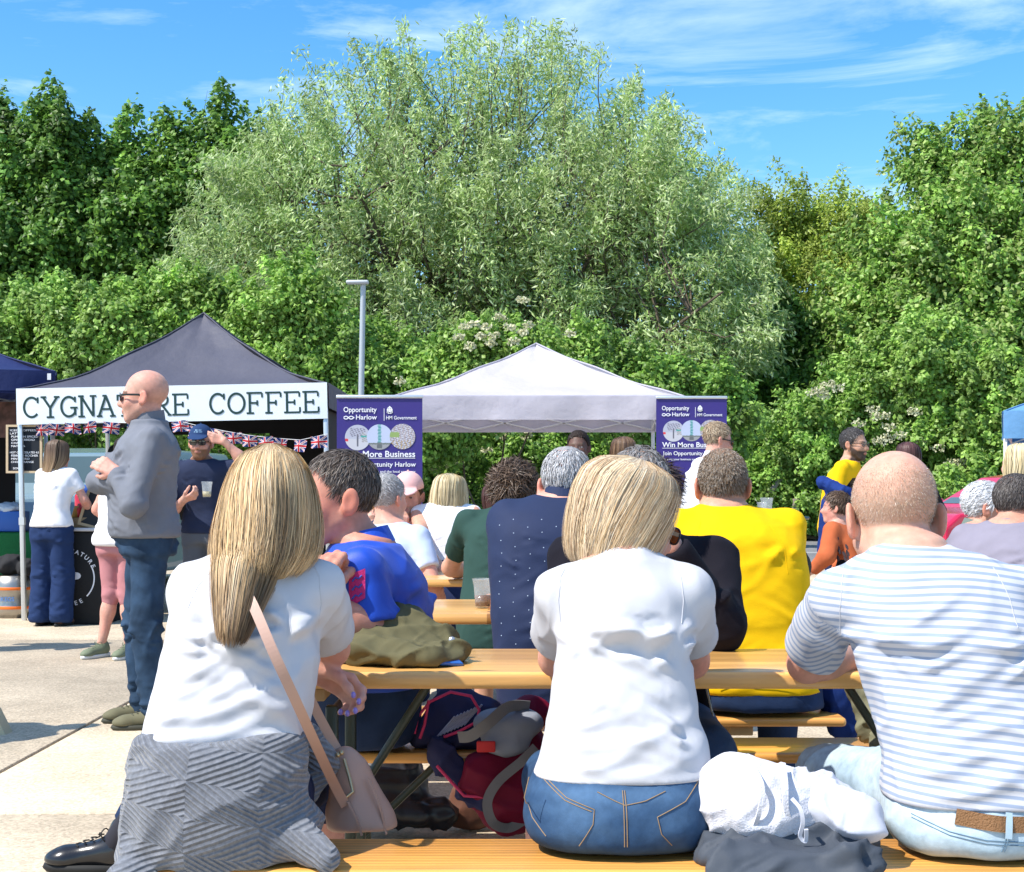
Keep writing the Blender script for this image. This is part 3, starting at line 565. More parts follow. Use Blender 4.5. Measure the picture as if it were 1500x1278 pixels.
def trousers(o, t, root, sit, seat, g, kx, h, lo, hi, keys):
    K = sorted(keys); wz = t.get('waist', K[0][0] + .17); hp = [k for k in K]; e = t.get('e', .011); fs = [prof(keys, e=e, zmin=K[0][0] - (0 if sit else .03), zmax=wz, rnd=.02)]; th = []; ca = []; L = t.get('len', 1.0); fl = t.get('flare', 0)
    for s in (1, -1):
        a, b, c = o['hip'][s], o['kn'][s], o['an'][s]; c2 = b + (c - b) * L; th.append(cap(a, b, (.088 * kx + e) * g + t.get('tw', 0), .066 * g + e * .6 + t.get('kw', 0))); ca.append(cap(b, c2, .066 * g + e * .6 + t.get('kw', 0), (.047 * g if L > .9 else .06 * g) + e * .7 + fl))
    thu = union(th, .025); cau = union(ca, .01)
    def f(P):
        d = smin(fs[0](P), thu(P), .05)
        if sit: d = smax(d, seat - P[:, 2] + .002, .025)
        d = smin(d, cau(P), .03); 
        if t.get('cut') is not None: d = smax(d, t['cut'](P), .006)
        return smax(d, .035 - P[:, 2], .004)
    w = t.get('wr', .005); rr_ = random.Random(5); tsg = []
    for s in (1, -1):
        for P0, D, n_ in ((o['kn'][s], .09, 5), (o['hip'][s], .08, 4), (o['an'][s] + (0, 0, .08), .06, 5)):
            for i in range(n_):
                z = P0[2] + rr_.uniform(-D, D); sd_ = rr_.choice((-1, 1)); x0 = P0[0] + sd_ * .07; L_ = rr_.uniform(.06, .13); tsg.append(((x0, 0, z), (x0 - sd_ * L_, 0, z + rr_.uniform(-.04, .05)), rr_.uniform(.007, .014), w * rr_.uniform(.6, 1.3), rr_.uniform(-.15, .15)))
    def disp(V):
        d = 0
        for s in (1, -1):
            for P0, D, q in ((o['kn'][s], .015, 1.2), (o['hip'][s], .02, .7), (o['an'][s], .02, 1.5)): d = d + q * np.exp(-((V - P0) ** 2).sum(1) / D) * ridge(V, (1, .2, .25 * s), .3, .05, 31 + s, 2)
        return np.maximum(w * (d + .35 * ridge(V, (1, .3, .2), .3, .08, 40, 2) + .3 * noise(V * 16, 41)) + folds(V, tsg) * (.3 if sit else 1.0), -.009)
    tr = implicit(t.get('name', 'jeans'), f, lo, hi, t.get('h', h), t['mat'], root, disp=disp, it=2, col=None if not t.get('col') else (lambda V: t['col'](V, o)))
    return tr
def shoe(root, an, d, p, s):
    d = nrm((d[0], d[1], 0)); a = math.atan2(-d[0], d[1]); R = rotz(a); k = p.get('k', 1.0); sole = p.get('sole', (.02, .02, .02)); hl = p.get('high', 0)
    b = np.array([an[0], an[1], 0]); 
    up = union([ell((0, -.01, .055), (.038, .055, .045)), cap((0, .02, .052), (0, .13, .036), .040, .034), ell((0, .15, .035), (.042, .05, .027)), cap((0, -.03, .06), (0, -.02, .085 + hl), .036, .038)], .03)
    def f(P): q = ((P - b) @ R) / k; return smax(up(q), .022 - q[:, 2], .003) * k
    m = implicit('shoe', f, b + (-.26, -.26, 0), b + (.26, .26, .16 + hl), .006, p['mat'], root, it=2)
    mb = MB(); n = 20; out = []
    for i in range(n):
        t = 2 * math.pi * i / n; y = .055 + .145 * math.sin(t); wd = .040 + .008 * math.sin(t - .4); out.append((wd * math.cos(t) * k, y * k))
    V = [R @ np.array([x, y, z]) + b for z, g_ in ((.0, .97), (.012, 1.03), (.026, 1.0)) for x, y in [(x * g_, y * g_) for x, y in out]]
    F_ = [(i * n + j, i * n + (j + 1) % n, (i + 1) * n + (j + 1) % n, (i + 1) * n + j) for i in range(2) for j in range(n)] + [tuple(range(n))[::-1], tuple(range(2 * n, 3 * n))]; mb.add(V, F_, 0, True)
    mb.build('sole', M('sole %s' % (tuple(sole),), sole, .7), m)
    if p.get('lace'):
        lb = MB()
        for i in range(5):
            y = .045 + .02 * i; z = .098 - .008 * i; ww = .022; pts = [R @ (np.array([x, y + .006 * math.sin(x * 200 + i), z + .002 - 8 * x * x]) * k) + b for x in np.linspace(-ww, ww, 6)]; lb.tube(pts, .0022 * k, 5)
        for sg in (-1, 1): lb.tube([R @ (np.array([sg * (.004 + .03 * math.sin(t)), .045 - .01 * t, .1 + .012 * math.sin(2 * t)]) * k) + b for t in np.linspace(0, 2.2, 8)], .002 * k, 5)
        lb.build('lace', M('lace %s' % (tuple(p['lace']),), p['lace'], .8), m)
    return m
def glasses(o, lens=(.01, .01, .012), frame=(.01, .01, .01), kind='sun', rough=.05, dy=0.0):
    m = MB(); hs = o['hs']; Rm = o['Rh']; mats = [M('frame %s' % (frame,), frame, .3, spec=.5), M('lens %s %s' % (lens, kind), lens, rough, spec=.8, coat=.6, alpha=1 if kind == 'sun' else .35)]
    T = lambda p: o['o'] + Rm @ (np.array(p, float) * hs)
    for s in (-1, 1):
        c = np.array([s * .033, .103 + dy, .010]); ring = []
        for t in np.linspace(0, 2 * math.pi, 19):
            x = .0265 * np.sign(math.cos(t)) * abs(math.cos(t)) ** .75; z = .0185 * np.sign(math.sin(t)) * abs(math.sin(t)) ** .8; ring.append(T(c + (x, -abs(x + s * .033) * .18 + .005, z)))
        m.tube(ring, (.0022 if kind == 'sun' else .0014) * hs, 6, 0, caps=False); n = len(m.V); m.add([T(c + (0, .001, 0))] + ring[:-1], [(0, i + 1, (i + 1) % 18 + 1) for i in range(18)], 1, True)
        m.ribbon([T((s * .060, .092 + dy, .016)), T((s * .076, .065, .017)), T((s * .083, .01, .014)), T((s * .083, -.012, .006))], [(.009 if kind == 'sun' else .004) * hs] * 4, Rm @ np.array([s, 0, 0.]), .003, 0)
    m.tube([T((-.007, .108 + dy, .014)), T((0, .110 + dy, .016)), T((.007, .108 + dy, .014))], .002 * hs, 6, 0)
    return m.build('sunglasses' if kind == 'sun' else 'glasses', mats, o['root'])
def baseball_cap(o, col, name='cap', logo=None):
    hs = o['hs']; Rm = o['Rh']; O = o['o']
    dome = ell((0, -.016, .055), (.088, .108, .093)); brim = ell((0, .105, .052), (.074, .085, .010), rotx(-.22))
    def f(P):
        q = ((P - O) @ Rm) / hs; d = smax(dome(q), .047 - q[:, 2] - .12 * np.clip(-q[:, 1], 0, 1) * 0, .006); b = smax(brim(q), .06 - q[:, 1], .004); return smin(d, b, .008) * hs
    c = O + Rm @ np.array([0, .03, .08]) * hs; cp = implicit(name, f, c - .19, c + .19, .0055, cloth('cap cloth %s' % (col,), col), o['root'])
    m = MB(); m.sphere(O + Rm @ np.array([0, -.016, .149]) * hs, .007, 5); m.build('button', cloth('cap cloth %s' % (col,), col), cp)
    if logo:
        mb = MB(); T = lambda p: O + Rm @ (np.array(p, float) * hs)
        for r in range(logo[1]):
            for k in range(9):
                x0 = -.03 + k * .0068; z = .098 - r * .013; y = lambda x: -.016 + .1085 * math.sqrt(max(0, 1 - (x / .089) ** 2 - ((z - .055) / .094) ** 2)) + .0015
                if (k * 7 + r * 3) % 4: mb.add([T((x, y(x), z + dz)) for x, dz in ((x0, 0), (x0 + .0048, 0), (x0 + .0048, .009), (x0, .009))], [(0, 1, 2, 3)], 0)
        mb.build('badge', M('badge print', logo[0], .6), cp)
    return cp
# ------------------------------------------------------------------ ground, road
def ground_mat(name, col, s1=.12):
    m = M(name, col, .92, bump=(55, .5, .006), var=(1.1, .10), spec=.2, bump2=(260, .5, .003)); nt = m.node_tree; N = nt.nodes; L = nt.links
    b = N['Principled BSDF']; src = b.inputs['Base Color'].links[0].from_socket; tc = N['Texture Coordinate'].outputs['Object']
    vo = N.new('ShaderNodeTexVoronoi'); vo.inputs['Scale'].default_value = 95; L.new(tc, vo.inputs['Vector']); mr = N.new('ShaderNodeMapRange'); L.new(vo.outputs['Color'], mr.inputs[0]); mr.inputs[3].default_value = .72; mr.inputs[4].default_value = 1.28
    nz = N.new('ShaderNodeTexNoise'); nz.inputs['Scale'].default_value = .55; nz.inputs['Detail'].default_value = 9; nz.inputs['Roughness'].default_value = .7; L.new(tc, nz.inputs['Vector']); m2 = N.new('ShaderNodeMapRange'); m2.inputs[1].default_value = .35; m2.inputs[2].default_value = .65; m2.inputs[3].default_value = .80; m2.inputs[4].default_value = 1.12; L.new(nz.outputs[0], m2.inputs[0])
    mu = N.new('ShaderNodeMath'); mu.operation = 'MULTIPLY'; L.new(mr.outputs[0], mu.inputs[0]); L.new(m2.outputs[0], mu.inputs[1])
    vm = N.new('ShaderNodeVectorMath'); vm.operation = 'SCALE'; L.new(src, vm.inputs[0]); L.new(mu.outputs[0], vm.inputs['Scale']); L.new(vm.outputs[0], b.inputs['Base Color']); return m
base = MB(); base.add([(-300, -60, -.03), (300, -60, -.03), (300, 500, -.03), (-300, 500, -.03)], [(0, 1, 2, 3)]); ground = tag(base.build('ground', ground_mat('joint grit', (.10, .085, .06))), kind='structure')
SLAB = ground_mat('concrete', (.54, .445, .325)); xs = [-2.17 + 4.6 * k for k in range(-4, 5)]; ys = [-4, 1.0, 5.2, 11.4, 16.6, 22.0]
for i in range(len(xs) - 1):
    for j in range(len(ys) - 1):
        m = MB(); x0, x1, y0, y1 = xs[i] + .012, xs[i + 1] - .012, ys[j] + .012, ys[j + 1] - .012; c = np.array([(x0 + x1) / 2, (y0 + y1) / 2, -.012]); m.rbox((0, 0, 0), (x1 - x0, y1 - y0, .024), .004, seg=1); m.build('concrete_slab', SLAB, ground, loc=c)
m = MB(); m.add([(-80, 22, -.02), (80, 22, -.02), (80, 37, -.02), (-80, 37, -.02)], [(0, 1, 2, 3)]); tag(m.build('road', ground_mat('asphalt', (.20, .20, .205))), kind='structure')
m = MB(); [m.add([(x, 28.6, -.016), (x + 6, 28.6, -.016), (x + 6, 28.75, -.016), (x, 28.75, -.016)], [(0, 1, 2, 3)]) for x in range(-60, 60, 6)]; tag(m.build('road_marking', M('road paint', (.7, .7, .68), .7)), kind='structure')
km = MB(); km.rbox((0, 0, 0), (.895, .28, .42), .02); kme = km.mesh('kerbstone'); kr = bpy.data.objects.new('kerb', None); COL.objects.link(kr); kr['kind'] = 'structure'; KM = ground_mat('kerb concrete', (.42, .39, .34))
for i in range(60): link('kerbstone', kme, KM, kr, loc=(-12 + i * .9, 37.14, -.03 + .002 * math.sin(i * 7)))
m = MB(); m.add([(-80, 37.3, .06), (80, 37.3, .06), (120, 140, .5), (-120, 140, .5)], [(0, 1, 2, 3)]); tag(m.build('verge', M('verge soil and grass', (.06, .075, .025), .95, bump=(8, .8, .05), var=(3, .3))), kind='structure')

# ------------------------------------------------------------------ foliage
def leaves(name, C, Nn, A, ln, wd, cols, mat, parent, kind=None):
    """C centres, Nn leaf normals, A long axes"""
    n = len(C); A = A - Nn * (A * Nn).sum(1)[:, None]; A /= np.linalg.norm(A, axis=1)[:, None] + 1e-9; B = np.cross(Nn, A); l = (ln * (.65 + .7 * rng.random(n)))[:, None]; w = (wd * (.7 + .6 * rng.random(n)))[:, None]
    V = np.stack([C - A * l * .5, C + B * w * .5 - A * l * .05 - Nn * w * .12, C + A * l * .5, C - B * w * .5 - A * l * .05 - Nn * w * .12], 1).reshape(-1, 3); Q = np.arange(4 * n).reshape(-1, 4)
    c = np.repeat(cols, 4, 0); return link(name, np_mesh(name, V, Q, False, c), mat, parent)
LEAFM = M('leaf', attr=True, rough=.45, spec=.4, translucent=.42)
def bark(): return M('bark', (.11, .085, .06), .95, bump=(18, 1, .03), var=(6, .3))
def crown_pts(lobes, n, clump=.7, cn=40, droop=.3, up=.35, shell=.55, spread=.5, flat=.8, sprayup=.55, sl=2.3, sg=.42, dy=0):
    vol = np.array([(l[3] * l[4]) for l in lobes]); P = []; NN = []; CC = []; V = 0
    for l, v in zip(lobes, vol / vol.sum()):
        c = PX(l[0], l[1] + dy, l[2]); k = l[2] / F; r = np.array([l[3] * k, (l[5] if len(l) > 5 else .6) * l[3] * k, l[4] * k]); m = int(n * v); nc = max(3, int(cn * v * len(lobes)))
        d = rng.normal(size=(nc, 3)); d /= np.linalg.norm(d, axis=1)[:, None]; d[:, 1] = np.where(rng.random(nc) < .66, -abs(d[:, 1]), d[:, 1]); rad = shell + (1 - shell) * rng.random(nc) ** .5; cc = c + d * (rad * (1 + .30 * noise(d * 2.7 + l[0], 5) + .12 * noise(d * 7 + l[0], 6)))[:, None] * r
        sd_ = d * (1, .8, .6) + np.array([0, 0, sprayup]) + .45 * rng.normal(size=(nc, 3)); sd_ /= np.linalg.norm(sd_, axis=1)[:, None]
        cr = clump * (.45 + 1.0 * rng.random(nc)); pk = cr ** 2; w = rng.choice(nc, m, p=pk / pk.sum()); g = rng.normal(size=(m, 3)); g /= np.linalg.norm(g, axis=1)[:, None]; rr = (rng.random(m) ** spread * np.where(rng.random(m) < .16, 1 + .75 * rng.random(m), 1))[:, None]
        tt = rng.random(m)[:, None]; p = cc[w] + sd_[w] * (tt - .55) * sl * cr[w][:, None] + g * rr * cr[w][:, None] * np.array([1.15, 1.0, flat]) * sg * 2 * (1.05 - .7 * tt); p[:, 2] -= droop * (np.hypot(g[:, 0], g[:, 1]) * rr[:, 0]) * cr[w]
        P.append(p); nn = g * .8 + d[w] * .3 + np.array([0, -.15, up]) + .55 * rng.normal(size=(m, 3)); NN.append(nn / np.linalg.norm(nn, axis=1)[:, None]); CC.append(np.stack([w + V, cr[w]], 1)); V += nc
    return np.concatenate(P), np.concatenate(NN), np.concatenate(CC)
def tree(label, lobes, n, name='tree', cat='tree', leaf=(.13, .085), pal_=((.07, .12, .03),), clump=.7, cn=40, trunk=None, limbs=True, long_=None, group=None, kw={}, base=None, lw=.16, stems=1):
    k = lobes[0]; b = base or (PX(k[0], k[1], k[2])[0], k[2] + .6); b = np.array([b[0], b[1], 0.]); root = thing(name, label, cat, tuple(b), 0, group)
    P, Nn, CC = crown_pts(lobes, n, clump, cn * 2, **kw); P = P[:, :]; ok = P[:, 2] > .12; P, Nn, CC = P[ok], Nn[ok], CC[ok]; m = len(P)
    A = rng.normal(size=(m, 3)) + np.array([0, 0, -.9]) if long_ is None else rng.normal(size=(m, 3)) * .45 + np.array(long_)
    ct = np.clip(.20 * rng.normal(size=(10000,)), -.5, .5); cols = pal(pal_, m, .16) * (1 + ct[(CC[:, 0].astype(int)) % 10000])[:, None]
    leaves('crown', P - b, Nn, A, leaf[0], leaf[1], np.clip(cols, .004, 1), LEAFM, root)
    t = MB(); 
    for l in lobes:
        c = PX(l[0], l[1], l[2]) - b + (0, .3, 0); s0 = np.array([rng.normal() * .12 * stems, rng.normal() * .12, 0]); mid = s0 * .4 + c * .45 + np.array([rng.normal() * .4, rng.normal() * .3, abs(c[2]) * .12]); r0 = lw * .6 * (l[3] * l[2] / F / 2.5) ** .5
        pts = [s0 * (1 - u) ** 2 + 2 * mid * u * (1 - u) + c * u * u + np.array([0.08 * math.sin(u * 9 + l[0]), 0, 0]) for u in np.linspace(0, 1, 9)]; t.tube(pts, list(np.linspace(r0, r0 * .3, 9)), 7)
        for q in range(7 if limbs else 3):
            d = nrm(rng.normal(size=3) + (0, -.2, .5)); e = c + d * np.array([l[3], l[3] * .7, l[4]]) * l[2] / F * .92; s_ = pts[int(rng.integers(4, 8))]; mm = (s_ + e) / 2 + rng.normal(size=3) * .25; t.tube([s_, s_ * .25 + mm * .5 + e * .25, (mm + e) / 2, e], [r0 * .32, r0 * .24, r0 * .16, r0 * .06], 5)
    t.build('trunk', trunk or bark(), root); return root
# willow: a fan of upswept limbs carrying feathery plumes
WP = ((0.443, 0.564, 0.226), (0.515, 0.638, 0.292), (0.345, 0.478, 0.146), (0.613, 0.71, 0.397), (0.27, 0.404, 0.106))
wz = 42.0; OUT = np.array([(235, 420), (225, 350), (262, 290), (300, 230), (375, 170), (395, 110), (430, 70), (475, 72), (520, 26), (600, 10), (655, 34), (720, 8), (820, 22), (862, 34), (905, 90), (960, 112), (1015, 150), (1060, 212), (1105, 232), (1120, 300), (1150, 380), (1175, 460), (1160, 540), (1000, 590), (700, 590), (450, 560), (300, 480)], float)
def inside(px, py):
    c = False; n = len(OUT)
    for i in range(n):
        x0, y0 = OUT[i]; x1, y1 = OUT[(i + 1) % n]
        if (y0 > py) != (y1 > py) and px < (x1 - x0) * (py - y0) / (y1 - y0) + x0: c = not c
    return c
wb = np.array([PX(700, 0, wz)[0], wz, 0]); w = thing('willow_tree', 'tall silvery green willow with loose wispy crown, largest tree in the middle', 'tree', tuple(wb)); limb = MB(); tw = MB(); P, A, Nn, CT = [], [], [], []; heads = []
for k in range(15):
    px = 300 + 800 * (k + .5) / 15 + rng.normal() * 18; top = np.interp(px, OUT[4:20, 0], OUT[4:20, 1]); e = PX(px, top + 190 + 90 * rng.random(), wz + rng.normal() * 2.4) - wb; s0 = np.array([rng.normal() * .5, rng.normal() * .4, 0]); mid = np.array([e[0] * .35, e[1] * .4, e[2] * .55]); pts = [s0 * (1 - t) ** 2 + 2 * mid * t * (1 - t) + e * t * t for t in np.linspace(0, 1, 12)]; limb.tube(pts, list(np.linspace(.19, .03, 12)), 8); heads.append(np.array(pts))
cnt = 0
while cnt < 1180:
    px, py = rng.uniform(225, 1175), rng.uniform(5, 590)
    if not inside(px, py): continue
    if rng.random() > (.55 + .45 * (py > 150)): continue
    cnt += 1; z = wz + (rng.random() - .55) * (2.5 + 5.5 * min(1, (py - 5) / 200)); tip = PX(px, py, z) - wb; out = np.clip((px - 700) / 450, -1, 1); hgt = 1 - py / 590.
    L = .9 + 1.5 * rng.random() + .5 * hgt; dirn = nrm(np.array([out * .75 + .25 * rng.normal(), .2 * rng.normal() - .15, .35 + 1.1 * hgt + .2 * rng.normal() - .45 * abs(out) * (1 - hgt)])); q0 = tip - dirn * L; q1 = (q0 + tip) / 2 + np.array([0, 0, .18 * L]) * (1 - hgt) - np.array([out * .1, 0, 0]); m_ = int(160 + 170 * rng.random()) if py > 130 else int(90 + 110 * rng.random())
    t = rng.random(m_) ** .8; t = t[:, None]; base = q0 * (1 - t) ** 2 + 2 * q1 * t * (1 - t) + tip * t * t; sg = (.34 * (1 - .72 * t)) * (.8 + .5 * rng.random()); p = base + rng.normal(size=(m_, 3)) * sg; p[:, 2] -= np.abs(rng.normal(size=m_)) * .16 * (1 - hgt * .7)
    P.append(p); g = rng.normal(size=(m_, 3)) + np.array([-.4, -.6, .35]); Nn.append(g / np.linalg.norm(g, axis=1)[:, None]); A.append(rng.normal(size=(m_, 3)) * .55 + dirn * .35 + np.array([out * .2, 0, -.75])); CT.append(np.full(m_, .13 * rng.normal()))
    h_ = heads[int(rng.integers(len(heads)))] if rng.random() < .2 else min((heads[int(rng.integers(len(heads)))] for _ in range(4)), key=lambda H: np.linalg.norm(H[-1][:2] - tip[:2])); dd = np.linalg.norm(h_ - q0 + np.array([0, 0, 1.0]), axis=1); a = h_[int(np.argmin(dd))]
    if np.linalg.norm(a - q0) < 5: tw.tube([a, (a + q0) / 2 + (0, 0, -.15), q0, (q0 + tip) / 2 * .5 + q1 * .5, tip], [.034, .026, .018, .012, .005], 4)
P = np.concatenate(P); cols = pal(WP, len(P), .13) * (1 + np.concatenate(CT))[:, None]; leaves('crown', P, np.concatenate(Nn), np.concatenate(A), .20, .052, np.clip(cols, .01, 1), LEAFM, w); limb.build('trunk', bark(), w); o_ = tw.build('branches', bark(), w); o_['kind'] = 'stuff'
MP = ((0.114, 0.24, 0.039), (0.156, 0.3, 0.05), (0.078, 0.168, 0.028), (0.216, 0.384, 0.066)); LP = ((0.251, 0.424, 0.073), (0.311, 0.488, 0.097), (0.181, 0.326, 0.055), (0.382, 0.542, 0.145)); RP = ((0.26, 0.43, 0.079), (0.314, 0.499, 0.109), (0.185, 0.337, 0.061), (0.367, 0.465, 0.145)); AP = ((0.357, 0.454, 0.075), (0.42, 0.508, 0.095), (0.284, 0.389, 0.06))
mk = dict(droop=.6, up=.55, shell=.68, spread=.5, flat=.55, dy=24)
tree('dark green broad tree at the far left edge', [(-10, 240, 46, 90, 105), (60, 210, 45, 75, 75), (30, 340, 45, 120, 90), (20, 420, 45, 120, 60)], 60000, leaf=(.19, .15), pal_=MP, clump=.95, cn=22, kw=mk)
tree('dark green tree second from the left with a shaded hollow', [(150, 235, 45.5, 70, 75), (190, 300, 44.5, 90, 70), (120, 320, 45, 80, 60), (190, 400, 46, 110, 60), (215, 225, 46, 30, 30)], 60000, leaf=(.19, .15), pal_=MP, clump=.95, cn=22, kw=mk)
tree('dark green tree with a square top just left of the willow', [(320, 190, 45, 55, 70), (350, 260, 44.5, 80, 80), (270, 280, 45, 70, 70), (340, 370, 45, 80, 60)], 50000, leaf=(.18, .14), pal_=MP + LP[:1], clump=.9, cn=22, kw=mk)
tree('yellow green tree filling the gap between willow and big right tree', [(1190, 330, 47, 90, 70), (1130, 370, 47, 60, 70), (1250, 350, 46, 60, 60), (1200, 420, 46, 100, 60)], 50000, leaf=(.15, .07), pal_=AP, clump=.75, cn=34, kw=dict(droop=.5, up=.5, shell=.5, spread=.5, flat=.8))
tree('tall bright green tree rising at the right edge', [(1400, 250, 41, 70, 90), (1480, 240, 41, 90, 95), (1380, 330, 40, 110, 75), (1470, 370, 39.5, 120, 90), (1310, 380, 41, 70, 70), (1360, 200, 41.5, 28, 38), (1440, 480, 39, 140, 90), (1300, 480, 40, 90, 70)], 100000, leaf=(.16, .115), pal_=RP, clump=.85, cn=26, kw=mk)
tree('dark shaded tree between the willow and the right hand tree', [(1160, 480, 43, 90, 70), (1240, 500, 43, 90, 70), (1110, 540, 42, 90, 60)], 26000, leaf=(.17, .12), pal_=MP, clump=.7, cn=26, kw=mk)
# shrubs in front
def bush(label, lobes, n, pal_=LP, leaf=(.12, .085), clump=.5, cn=28, name='bush', cat='bush', flowers=None):
    r = tree(label, lobes, n, name=name, cat=cat, leaf=leaf, pal_=pal_, clump=clump, cn=cn, limbs=False, lw=.08, stems=3, kw=dict(droop=.4, up=.5, shell=.72, spread=.5, flat=.7))
    if flowers:
        Vs, Qs, n0, cc = [], [], 0, []
        for px, py, z, s in flowers:
            c = PX(px, py, z) - np.array(r.location); k = 60; a = rng.random(k) * 6.28; q = np.sqrt(rng.random(k)) * s; C = c + np.stack([np.cos(a) * q, -abs(np.sin(a)) * q * .6, np.sin(a) * q * .45 + .02 * rng.normal(size=k)], 1); C[:, 1] -= .15
            for p in C:
                e = .020 * (1 + rng.random()); u = rng.normal(size=3); u /= np.linalg.norm(u); v = np.cross(u, rng.normal(size=3)); v /= np.linalg.norm(v); Vs += [p + u * e, p + v * e, p - u * e, p - v * e]; Qs.append([n0, n0 + 1, n0 + 2, n0 + 3]); n0 += 4
        o = link('blossom', np_mesh('blossom', np.array(Vs), np.array(Qs), False), M('elder blossom', (.72, .70, .48), .8, translucent=.3), r); o['kind'] = 'stuff'
    return r
bush('light green shrub at the left edge above the blue gazebo', [(40, 490, 31, 80, 60), (-20, 520, 30, 60, 60)], 26000)
bush('light green shrub behind the left side of the coffee tent', [(130, 480, 30, 80, 60), (120, 550, 30, 80, 40)], 30000)
bush('rounded light green shrub rising behind the coffee tent peak', [(240, 470, 30.5, 80, 65), (300, 460, 30.5, 60, 50), (220, 560, 30, 80, 60)], 34000)
bush('tall light green shrub between coffee tent peak and lamp post', [(430, 470, 29.5, 70, 75), (380, 500, 30, 60, 70), (455, 560, 29.5, 70, 70)], 36000)
bush('leafy shrub to the right of the lamp post behind the pale gazebo', [(580, 530, 31, 70, 60), (520, 570, 30, 60, 60), (620, 610, 30, 90, 60)], 32000, pal_=LP[:3] + MP[1:2])
fl = [(px + rng.normal() * 3, py + rng.normal() * 3, 29, .13) for px, py in [(682, 480), (700, 492), (715, 478), (730, 490), (745, 482), (762, 490), (755, 500), (690, 505), (770, 482), (720, 503), (738, 470), (768, 440), (700, 475), (672, 498), (590, 555), (835, 490)]]
bush('elder bush with creamy blossoms behind the pale gazebo peak', [(720, 510, 30, 70, 38), (800, 530, 30, 80, 45), (680, 560, 30, 70, 50)], 30000, pal_=LP, name='elder_bush', flowers=fl)
bush('shrub with yellowish tips behind the right slope of the pale gazebo', [(900, 560, 31, 80, 50), (980, 590, 31, 70, 50), (1040, 600, 31, 60, 50)], 30000, pal_=LP[:3] + MP[:2])
fl = [(px, py, 33, .15) for px, py in [(660, 632), (690, 640), (705, 628), (628, 655), (640, 668), (662, 676), (626, 672), (650, 684), (712, 660), (735, 640), (770, 640), (900, 690), (640, 690), (665, 700), (735, 634), (750, 628), (770, 632), (690, 655), (850, 632), (935, 636), (920, 650), (880, 680), (942, 632)]]
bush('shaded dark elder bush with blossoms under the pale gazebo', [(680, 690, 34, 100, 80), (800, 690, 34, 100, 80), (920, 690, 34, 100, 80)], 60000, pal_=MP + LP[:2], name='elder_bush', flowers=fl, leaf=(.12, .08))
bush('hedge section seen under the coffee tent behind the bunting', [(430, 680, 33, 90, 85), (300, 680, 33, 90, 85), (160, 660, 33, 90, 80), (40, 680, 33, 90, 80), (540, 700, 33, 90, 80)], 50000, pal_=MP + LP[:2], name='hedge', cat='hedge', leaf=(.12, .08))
fl = [(px + rng.normal() * 2, py + rng.normal() * 2, 34.5, .19) for px, py in [(1195, 575), (1210, 562), (1225, 570), (1254, 622), (1294, 624), (1282, 615), (1300, 642), (1315, 640), (1285, 646), (1345, 646), (1368, 656), (1390, 680), (1404, 677), (1378, 705), (1205, 578), (1190, 580), (1275, 600), (1340, 605), (1292, 610)]]
bush('sprawling elder hedge with creamy flower heads behind the bearded man', [(1260, 620, 36, 80, 60), (1190, 650, 36, 80, 70), (1340, 660, 36, 90, 90), (1220, 720, 36, 80, 60), (1400, 700, 36, 80, 80)], 70000, pal_=LP + MP[1:2], name='elder_hedge', cat='hedge', flowers=fl, leaf=(.12, .085))
bush('low clipped looking green hedge right of the second banner', [(1110, 680, 37, 60, 65), (1100, 730, 36.5, 70, 50), (1170, 735, 36.5, 70, 45), (1060, 720, 37, 60, 60)], 42000, pal_=LP[:3] + MP[1:2], name='hedge', cat='hedge', leaf=(.11, .08))
bush('bright shrub beneath the tall right tree', [(1340, 540, 35.5, 90, 80), (1440, 580, 35, 100, 80), (1280, 540, 36.5, 50, 50), (1500, 620, 34.5, 80, 90), (1470, 720, 34, 90, 80)], 62000, pal_=LP, leaf=(.13, .1))
# dense wood far behind
N_ = 60000; P = np.stack([rng.uniform(-42, 42, N_), 58 + rng.random(N_) * 7, rng.random(N_) ** .8 * 9.5], 1); P[:, 2] *= .85 + .15 * np.sin(P[:, 0] * .7) + .1 * noise(P * .3, 3); g = rng.normal(size=(N_, 3)) + (0, -.6, .3); g /= np.linalg.norm(g, axis=1)[:, None]
wd_ = leaves('distant_wood', P, g, rng.normal(size=(N_, 3)), .55, .4, pal(MP, N_, .2), LEAFM, None); wd_['kind'] = 'stuff'; wd_['label'] = 'dark distant wood filling the background behind the trees'; wd_['category'] = 'wood'

# ------------------------------------------------------------------ lamp post, brace
x0, _, zt = PX(532, 416, 26.5); lp = thing('lamp_post', 'slim grey lamp post with flat head standing behind the tents', 'lamp post', (x0 - .10, 26.5, 0)); GM = M('galvanised steel', (.42, .45, .48), .45, metal=.3)
m = MB(); m.tube([(0, 0, 0), (.03, 0, 1.2), (.10, 0, zt)], [.07, .062, .05], 12); m.build('pole', GM, lp); m = MB(); m.rbox((.0, -.05, zt + .02), (.42, .18, .07), .03); m.build('lamp_head', M('lamp head grey', (.5, .52, .54), .5), lp)
m = MB(); a = PX(1128, 722, 35.3); b_ = PX(1172, 660, 36.0); m.tube([a, (a + b_) / 2 + (0.02, 0, .01), b_], [.07, .06, .05], 8); tag(m.build('timber_brace', M('weathered timber', (.22, .19, .15), .9, bump=(30, .6, .01), stretch=(1, 1, .2))), 'weathered timber brace leaning diagonally in the hedge', 'timber')
for px in (1166, 1236):
    m = MB(); a = PX(px, 735, 35.2); m.rbox((a[0], a[1], .5), (.16, .16, 1.1), .02); tag(m.build('timber_post', M('weathered timber')), 'weathered timber post at foot of hedge, %s' % ('directly right of the bar table' if px < 1200 else 'behind the bearded man'), 'post')

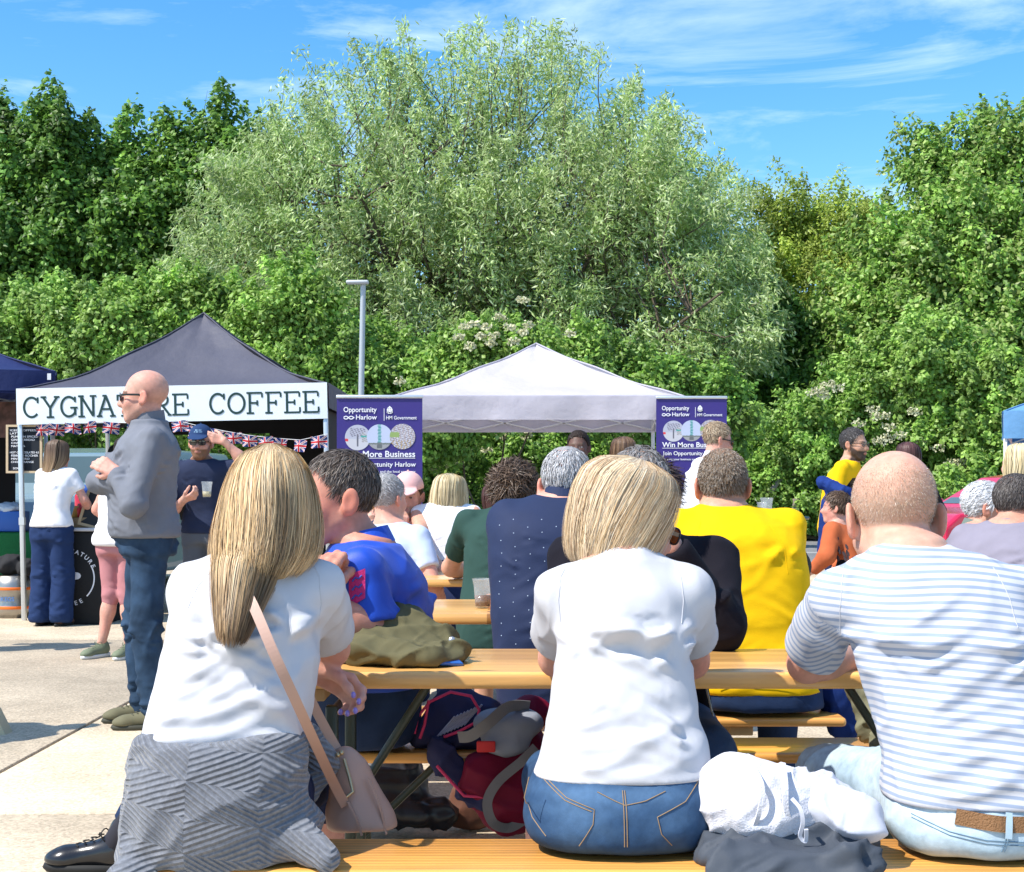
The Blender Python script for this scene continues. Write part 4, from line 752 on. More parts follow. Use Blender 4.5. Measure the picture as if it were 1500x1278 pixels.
# ------------------------------------------------------------------ tents
def gazebo(label, cx, yf, w, d, eave, val, peak, roofm, polem, valm=None, rz=0, sag=.12, name='gazebo', valh=None, front_only=None, folds=.02, seam=True):
    r = thing(name, label, 'gazebo', (cx, yf + d / 2, 0), rz); V = []; Q = []; n = 14; hw, hd = w / 2, d / 2
    cor = [(-hw, -hd), (hw, -hd), (hw, hd), (-hw, hd)]
    for s in range(4):
        a = np.array([*cor[s], eave]); b = np.array([*cor[(s + 1) % 4], eave]); t = np.array([0, 0, peak]); o = len(V)
        for i in range(n + 1):
            u = i / n
            for j in range(n + 1):
                v = j / n; p = (a * (1 - v) + b * v) * (1 - u) + t * u; edge = abs(2 * v - 1); p = p + np.array([0, 0, -sag * math.sin(math.pi * u ** .8) * (1.0 - .35 * edge ** 2)]) + np.array([0, 0, -.03 * (1 - edge ** 2) * (1 - u) * u * 4 + .012 * math.sin(v * 23 + s) * u * (1 - u) * 2 + .010 * math.sin(v * 9 + u * 14)]); 
                V.append(p)
        Q += [(o + i * (n + 1) + j, o + i * (n + 1) + j + 1, o + (i + 1) * (n + 1) + j + 1, o + (i + 1) * (n + 1) + j) for i in range(n) for j in range(n)]
    m = MB(); m.add(V, Q, 0, True); ro = m.build('roof', roofm, r)
    if seam:
        m = MB()
        for s in range(4):
            pts = [V[s * (n + 1) ** 2 + i * (n + 1)] + np.array([0, 0, .008]) for i in range(n + 1)]; m.tube(pts, .009, 5)
        m.build('seam', roofm, ro)
    vh = valh or val
    for s in range(4):
        a = np.array(cor[s]); b = np.array(cor[(s + 1) % 4]); out = nrm([(a + b)[0], (a + b)[1], 0]); m = MB(); VV = []; nn = 48; h_ = vh if s == 0 else val
        for k in range(4):
            for i in range(nn + 1):
                v = i / nn; f = folds * (math.sin(v * 37 + s) * .4 + math.sin(v * 15 + k * .6) * .6) * (.35 + .65 * k / 3); p = np.array([*(a * (1 - v) + b * v), eave + (.014 if k == 0 else 0) - h_ * k / 3]) + out * (.012 + f) ; VV.append(p)
        fi = [(k * (nn + 1) + i, (k + 1) * (nn + 1) + i, (k + 1) * (nn + 1) + i + 1, k * (nn + 1) + i + 1) for k in range(3) for i in range(nn)]; L_ = len(VV); VV += [p - out * .004 for p in VV]; fi += [tuple(q + L_ for q in f[::-1]) for f in fi]; m.add(VV, fi, 0, True); vo = m.build('valance', (valm if (valm and s == 0) else roofm), r)
    for x, y in cor:
        m = MB(); m.rbox((x * .985, y * .985, (eave - .02) / 2), (.042, .042, eave - .02), .006); m.box((x * .985, y * .985, .95), (.05, .05, .07)); m.build('leg', polem, r); 
    for s in range(4):
        a = np.array([*cor[s], 0]) * .975; b = np.array([*cor[(s + 1) % 4], 0]) * .975; m = MB(); q = [a * (1 - t) + b * t for t in np.linspace(0, 1, 5)]
        for i in range(4): m.tube([q[i] + (0, 0, eave - (.04 if i % 2 == 0 else val - .03)), q[i + 1] + (0, 0, eave - (val - .03 if i % 2 == 0 else .04))], .011, 5); m.tube([q[i] + (0, 0, eave - (val - .03 if i % 2 == 0 else .04)), q[i + 1] + (0, 0, eave - (.04 if i % 2 == 0 else val - .03))], .011, 5)
        m.build('truss', polem, r)
    return r
ALU = M('aluminium pole', (.62, .65, .68), .35, metal=.6); WST = M('white steel pole', (.62, .63, .64), .4)
def tentcloth(n, c, tr=.25): return M(n, c, .6, bump=(4.5, .5, .035), bump2=(14, .4, .008), var=(2.2, .05), spec=.3, translucent=tr)
# coffee tent: leg line from photo, front edge runs 13.4 m -> 12.7 m
a = PX(31, 0, 13.1); b_ = PX(486, 0, 13.1); fc = (a + b_) / 2; wv = b_ - a; ww = math.hypot(wv[0], wv[1]); ang = math.atan2(wv[1], wv[0]); ndir = np.array([-math.sin(ang), math.cos(ang)])
cofc = np.array([fc[0], fc[1]]) + ndir * ww / 2; eav = 2.165
coffee = gazebo('dark grey coffee tent with a white lettered front valance', cofc[0], cofc[1] - ww / 2, ww, ww, eav, .22, 3.02, tentcloth('charcoal tent cloth', (.085, .085, .115), .1), ALU, M('white banner vinyl', (.74, .80, .84), .45, var=(2, .04)), rz=ang, sag=.17, valh=.32, folds=.0015)
GL = {'C': ['arc', (.42, .5, .37, .44, 42, 322)], 'O': ['arc', (.42, .5, .36, .43, 0, 360)], 'G': ['arc', (.42, .5, .37, .44, 42, 330)]}
def slab_text(s, h, adv, mat, parent, loc, rz=0.0):
    m = MB(); st = .105; z = [0]
    def seg(x0, y0, x1, y1, w=st):
        z[0] += 1; d = np.array([x1 - x0, y1 - y0]); L = np.linalg.norm(d); d = d / L; p = np.array([-d[1], d[0]]) * w / 2; e = -.0002 - z[0] % 7 * .00015
        m.add([(ox + (x0 + p[0]) * h, e, (y0 + p[1]) * h), (ox + (x1 + p[0]) * h, e, (y1 + p[1]) * h), (ox + (x1 - p[0]) * h, e, (y1 - p[1]) * h), (ox + (x0 - p[0]) * h, e, (y0 - p[1]) * h)], [(0, 1, 2, 3)])
    def arc(cx, cy, rx, ry, a0, a1, w=st):
        n = 28; z[0] += 1; e = -.0002 - z[0] % 7 * .00015; V = []
        for i in range(n + 1):
            t = math.radians(a0 + (a1 - a0) * i / n)
            for q in (1, -1): V.append((ox + (cx + (rx + q * w / 2) * math.cos(t)) * h, e, (cy + (ry + q * w / 2) * math.sin(t)) * h))
        m.add(V, [(2 * i, 2 * i + 1, 2 * i + 3, 2 * i + 2) for i in range(n)])
    for k, c in enumerate(s):
        ox = k * adv; S = lambda x, y, w=.2: seg(x - w / 2, y, x + w / 2, y, .085)
        if c == 'C': arc(.42, .5, .34, .44, 45, 318); seg(.70, .68, .70, .95, .085)
        if c == 'O': arc(.42, .5, .36, .44, 0, 360)
        if c == 'G': arc(.42, .5, .34, .44, 45, 325); seg(.70, .70, .70, .95, .085); seg(.70, .12, .70, .45); seg(.48, .45, .82, .45, .085)
        if c == 'Y': seg(.42, .48, .42, .04); seg(.10, .95, .42, .46); seg(.74, .95, .42, .46); S(.12, .95, .26); S(.72, .95, .26); S(.42, .04, .34)
        if c == 'N': seg(.15, .04, .15, .96); seg(.15, .93, .66, .08); seg(.68, .04, .68, .96); S(.13, .96, .26); S(.68, .96, .3); S(.15, .04, .3)
        if c == 'A': seg(.10, .05, .40, .93); seg(.74, .05, .42, .93); seg(.22, .36, .62, .36, .085); S(.12, .04, .26); S(.72, .04, .26); seg(.26, .96, .46, .96, .085)
        if c == 'T': seg(.42, .04, .42, .95); seg(.06, .955, .78, .955, .085); seg(.10, .72, .10, .95, .085); seg(.74, .72, .74, .95, .085); S(.42, .04, .34)
        if c == 'U': seg(.15, .35, .15, .95); seg(.69, .35, .69, .95); arc(.42, .34, .27, .30, 180, 360); S(.15, .96, .28); S(.69, .96, .28)
        if c == 'R': seg(.18, .04, .18, .96); seg(.04, .955, .50, .955, .085); arc(.46, .72, .22, .24, -90, 90, .095); seg(.18, .475, .48, .475, .085); seg(.44, .47, .74, .06); S(.18, .04, .28); S(.76, .04, .18)
        if c in 'EF':
            seg(.18, .04, .18, .96); seg(.04, .955, .74, .955, .085); seg(.18, .50, .52, .50, .085); seg(.52, .38, .52, .62, .08); seg(.74, .74, .74, .95, .08)
            if c == 'E': seg(.04, .04, .76, .04, .085); seg(.76, .04, .76, .28, .08)
            else: S(.2, .04, .34)
        m.build('lettering', mat, parent, (loc[0], loc[1], loc[2]), (0, 0, rz)); m = MB()
slab_text('CYGNATURE COFFEE', .205, (ww - .12) / 16.0, M('dark green lettering', (.012, .045, .045), .5), coffee, (-ww / 2 + .055, -ww / 2 - .0150, eav - .265)); coffee.rotation_euler = (0, -.020, ang)
ct = M('coffee tent shade cloth', (.02, .02, .024), .8)
sh_ = MB(); sh_.box((ww / 2 - .06, .1, 1.0), (.02, ww - .4, 1.9)); sh_.build('side_panel', ct, coffee)
m = MB(); m.box((ww / 2 - .55, ww / 2 - .05, 1.0), (.95, .02, 1.9)); m.build('side_panel', ct, coffee); m = MB(); m.box((.1 - ww / 2 + 1.5, ww / 2 - .06, 1.98), (2.7, .02, .26)); m.build('side_panel', ct, coffee)
# bunting with union flags
def flag_mesh(w=.15, h=.105):
    nx, ny = 40, 24; V = []; Q = []; mi = []
    for j in range(ny + 1):
        for i in range(nx + 1): V.append((w * (i / nx - .5), .012 * math.sin(i / nx * 7 + j * .12), -h * j / ny))
    for j in range(ny):
        for i in range(nx):
            x = (i + .5) / nx * 2 - 1; y = (j + .5) / ny * 2 - 1; c = 0; X = x * 1.667; d1 = abs(X * .514 - y * .857 ); d2 = abs(X * .514 + y * .857); dd = min(d1, d2)
            if dd < .16: c = 1
            if dd < .055: c = 2
            if abs(x) < .17 or abs(y) < .27: c = 1
            if abs(x) < .10 or abs(y) < .17: c = 2
            Q.append((j * (nx + 1) + i, (j + 1) * (nx + 1) + i, (j + 1) * (nx + 1) + i + 1, j * (nx + 1) + i + 1)); mi.append(c)
    return np_mesh('flag', np.array(V), np.array(Q), True, mats=np.array(mi))
fme = flag_mesh(); [fme.materials.append(M(n, c, .7, translucent=.3)) for n, c in (('flag blue', (.02, .03, .16)), ('flag white', (.72, .72, .74)), ('flag red', (.55, .02, .03)))]
def bunting(label, pts, n, skip=()):
    r = thing('bunting', label, 'bunting', tuple(pts[0]), 0, 'strings of union flags under the coffee tent'); P0 = np.array(pts[0]); m = MB(); L = [np.array(p) - P0 for p in pts]; m.tube(L, .003, 4); m.build('string', M('string', (.6, .6, .6), .8), r); L = np.array(L)
    for i in range(n):
        t = (i + .5) / n * (len(L) - 1); k = int(t); p = L[k] * (1 - t + k) + L[k + 1] * (t - k); o = link('flag', fme, None, r, loc=tuple(p + (0, -.006, 0)), rot=(rng.normal() * .25, rng.normal() * .10, rng.normal() * .5))
def line(ps): return [PX(*p) for p in ps]
bunting('string of union flags hanging under left half of the coffee valance', line([(50, 622, 13.1), (90, 622, 13.1), (130, 618, 13.1), (190, 620, 13.0), (240, 614, 12.95)]), 7)
bunting('string of union flags sagging beside the capped man to the right tent leg', line([(250, 614, 12.9), (290, 624, 12.8), (330, 632, 12.7), (365, 638, 12.6), (400, 642, 12.55), (440, 645, 12.5), (480, 636, 12.4)]), 9)
# blue gazebo, left edge
_c = np.array([PX(81, 0, 13.5)[0], 13.5]) - rotz(.34)[:2, :2] @ np.array([1.5, -1.5])
gazebo('navy blue gazebo at the far left edge beside the coffee tent', _c[0], _c[1] - 1.5, 3.0, 3.0, 2.335, .185, 3.12, tentcloth('navy tent cloth', (.012, .022, .10), .1), ALU, sag=.10, rz=.34)
m = MB(); a = PX(72, 552, 13.44); m.box((0, 0, 0), (.035, .004, .06)); tag(m.build('care_tag', M('white label', (.7, .7, .72), .6), None, tuple(a)), 'small white tag on the navy gazebo valance', 'tag')
m = MB(); m.box((PX(22, 0, 15.6)[0] - .75, 15.6, 1.0), (1.5, .03, 2.0)); tag(m.build('side_wall', M('black tent wall', (.006, .006, .008), .9)), 'black rear wall hanging inside the navy gazebo', 'tent wall')
# pale gazebo
pale = gazebo('pale lilac grey gazebo with creased roof behind the banners', PX(789, 0, 14.5)[0], 14.5, 2.98, 2.98, 2.17, .235, 2.86, tentcloth('pale tent cloth', (.68, .65, .71), .42), WST, sag=.06, folds=.02)
# light blue tent at right
lb = tentcloth('light blue tent cloth', (.16, .36, .62), .3); _c = np.array([PX(1470, 0, 16)[0], 16]) - rotz(-.36)[:2, :2] @ np.array([-1.3, -1.3]); r = gazebo('light blue gazebo with hanging side wall at the right edge', _c[0], _c[1] - 1.3, 2.6, 2.6, 2.10, .30, 2.75, lb, WST, sag=.05, rz=-.36)
V = []; nn = 40
for k in range(9):
    for i in range(nn + 1): u = i / nn; V.append((-1.28 + u * 2.5 - .10 * (k / 8) ** 2 * (1 - u), -1.28 + .03 * math.sin(u * 60 + k * .3) * (k / 8), 1.74 - 1.70 * k / 8))
m = MB(); m.add(V, [(k * (nn + 1) + i, (k + 1) * (nn + 1) + i, (k + 1) * (nn + 1) + i + 1, k * (nn + 1) + i + 1) for k in range(8) for i in range(nn)], 0, True); m.build('side_wall', lb, r)

# ------------------------------------------------------------------ roll-up banners
def pic_disc(kind, R_, parent, loc):
    n = 44; V = []; Q = []; C = []
    def col(x, y):
        g = .45 + .05 * math.sin(x * 9 + y * 5)
        if kind == 0:   # pale street with a dark tree
            c = (.42, .43, .52) if y > -.1 else (.50, .50, .55)
            if abs(x) < .05 and -.7 < y < .3: c = (.12, .12, .15)
            if .05 < y < .75 and (abs(math.sin(x * 13 + y * 7)) * abs(math.sin(y * 19 - x * 8)) > .42) and abs(x) < .6: c = (.18, .17, .22)
            if x > .35 and y < .45 - (x - .3) * .5 and y > -.35: c = (.26, .25, .26) if math.sin(y * 40 + x * 20) > 0 else (.48, .48, .5)
            if .25 < x < .7 and .02 < y < .16: c = (.05, .32, .30)
            if x < -.75 and -.3 < y < -.1: c = (.6, .05, .06)
        elif kind == 1:
            c = (.45, .50, .66) if y > -.55 else (.30, .30, .32)
            if abs(x - .03 * math.sin(y * 20)) < .12 and y > -.5: c = (.10, .28, .30) if math.sin(y * 26) > -.3 else (.2, .4, .42)
            if abs(x) < .2 and -.9 < y < -.45: c = (.12, .13, .14)
            if abs(y + .52) < .06: c = (.15, .17, .16)
        else:
            q = math.sin(x * 23 + 3 * math.sin(y * 11)) * math.sin(y * 19 + x * 5); c = (.55, .55, .62) if q > .2 else ((.18, .16, .22) if q > -.35 else (.50, .42, .40))
            if x < -.25 and -.05 < y < .35: c = (.25, .35, .12)
            if y < -.3 and q < -.5: c = (.5, .35, .1)
        return c
    for j in range(n + 1):
        for i in range(n + 1):
            x, y = 2 * i / n - 1, 2 * j / n - 1; s = math.sqrt(max(0, 1 - y * y / 2)); t = math.sqrt(max(0, 1 - x * x / 2)); X, Y = x * s, y * t; V.append((X * R_, 0, Y * R_)); C.append(col(X, Y))
    Q = [(j * (n + 1) + i, j * (n + 1) + i + 1, (j + 1) * (n + 1) + i + 1, (j + 1) * (n + 1) + i) for j in range(n) for i in range(n)]
    link('printed_picture', np_mesh('printed_picture', np.array(V), np.array(Q), False, np.array(C)), M('banner print', attr=True, rough=.45), parent, loc)
WHT = M('white print', (.78, .78, .82), .5); PUR = M('banner vinyl', (.040, .026, .190), .38, spec=.4, var=(1.5, .06))
def banner(label, cx, y, w, top, printed, rz=0, base_z=0):
    r = thing('roll_up_banner', label, 'banner', (cx, y, 0), rz, None); h = top - .04; m = MB(); nz = 20
    zb = top - printed; V = [(x * w / 2, .002 * math.sin(k * .5), top - .02 - printed * k / nz) for k in range(nz + 1) for x in (-1, -.5, 0, .5, 1)]; m.add(V, [(k * 5 + i, (k + 1) * 5 + i, (k + 1) * 5 + i + 1, k * 5 + i + 1) for k in range(nz) for i in range(4)], 0, False)
    L_ = len(V); m.add([(x, yy + .004, z) for x, yy, z in V], [(k * 5 + i, k * 5 + i + 1, (k + 1) * 5 + i + 1, (k + 1) * 5 + i) for k in range(nz) for i in range(4)], 0); p = m.build('banner_sheet', PUR, r)
    if zb > .15: m = MB(); m.box((0, .004, (zb - .02) / 2 + .04), (w, .003, zb - .06)); m.build('banner_sheet', M('white banner sheet', (.62, .62, .68), .5), r, ).__setitem__('label', 'plain white lower sheet')
    m = MB(); m.rbox((0, 0, top - .008), (w + .01, .03, .03), .008); m.build('top_rail', ALU, r); m = MB(); m.rbox((0, .02, .05), (w + .04, .2, .08), .02); m.build('cassette', ALU, r); m = MB(); m.tube([(0, .04, .06), (0, .03, top - .01)], .009, 6); m.build('support_pole', ALU, r)
    k = w / .84; t = top; Y = -.0045; T = lambda b, s, x, z, bold=.01, al='LEFT', fit=None: text(b, s * k, WHT, p, (x * k, Y, t - z * k), bold=bold, align=al, fit=fit and fit * k)
    T('Opportunity', .072, -.355, .16, .012, fit=.325); T('Harlow', .066, -.235, .232, .012, fit=.205)
    m = MB(); 
    for q in (0, 1): m.ribbon([(x, Y, t - .215 * k + (.014 * math.sin((x / k + .355) * 62 + q * 3.14)) * k) for x in np.linspace(-.352, -.248, 20) * k], .009 * k, (0, 1, 0), .001 + q * .0006)
    m.build('logo', WHT, p); m = MB()
    m.box((.045 * k, Y, t - .185 * k), (.005 * k, .001, .12 * k))
    for dx, dz, sx, sz in ((.10, .148, .012, .03), (.082, .14, .010, .022), (.118, .14, .010, .022), (.10, .118, .022, .008), (.10, .168, .03, .010), (.078, .162, .008, .014), (.122, .162, .008, .014), (.10, .107, .008, .008)): m.add([((dx + math.cos(a) * sx) * k, Y, t - (dz - math.sin(a) * sz * .8) * k) for a in np.linspace(0, 2 * math.pi, 13)[:-1]], [tuple(range(12))])
    o_ = m.build('crest', WHT, p); o_['kind'] = 'stuff'; m = MB(); m.box((0, Y - .001, t - .612 * k), (.70 * k, .001, .005 * k)); m.build('rule', WHT, p)
    T('HM Government', .050, .062, .232, .006, fit=.30)
    pic_disc(0, .125 * k, p, (-.215 * k, -.0030, t - .41 * k)); pic_disc(1, .125 * k, p, (.0, -.0034, t - .405 * k)); pic_disc(2, .125 * k, p, (.225 * k, -.0038, t - .40 * k))
    T('Win More Business', .085, .352, .60, .015, 'RIGHT', fit=.70); T('Join Opportunity Harlow', .066, .355, .695, .010, 'RIGHT', fit=.70); T('growing your business and the local economy', .034, .352, .755, .008, 'RIGHT', fit=.70)
    if printed > 1.4:
        m = MB(); m.box((0.06 * k, Y, t - .855 * k), (.56 * k, .001, .006 * k)); m.build('logo', M('cyan print', (.05, .25, .65), .5), p)
        for i, s in enumerate(['Opportunity Harlow', 'the easy way for local', 'firms to connect and', 'supply projects in', 'the town.']): T(s, .050, -.05, .985 + i * .062, .003, 'LEFT', fit=.30 + .02 * (i % 3))
    return r
banner('purple roll-up banner with white print left of the pale gazebo', PX(556, 0, 12.5)[0], 12.5, .757, 2.043, 1.90, rz=.0)
banner('purple roll-up banner behind the man in a white shirt', PX(1013, 0, 14.4)[0], 14.4, .72, 2.165, .93)

# ------------------------------------------------------------------ far vehicles
def car(label, name, loc, rz, col, cat='car', van=False):
    r = thing(name, label, cat, loc, rz); L, Wd, H = (4.1, 1.72, 1.46) if not van else (4.6, 1.85, 1.75); pr = [(-L / 2, .35), (-L / 2 + .02, .75), (-L / 2 + .25, .92), (-.95, 1.0), (-.25, H - .06), (.2, H), (1.3, H - .03), (1.75, 1.05), (L / 2 - .02, .95), (L / 2, .38)]
    if van: pr = [(-L / 2, .35), (-L / 2 + .02, .85), (-L / 2 + .35, 1.08), (-1.35, 1.15), (-.75, H - .08), (-.2, H), (2.0, H - .02), (2.25, 1.2), (L / 2 - .02, 1.0), (L / 2, .38)]
    bm = bmesh.new(); paint = M('car paint %s' % (col,), col, .25, coat=.8, spec=.5)
    def prism(P, w0, inset=0.0):
        m = MB(); n = len(P); ws = [w0 * (1 if z < 1.02 else 1 - .18 * (z - 1.02) / .44) for x, z in P]; V = [(x, -w / 2, z) for (x, z), w in zip(P, ws)] + [(x, w / 2, z) for (x, z), w in zip(P, ws)]
        m.add(V, [tuple(range(n)), tuple(range(n, 2 * n))[::-1]] + [(i, i + n, (i + 1) % n + n, (i + 1) % n) for i in range(n)]); return m
    low = [(x, z) for x, z in pr]; b = prism(low + [(L / 2 - .5, .22), (-L / 2 + .5, .22)], Wd).build('body', paint, r); bv = b.modifiers.new('b', 'BEVEL'); bv.width = .05; bv.segments = 3; bv.limit_method = 'ANGLE'
    gl = M('car glass', (.06, .09, .085), .06, spec=.8, coat=.5); x0, x1 = (-.86, -.30) if not van else (-1.28, -.78); z0_, z1_ = 1.04, H - .12
    if van: z0_ = 1.18
    m = MB(); hw = Wd / 2 * .86; m.add([(x0 - .03, -hw, z0_), (x0 - .03, hw, z0_), (x1 - .03, hw * .9, z1_), (x1 - .03, -hw * .9, z1_)], [(0, 3, 2, 1)]); m.build('windscreen', gl, r)
    for s in (-1, 1):
        m = MB(); yy = lambda z: s * (Wd / 2 * (1 - .18 * (z - 1.02) / .44) + .006)
        for xa, xb in ((x0 + .12, .42), (.48, 1.35)): m.add([(xa, yy(z0_ + .02), z0_ + .02), (xb + .1, yy(z0_ + .02), z0_ + .02), (xb - .02, yy(z1_), z1_), (xa + .45 if xa < 0 else xa, yy(z1_), z1_)], [(0, 1, 2, 3)])
        m.build('side_window', gl, r); m = MB(); m.rbox((-.8, s * (Wd / 2 + .08), 1.05), (.12, .18, .13), .04); m.build('wing_mirror', paint, r)
        m = MB(); m.sphere((-L / 2 + .12, s * .62, .72), (.10, .16, .09), 6); m.build('headlight', M('headlight glass', (.6, .62, .65), .1, coat=.5), r)
        for x in (-1.25, 1.25):
            m = MB(); m.tube([(x, s * (Wd / 2 - .2), .31), (x, s * (Wd / 2 + .012), .31)], .31, 20); wh = m.build('wheel', M('tyre', (.02, .02, .02), .9), r); m = MB(); m.tube([(x, s * (Wd / 2), .31), (x, s * (Wd / 2 + .022), .31)], .19, 14); m.build('rim', ALU, wh)
    return r
car('red hatchback parked nose left beside the light blue gazebo', 'parked_car', (PX(1470, 0, 19)[0] + .55, 19.6, 0), .35, (.55, .015, .06))
car('pale teal estate car parked behind the coffee counter', 'parked_car', (PX(150, 0, 17.5)[0], 18.0, 0), 1.35, (.17, .24, .26), van=True)
# ------------------------------------------------------------------ benches and tables
def wood(name, col, stretch=(1.2, 16, 16)):
    m = M(name, col, .32, spec=.45, coat=.3, stretch=stretch, bump=(6, .16, .002), var=(1.1, .10), bump2=(40, .2, .0008)); nt = m.node_tree; N = nt.nodes; L = nt.links; b = N['Principled BSDF']; src = b.inputs['Base Color'].links[0].from_socket; mp = N['Mapping'].outputs[0]; tc = N['Texture Coordinate'].outputs['Object']
    nz = N.new('ShaderNodeTexNoise'); nz.inputs['Scale'].default_value = 2.4; nz.inputs['Detail'].default_value = 9; nz.inputs['Distortion'].default_value = 1.6; L.new(mp, nz.inputs['Vector'])
    wv = N.new('ShaderNodeTexWave'); wv.bands_direction = 'Y'; wv.inputs['Scale'].default_value = 1.0; wv.inputs['Distortion'].default_value = 5; wv.inputs['Detail'].default_value = 3; wv.inputs['Detail Scale'].default_value = .7; L.new(mp, wv.inputs['Vector'])
    # staves glued side by side: each strip its own tone
    mp2 = N.new('ShaderNodeMapping'); mp2.inputs['Scale'].default_value = (1.1, 19, 0); L.new(tc, mp2.inputs[0]); vo = N.new('ShaderNodeTexBrick'); vo.inputs['Scale'].default_value = 1; vo.inputs['Mortar Size'].default_value = .012; vo.inputs['Brick Width'].default_value = 2.9; vo.inputs['Row Height'].default_value = 1.0
    vo.inputs['Color1'].default_value = (.78, .74, .66, 1); vo.inputs['Color2'].default_value = (1.18, 1.16, 1.1, 1); vo.inputs['Mortar'].default_value = (.5, .4, .3, 1); L.new(mp2.outputs[0], vo.inputs['Vector'])
    kn = N.new('ShaderNodeTexVoronoi'); mp3 = N.new('ShaderNodeMapping'); mp3.inputs['Scale'].default_value = (2.4, 11, 2); L.new(tc, mp3.inputs[0]); L.new(mp3.outputs[0], kn.inputs['Vector']); kn.inputs['Scale'].default_value = 1; kr_ = N.new('ShaderNodeMapRange'); kr_.inputs[1].default_value = .04; kr_.inputs[2].default_value = .13; kr_.inputs[3].default_value = .35; kr_.inputs[4].default_value = 1; L.new(kn.outputs['Distance'], kr_.inputs[0])
    mr = N.new('ShaderNodeMapRange'); mr.inputs[3].default_value = .74; mr.inputs[4].default_value = 1.2; mu = N.new('ShaderNodeMath'); mu.operation = 'MULTIPLY'; mr2 = N.new('ShaderNodeMapRange'); mr2.inputs[3].default_value = .78; mr2.inputs[4].default_value = 1.14
    L.new(nz.outputs[0], mr.inputs[0]); L.new(wv.outputs[0], mr2.inputs[0]); L.new(mr.outputs[0], mu.inputs[0]); L.new(mr2.outputs[0], mu.inputs[1]); mu2 = N.new('ShaderNodeMath'); mu2.operation = 'MULTIPLY'; L.new(mu.outputs[0], mu2.inputs[0]); L.new(kr_.outputs[0], mu2.inputs[1])
    vm = N.new('ShaderNodeVectorMath'); vm.operation = 'SCALE'; L.new(src, vm.inputs[0]); L.new(mu2.outputs[0], vm.inputs['Scale']); v2 = N.new('ShaderNodeVectorMath'); v2.operation = 'MULTIPLY'; L.new(vm.outputs[0], v2.inputs[0]); L.new(vo.outputs['Color'], v2.inputs[1]); L.new(v2.outputs[0], b.inputs['Base Color']); return m
WOOD = wood('varnished pine', (.70, .385, .125)); WOOD2 = wood('varnished pine bench', (.70, .335, .085)); BATT = M('pine batten', (.42, .27, .12), .6, var=(8, .1)); GST = M('dark green steel', (.035, .045, .03), .4, spec=.5)
def board(w, d, th): m = MB(); m.rbox((0, 0, 0), (w, d, th), min(.013, th * .42), seg=4); return m.mesh('top')
def trestle(label, name, cx, y0, y1, x0, x1, zt, th, cat, mat=WOOD, rz=0):
    r = thing(name, label, cat, ((x0 + x1) / 2, (y0 + y1) / 2, 0), rz); w, d = x1 - x0, y1 - y0; top = link('tabletop' if cat == 'table' else 'seat', board(w, d, th), mat, r, loc=(0, 0, zt - th / 2))
    for s in (-1, 1):
        xb = s * (w / 2 - .33); m = MB(); m.rbox((xb, 0, zt - th - .016), (.075, d - .05, .030), .004); m.build('batten', BATT, r); m = MB(); q = d / 2 - .05; zz = zt - th - .045
        for sy in (-1, 1): m.rbox((xb - s * .05, sy * q * .95, zz / 2), (.028, .028, zz), .004)
        m.tube([(xb - s * .05, -q * .95, .16), (xb - s * .05, q * .95, .16)], .012, 8); m.tube([(xb - s * .05, -q * .95, zz - .02), (xb - s * .05, q * .95, zz - .02)], .012, 8); m.build('leg_frame', GST, r)
        m = MB(); m.tube([(xb - s * .05, 0, zz * .55), (xb - s * .27, 0, zt - th - .012)], .011, 8); m.build('brace', GST, r)
    return r
trestle('long pine bench in the foreground under the two women and striped man', 'bench', 0, 2.66, 2.915, -.70, 1.52, .47, .030, 'bench', WOOD2)
trestle('nearest pine table with the olive jacket lying on it', 'trestle_table', 0, 3.24, 3.74, -.80, 1.42, .77, .040, 'table')
trestle('pine bench on the far side of the nearest table, backpack on it', 'bench', 0, 3.86, 4.12, -.80, 1.42, .47, .030, 'bench', WOOD2)
trestle('pine bench seating the navy shirt and yellow shirt men', 'bench', 0, 4.47, 4.73, -1.15, 1.06, .47, .030, 'bench', WOOD2)
trestle('middle pine table carrying the plastic cup of cola', 'trestle_table', 0, 4.80, 5.48, -1.15, 1.0, .77, .036, 'table')
trestle('pine bench behind the middle table, mostly hidden by diners', 'bench', 0, 5.62, 5.86, -1.15, 1.0, .47, .030, 'bench', WOOD2)
trestle('pine bench under the man in the dark green shirt', 'bench', 0, 6.12, 6.36, -1.3, .9, .47, .030, 'bench', WOOD2)
trestle('third pine table where the green shirt elbow rests', 'trestle_table', 0, 6.72, 7.40, -1.3, .9, .77, .036, 'table')
trestle('pine bench of the woman in white knit beyond the third table', 'bench', 0, 7.75, 8.0, -1.4, .8, .47, .030, 'bench', WOOD2)
trestle('pine bench for the grey shirt men on the right', 'bench', 0, 5.7, 5.95, 1.75, 3.6, .47, .030, 'bench', WOOD2)
trestle('pine table between the white haired man and the grey shirt man', 'trestle_table', 0, 6.2, 6.8, 1.9, 3.7, .77, .036, 'table')
def cup(label, c, k=1, drink=None, fill=.45, group=None, kind_='plastic_cup'):
    r = thing(kind_, label, 'cup', tuple(c), 0, group); PL = M('clear plastic', (.75, .78, .80), .12, alpha=.16, spec=.7); m = MB(); m.lathe([(.0, .002), (.027, .002), (.030, .05), (.0335, .085), (.036, .088), (.037, .100), (.0385, .102), (.0385, .105), (.0365, .103), (.0325, .085), (.026, .006)], n=24); V = m.V
    m.V = [(x * k, y * k, z * k) for x, y, z in m.V]; m.build('cup_wall', PL, r)
    if drink: m = MB(); m.lathe([(.0, .006), (.0262, .006), (.0262 + .006 * fill, .1 * fill), (0, .1 * fill)], n=24); m.V = [(x * k, y * k, z * k) for x, y, z in m.V]; m.build('drink', M('drink %s' % (drink,), drink, .1, spec=.6, bump=(300, .3, .001)), r)
    return r
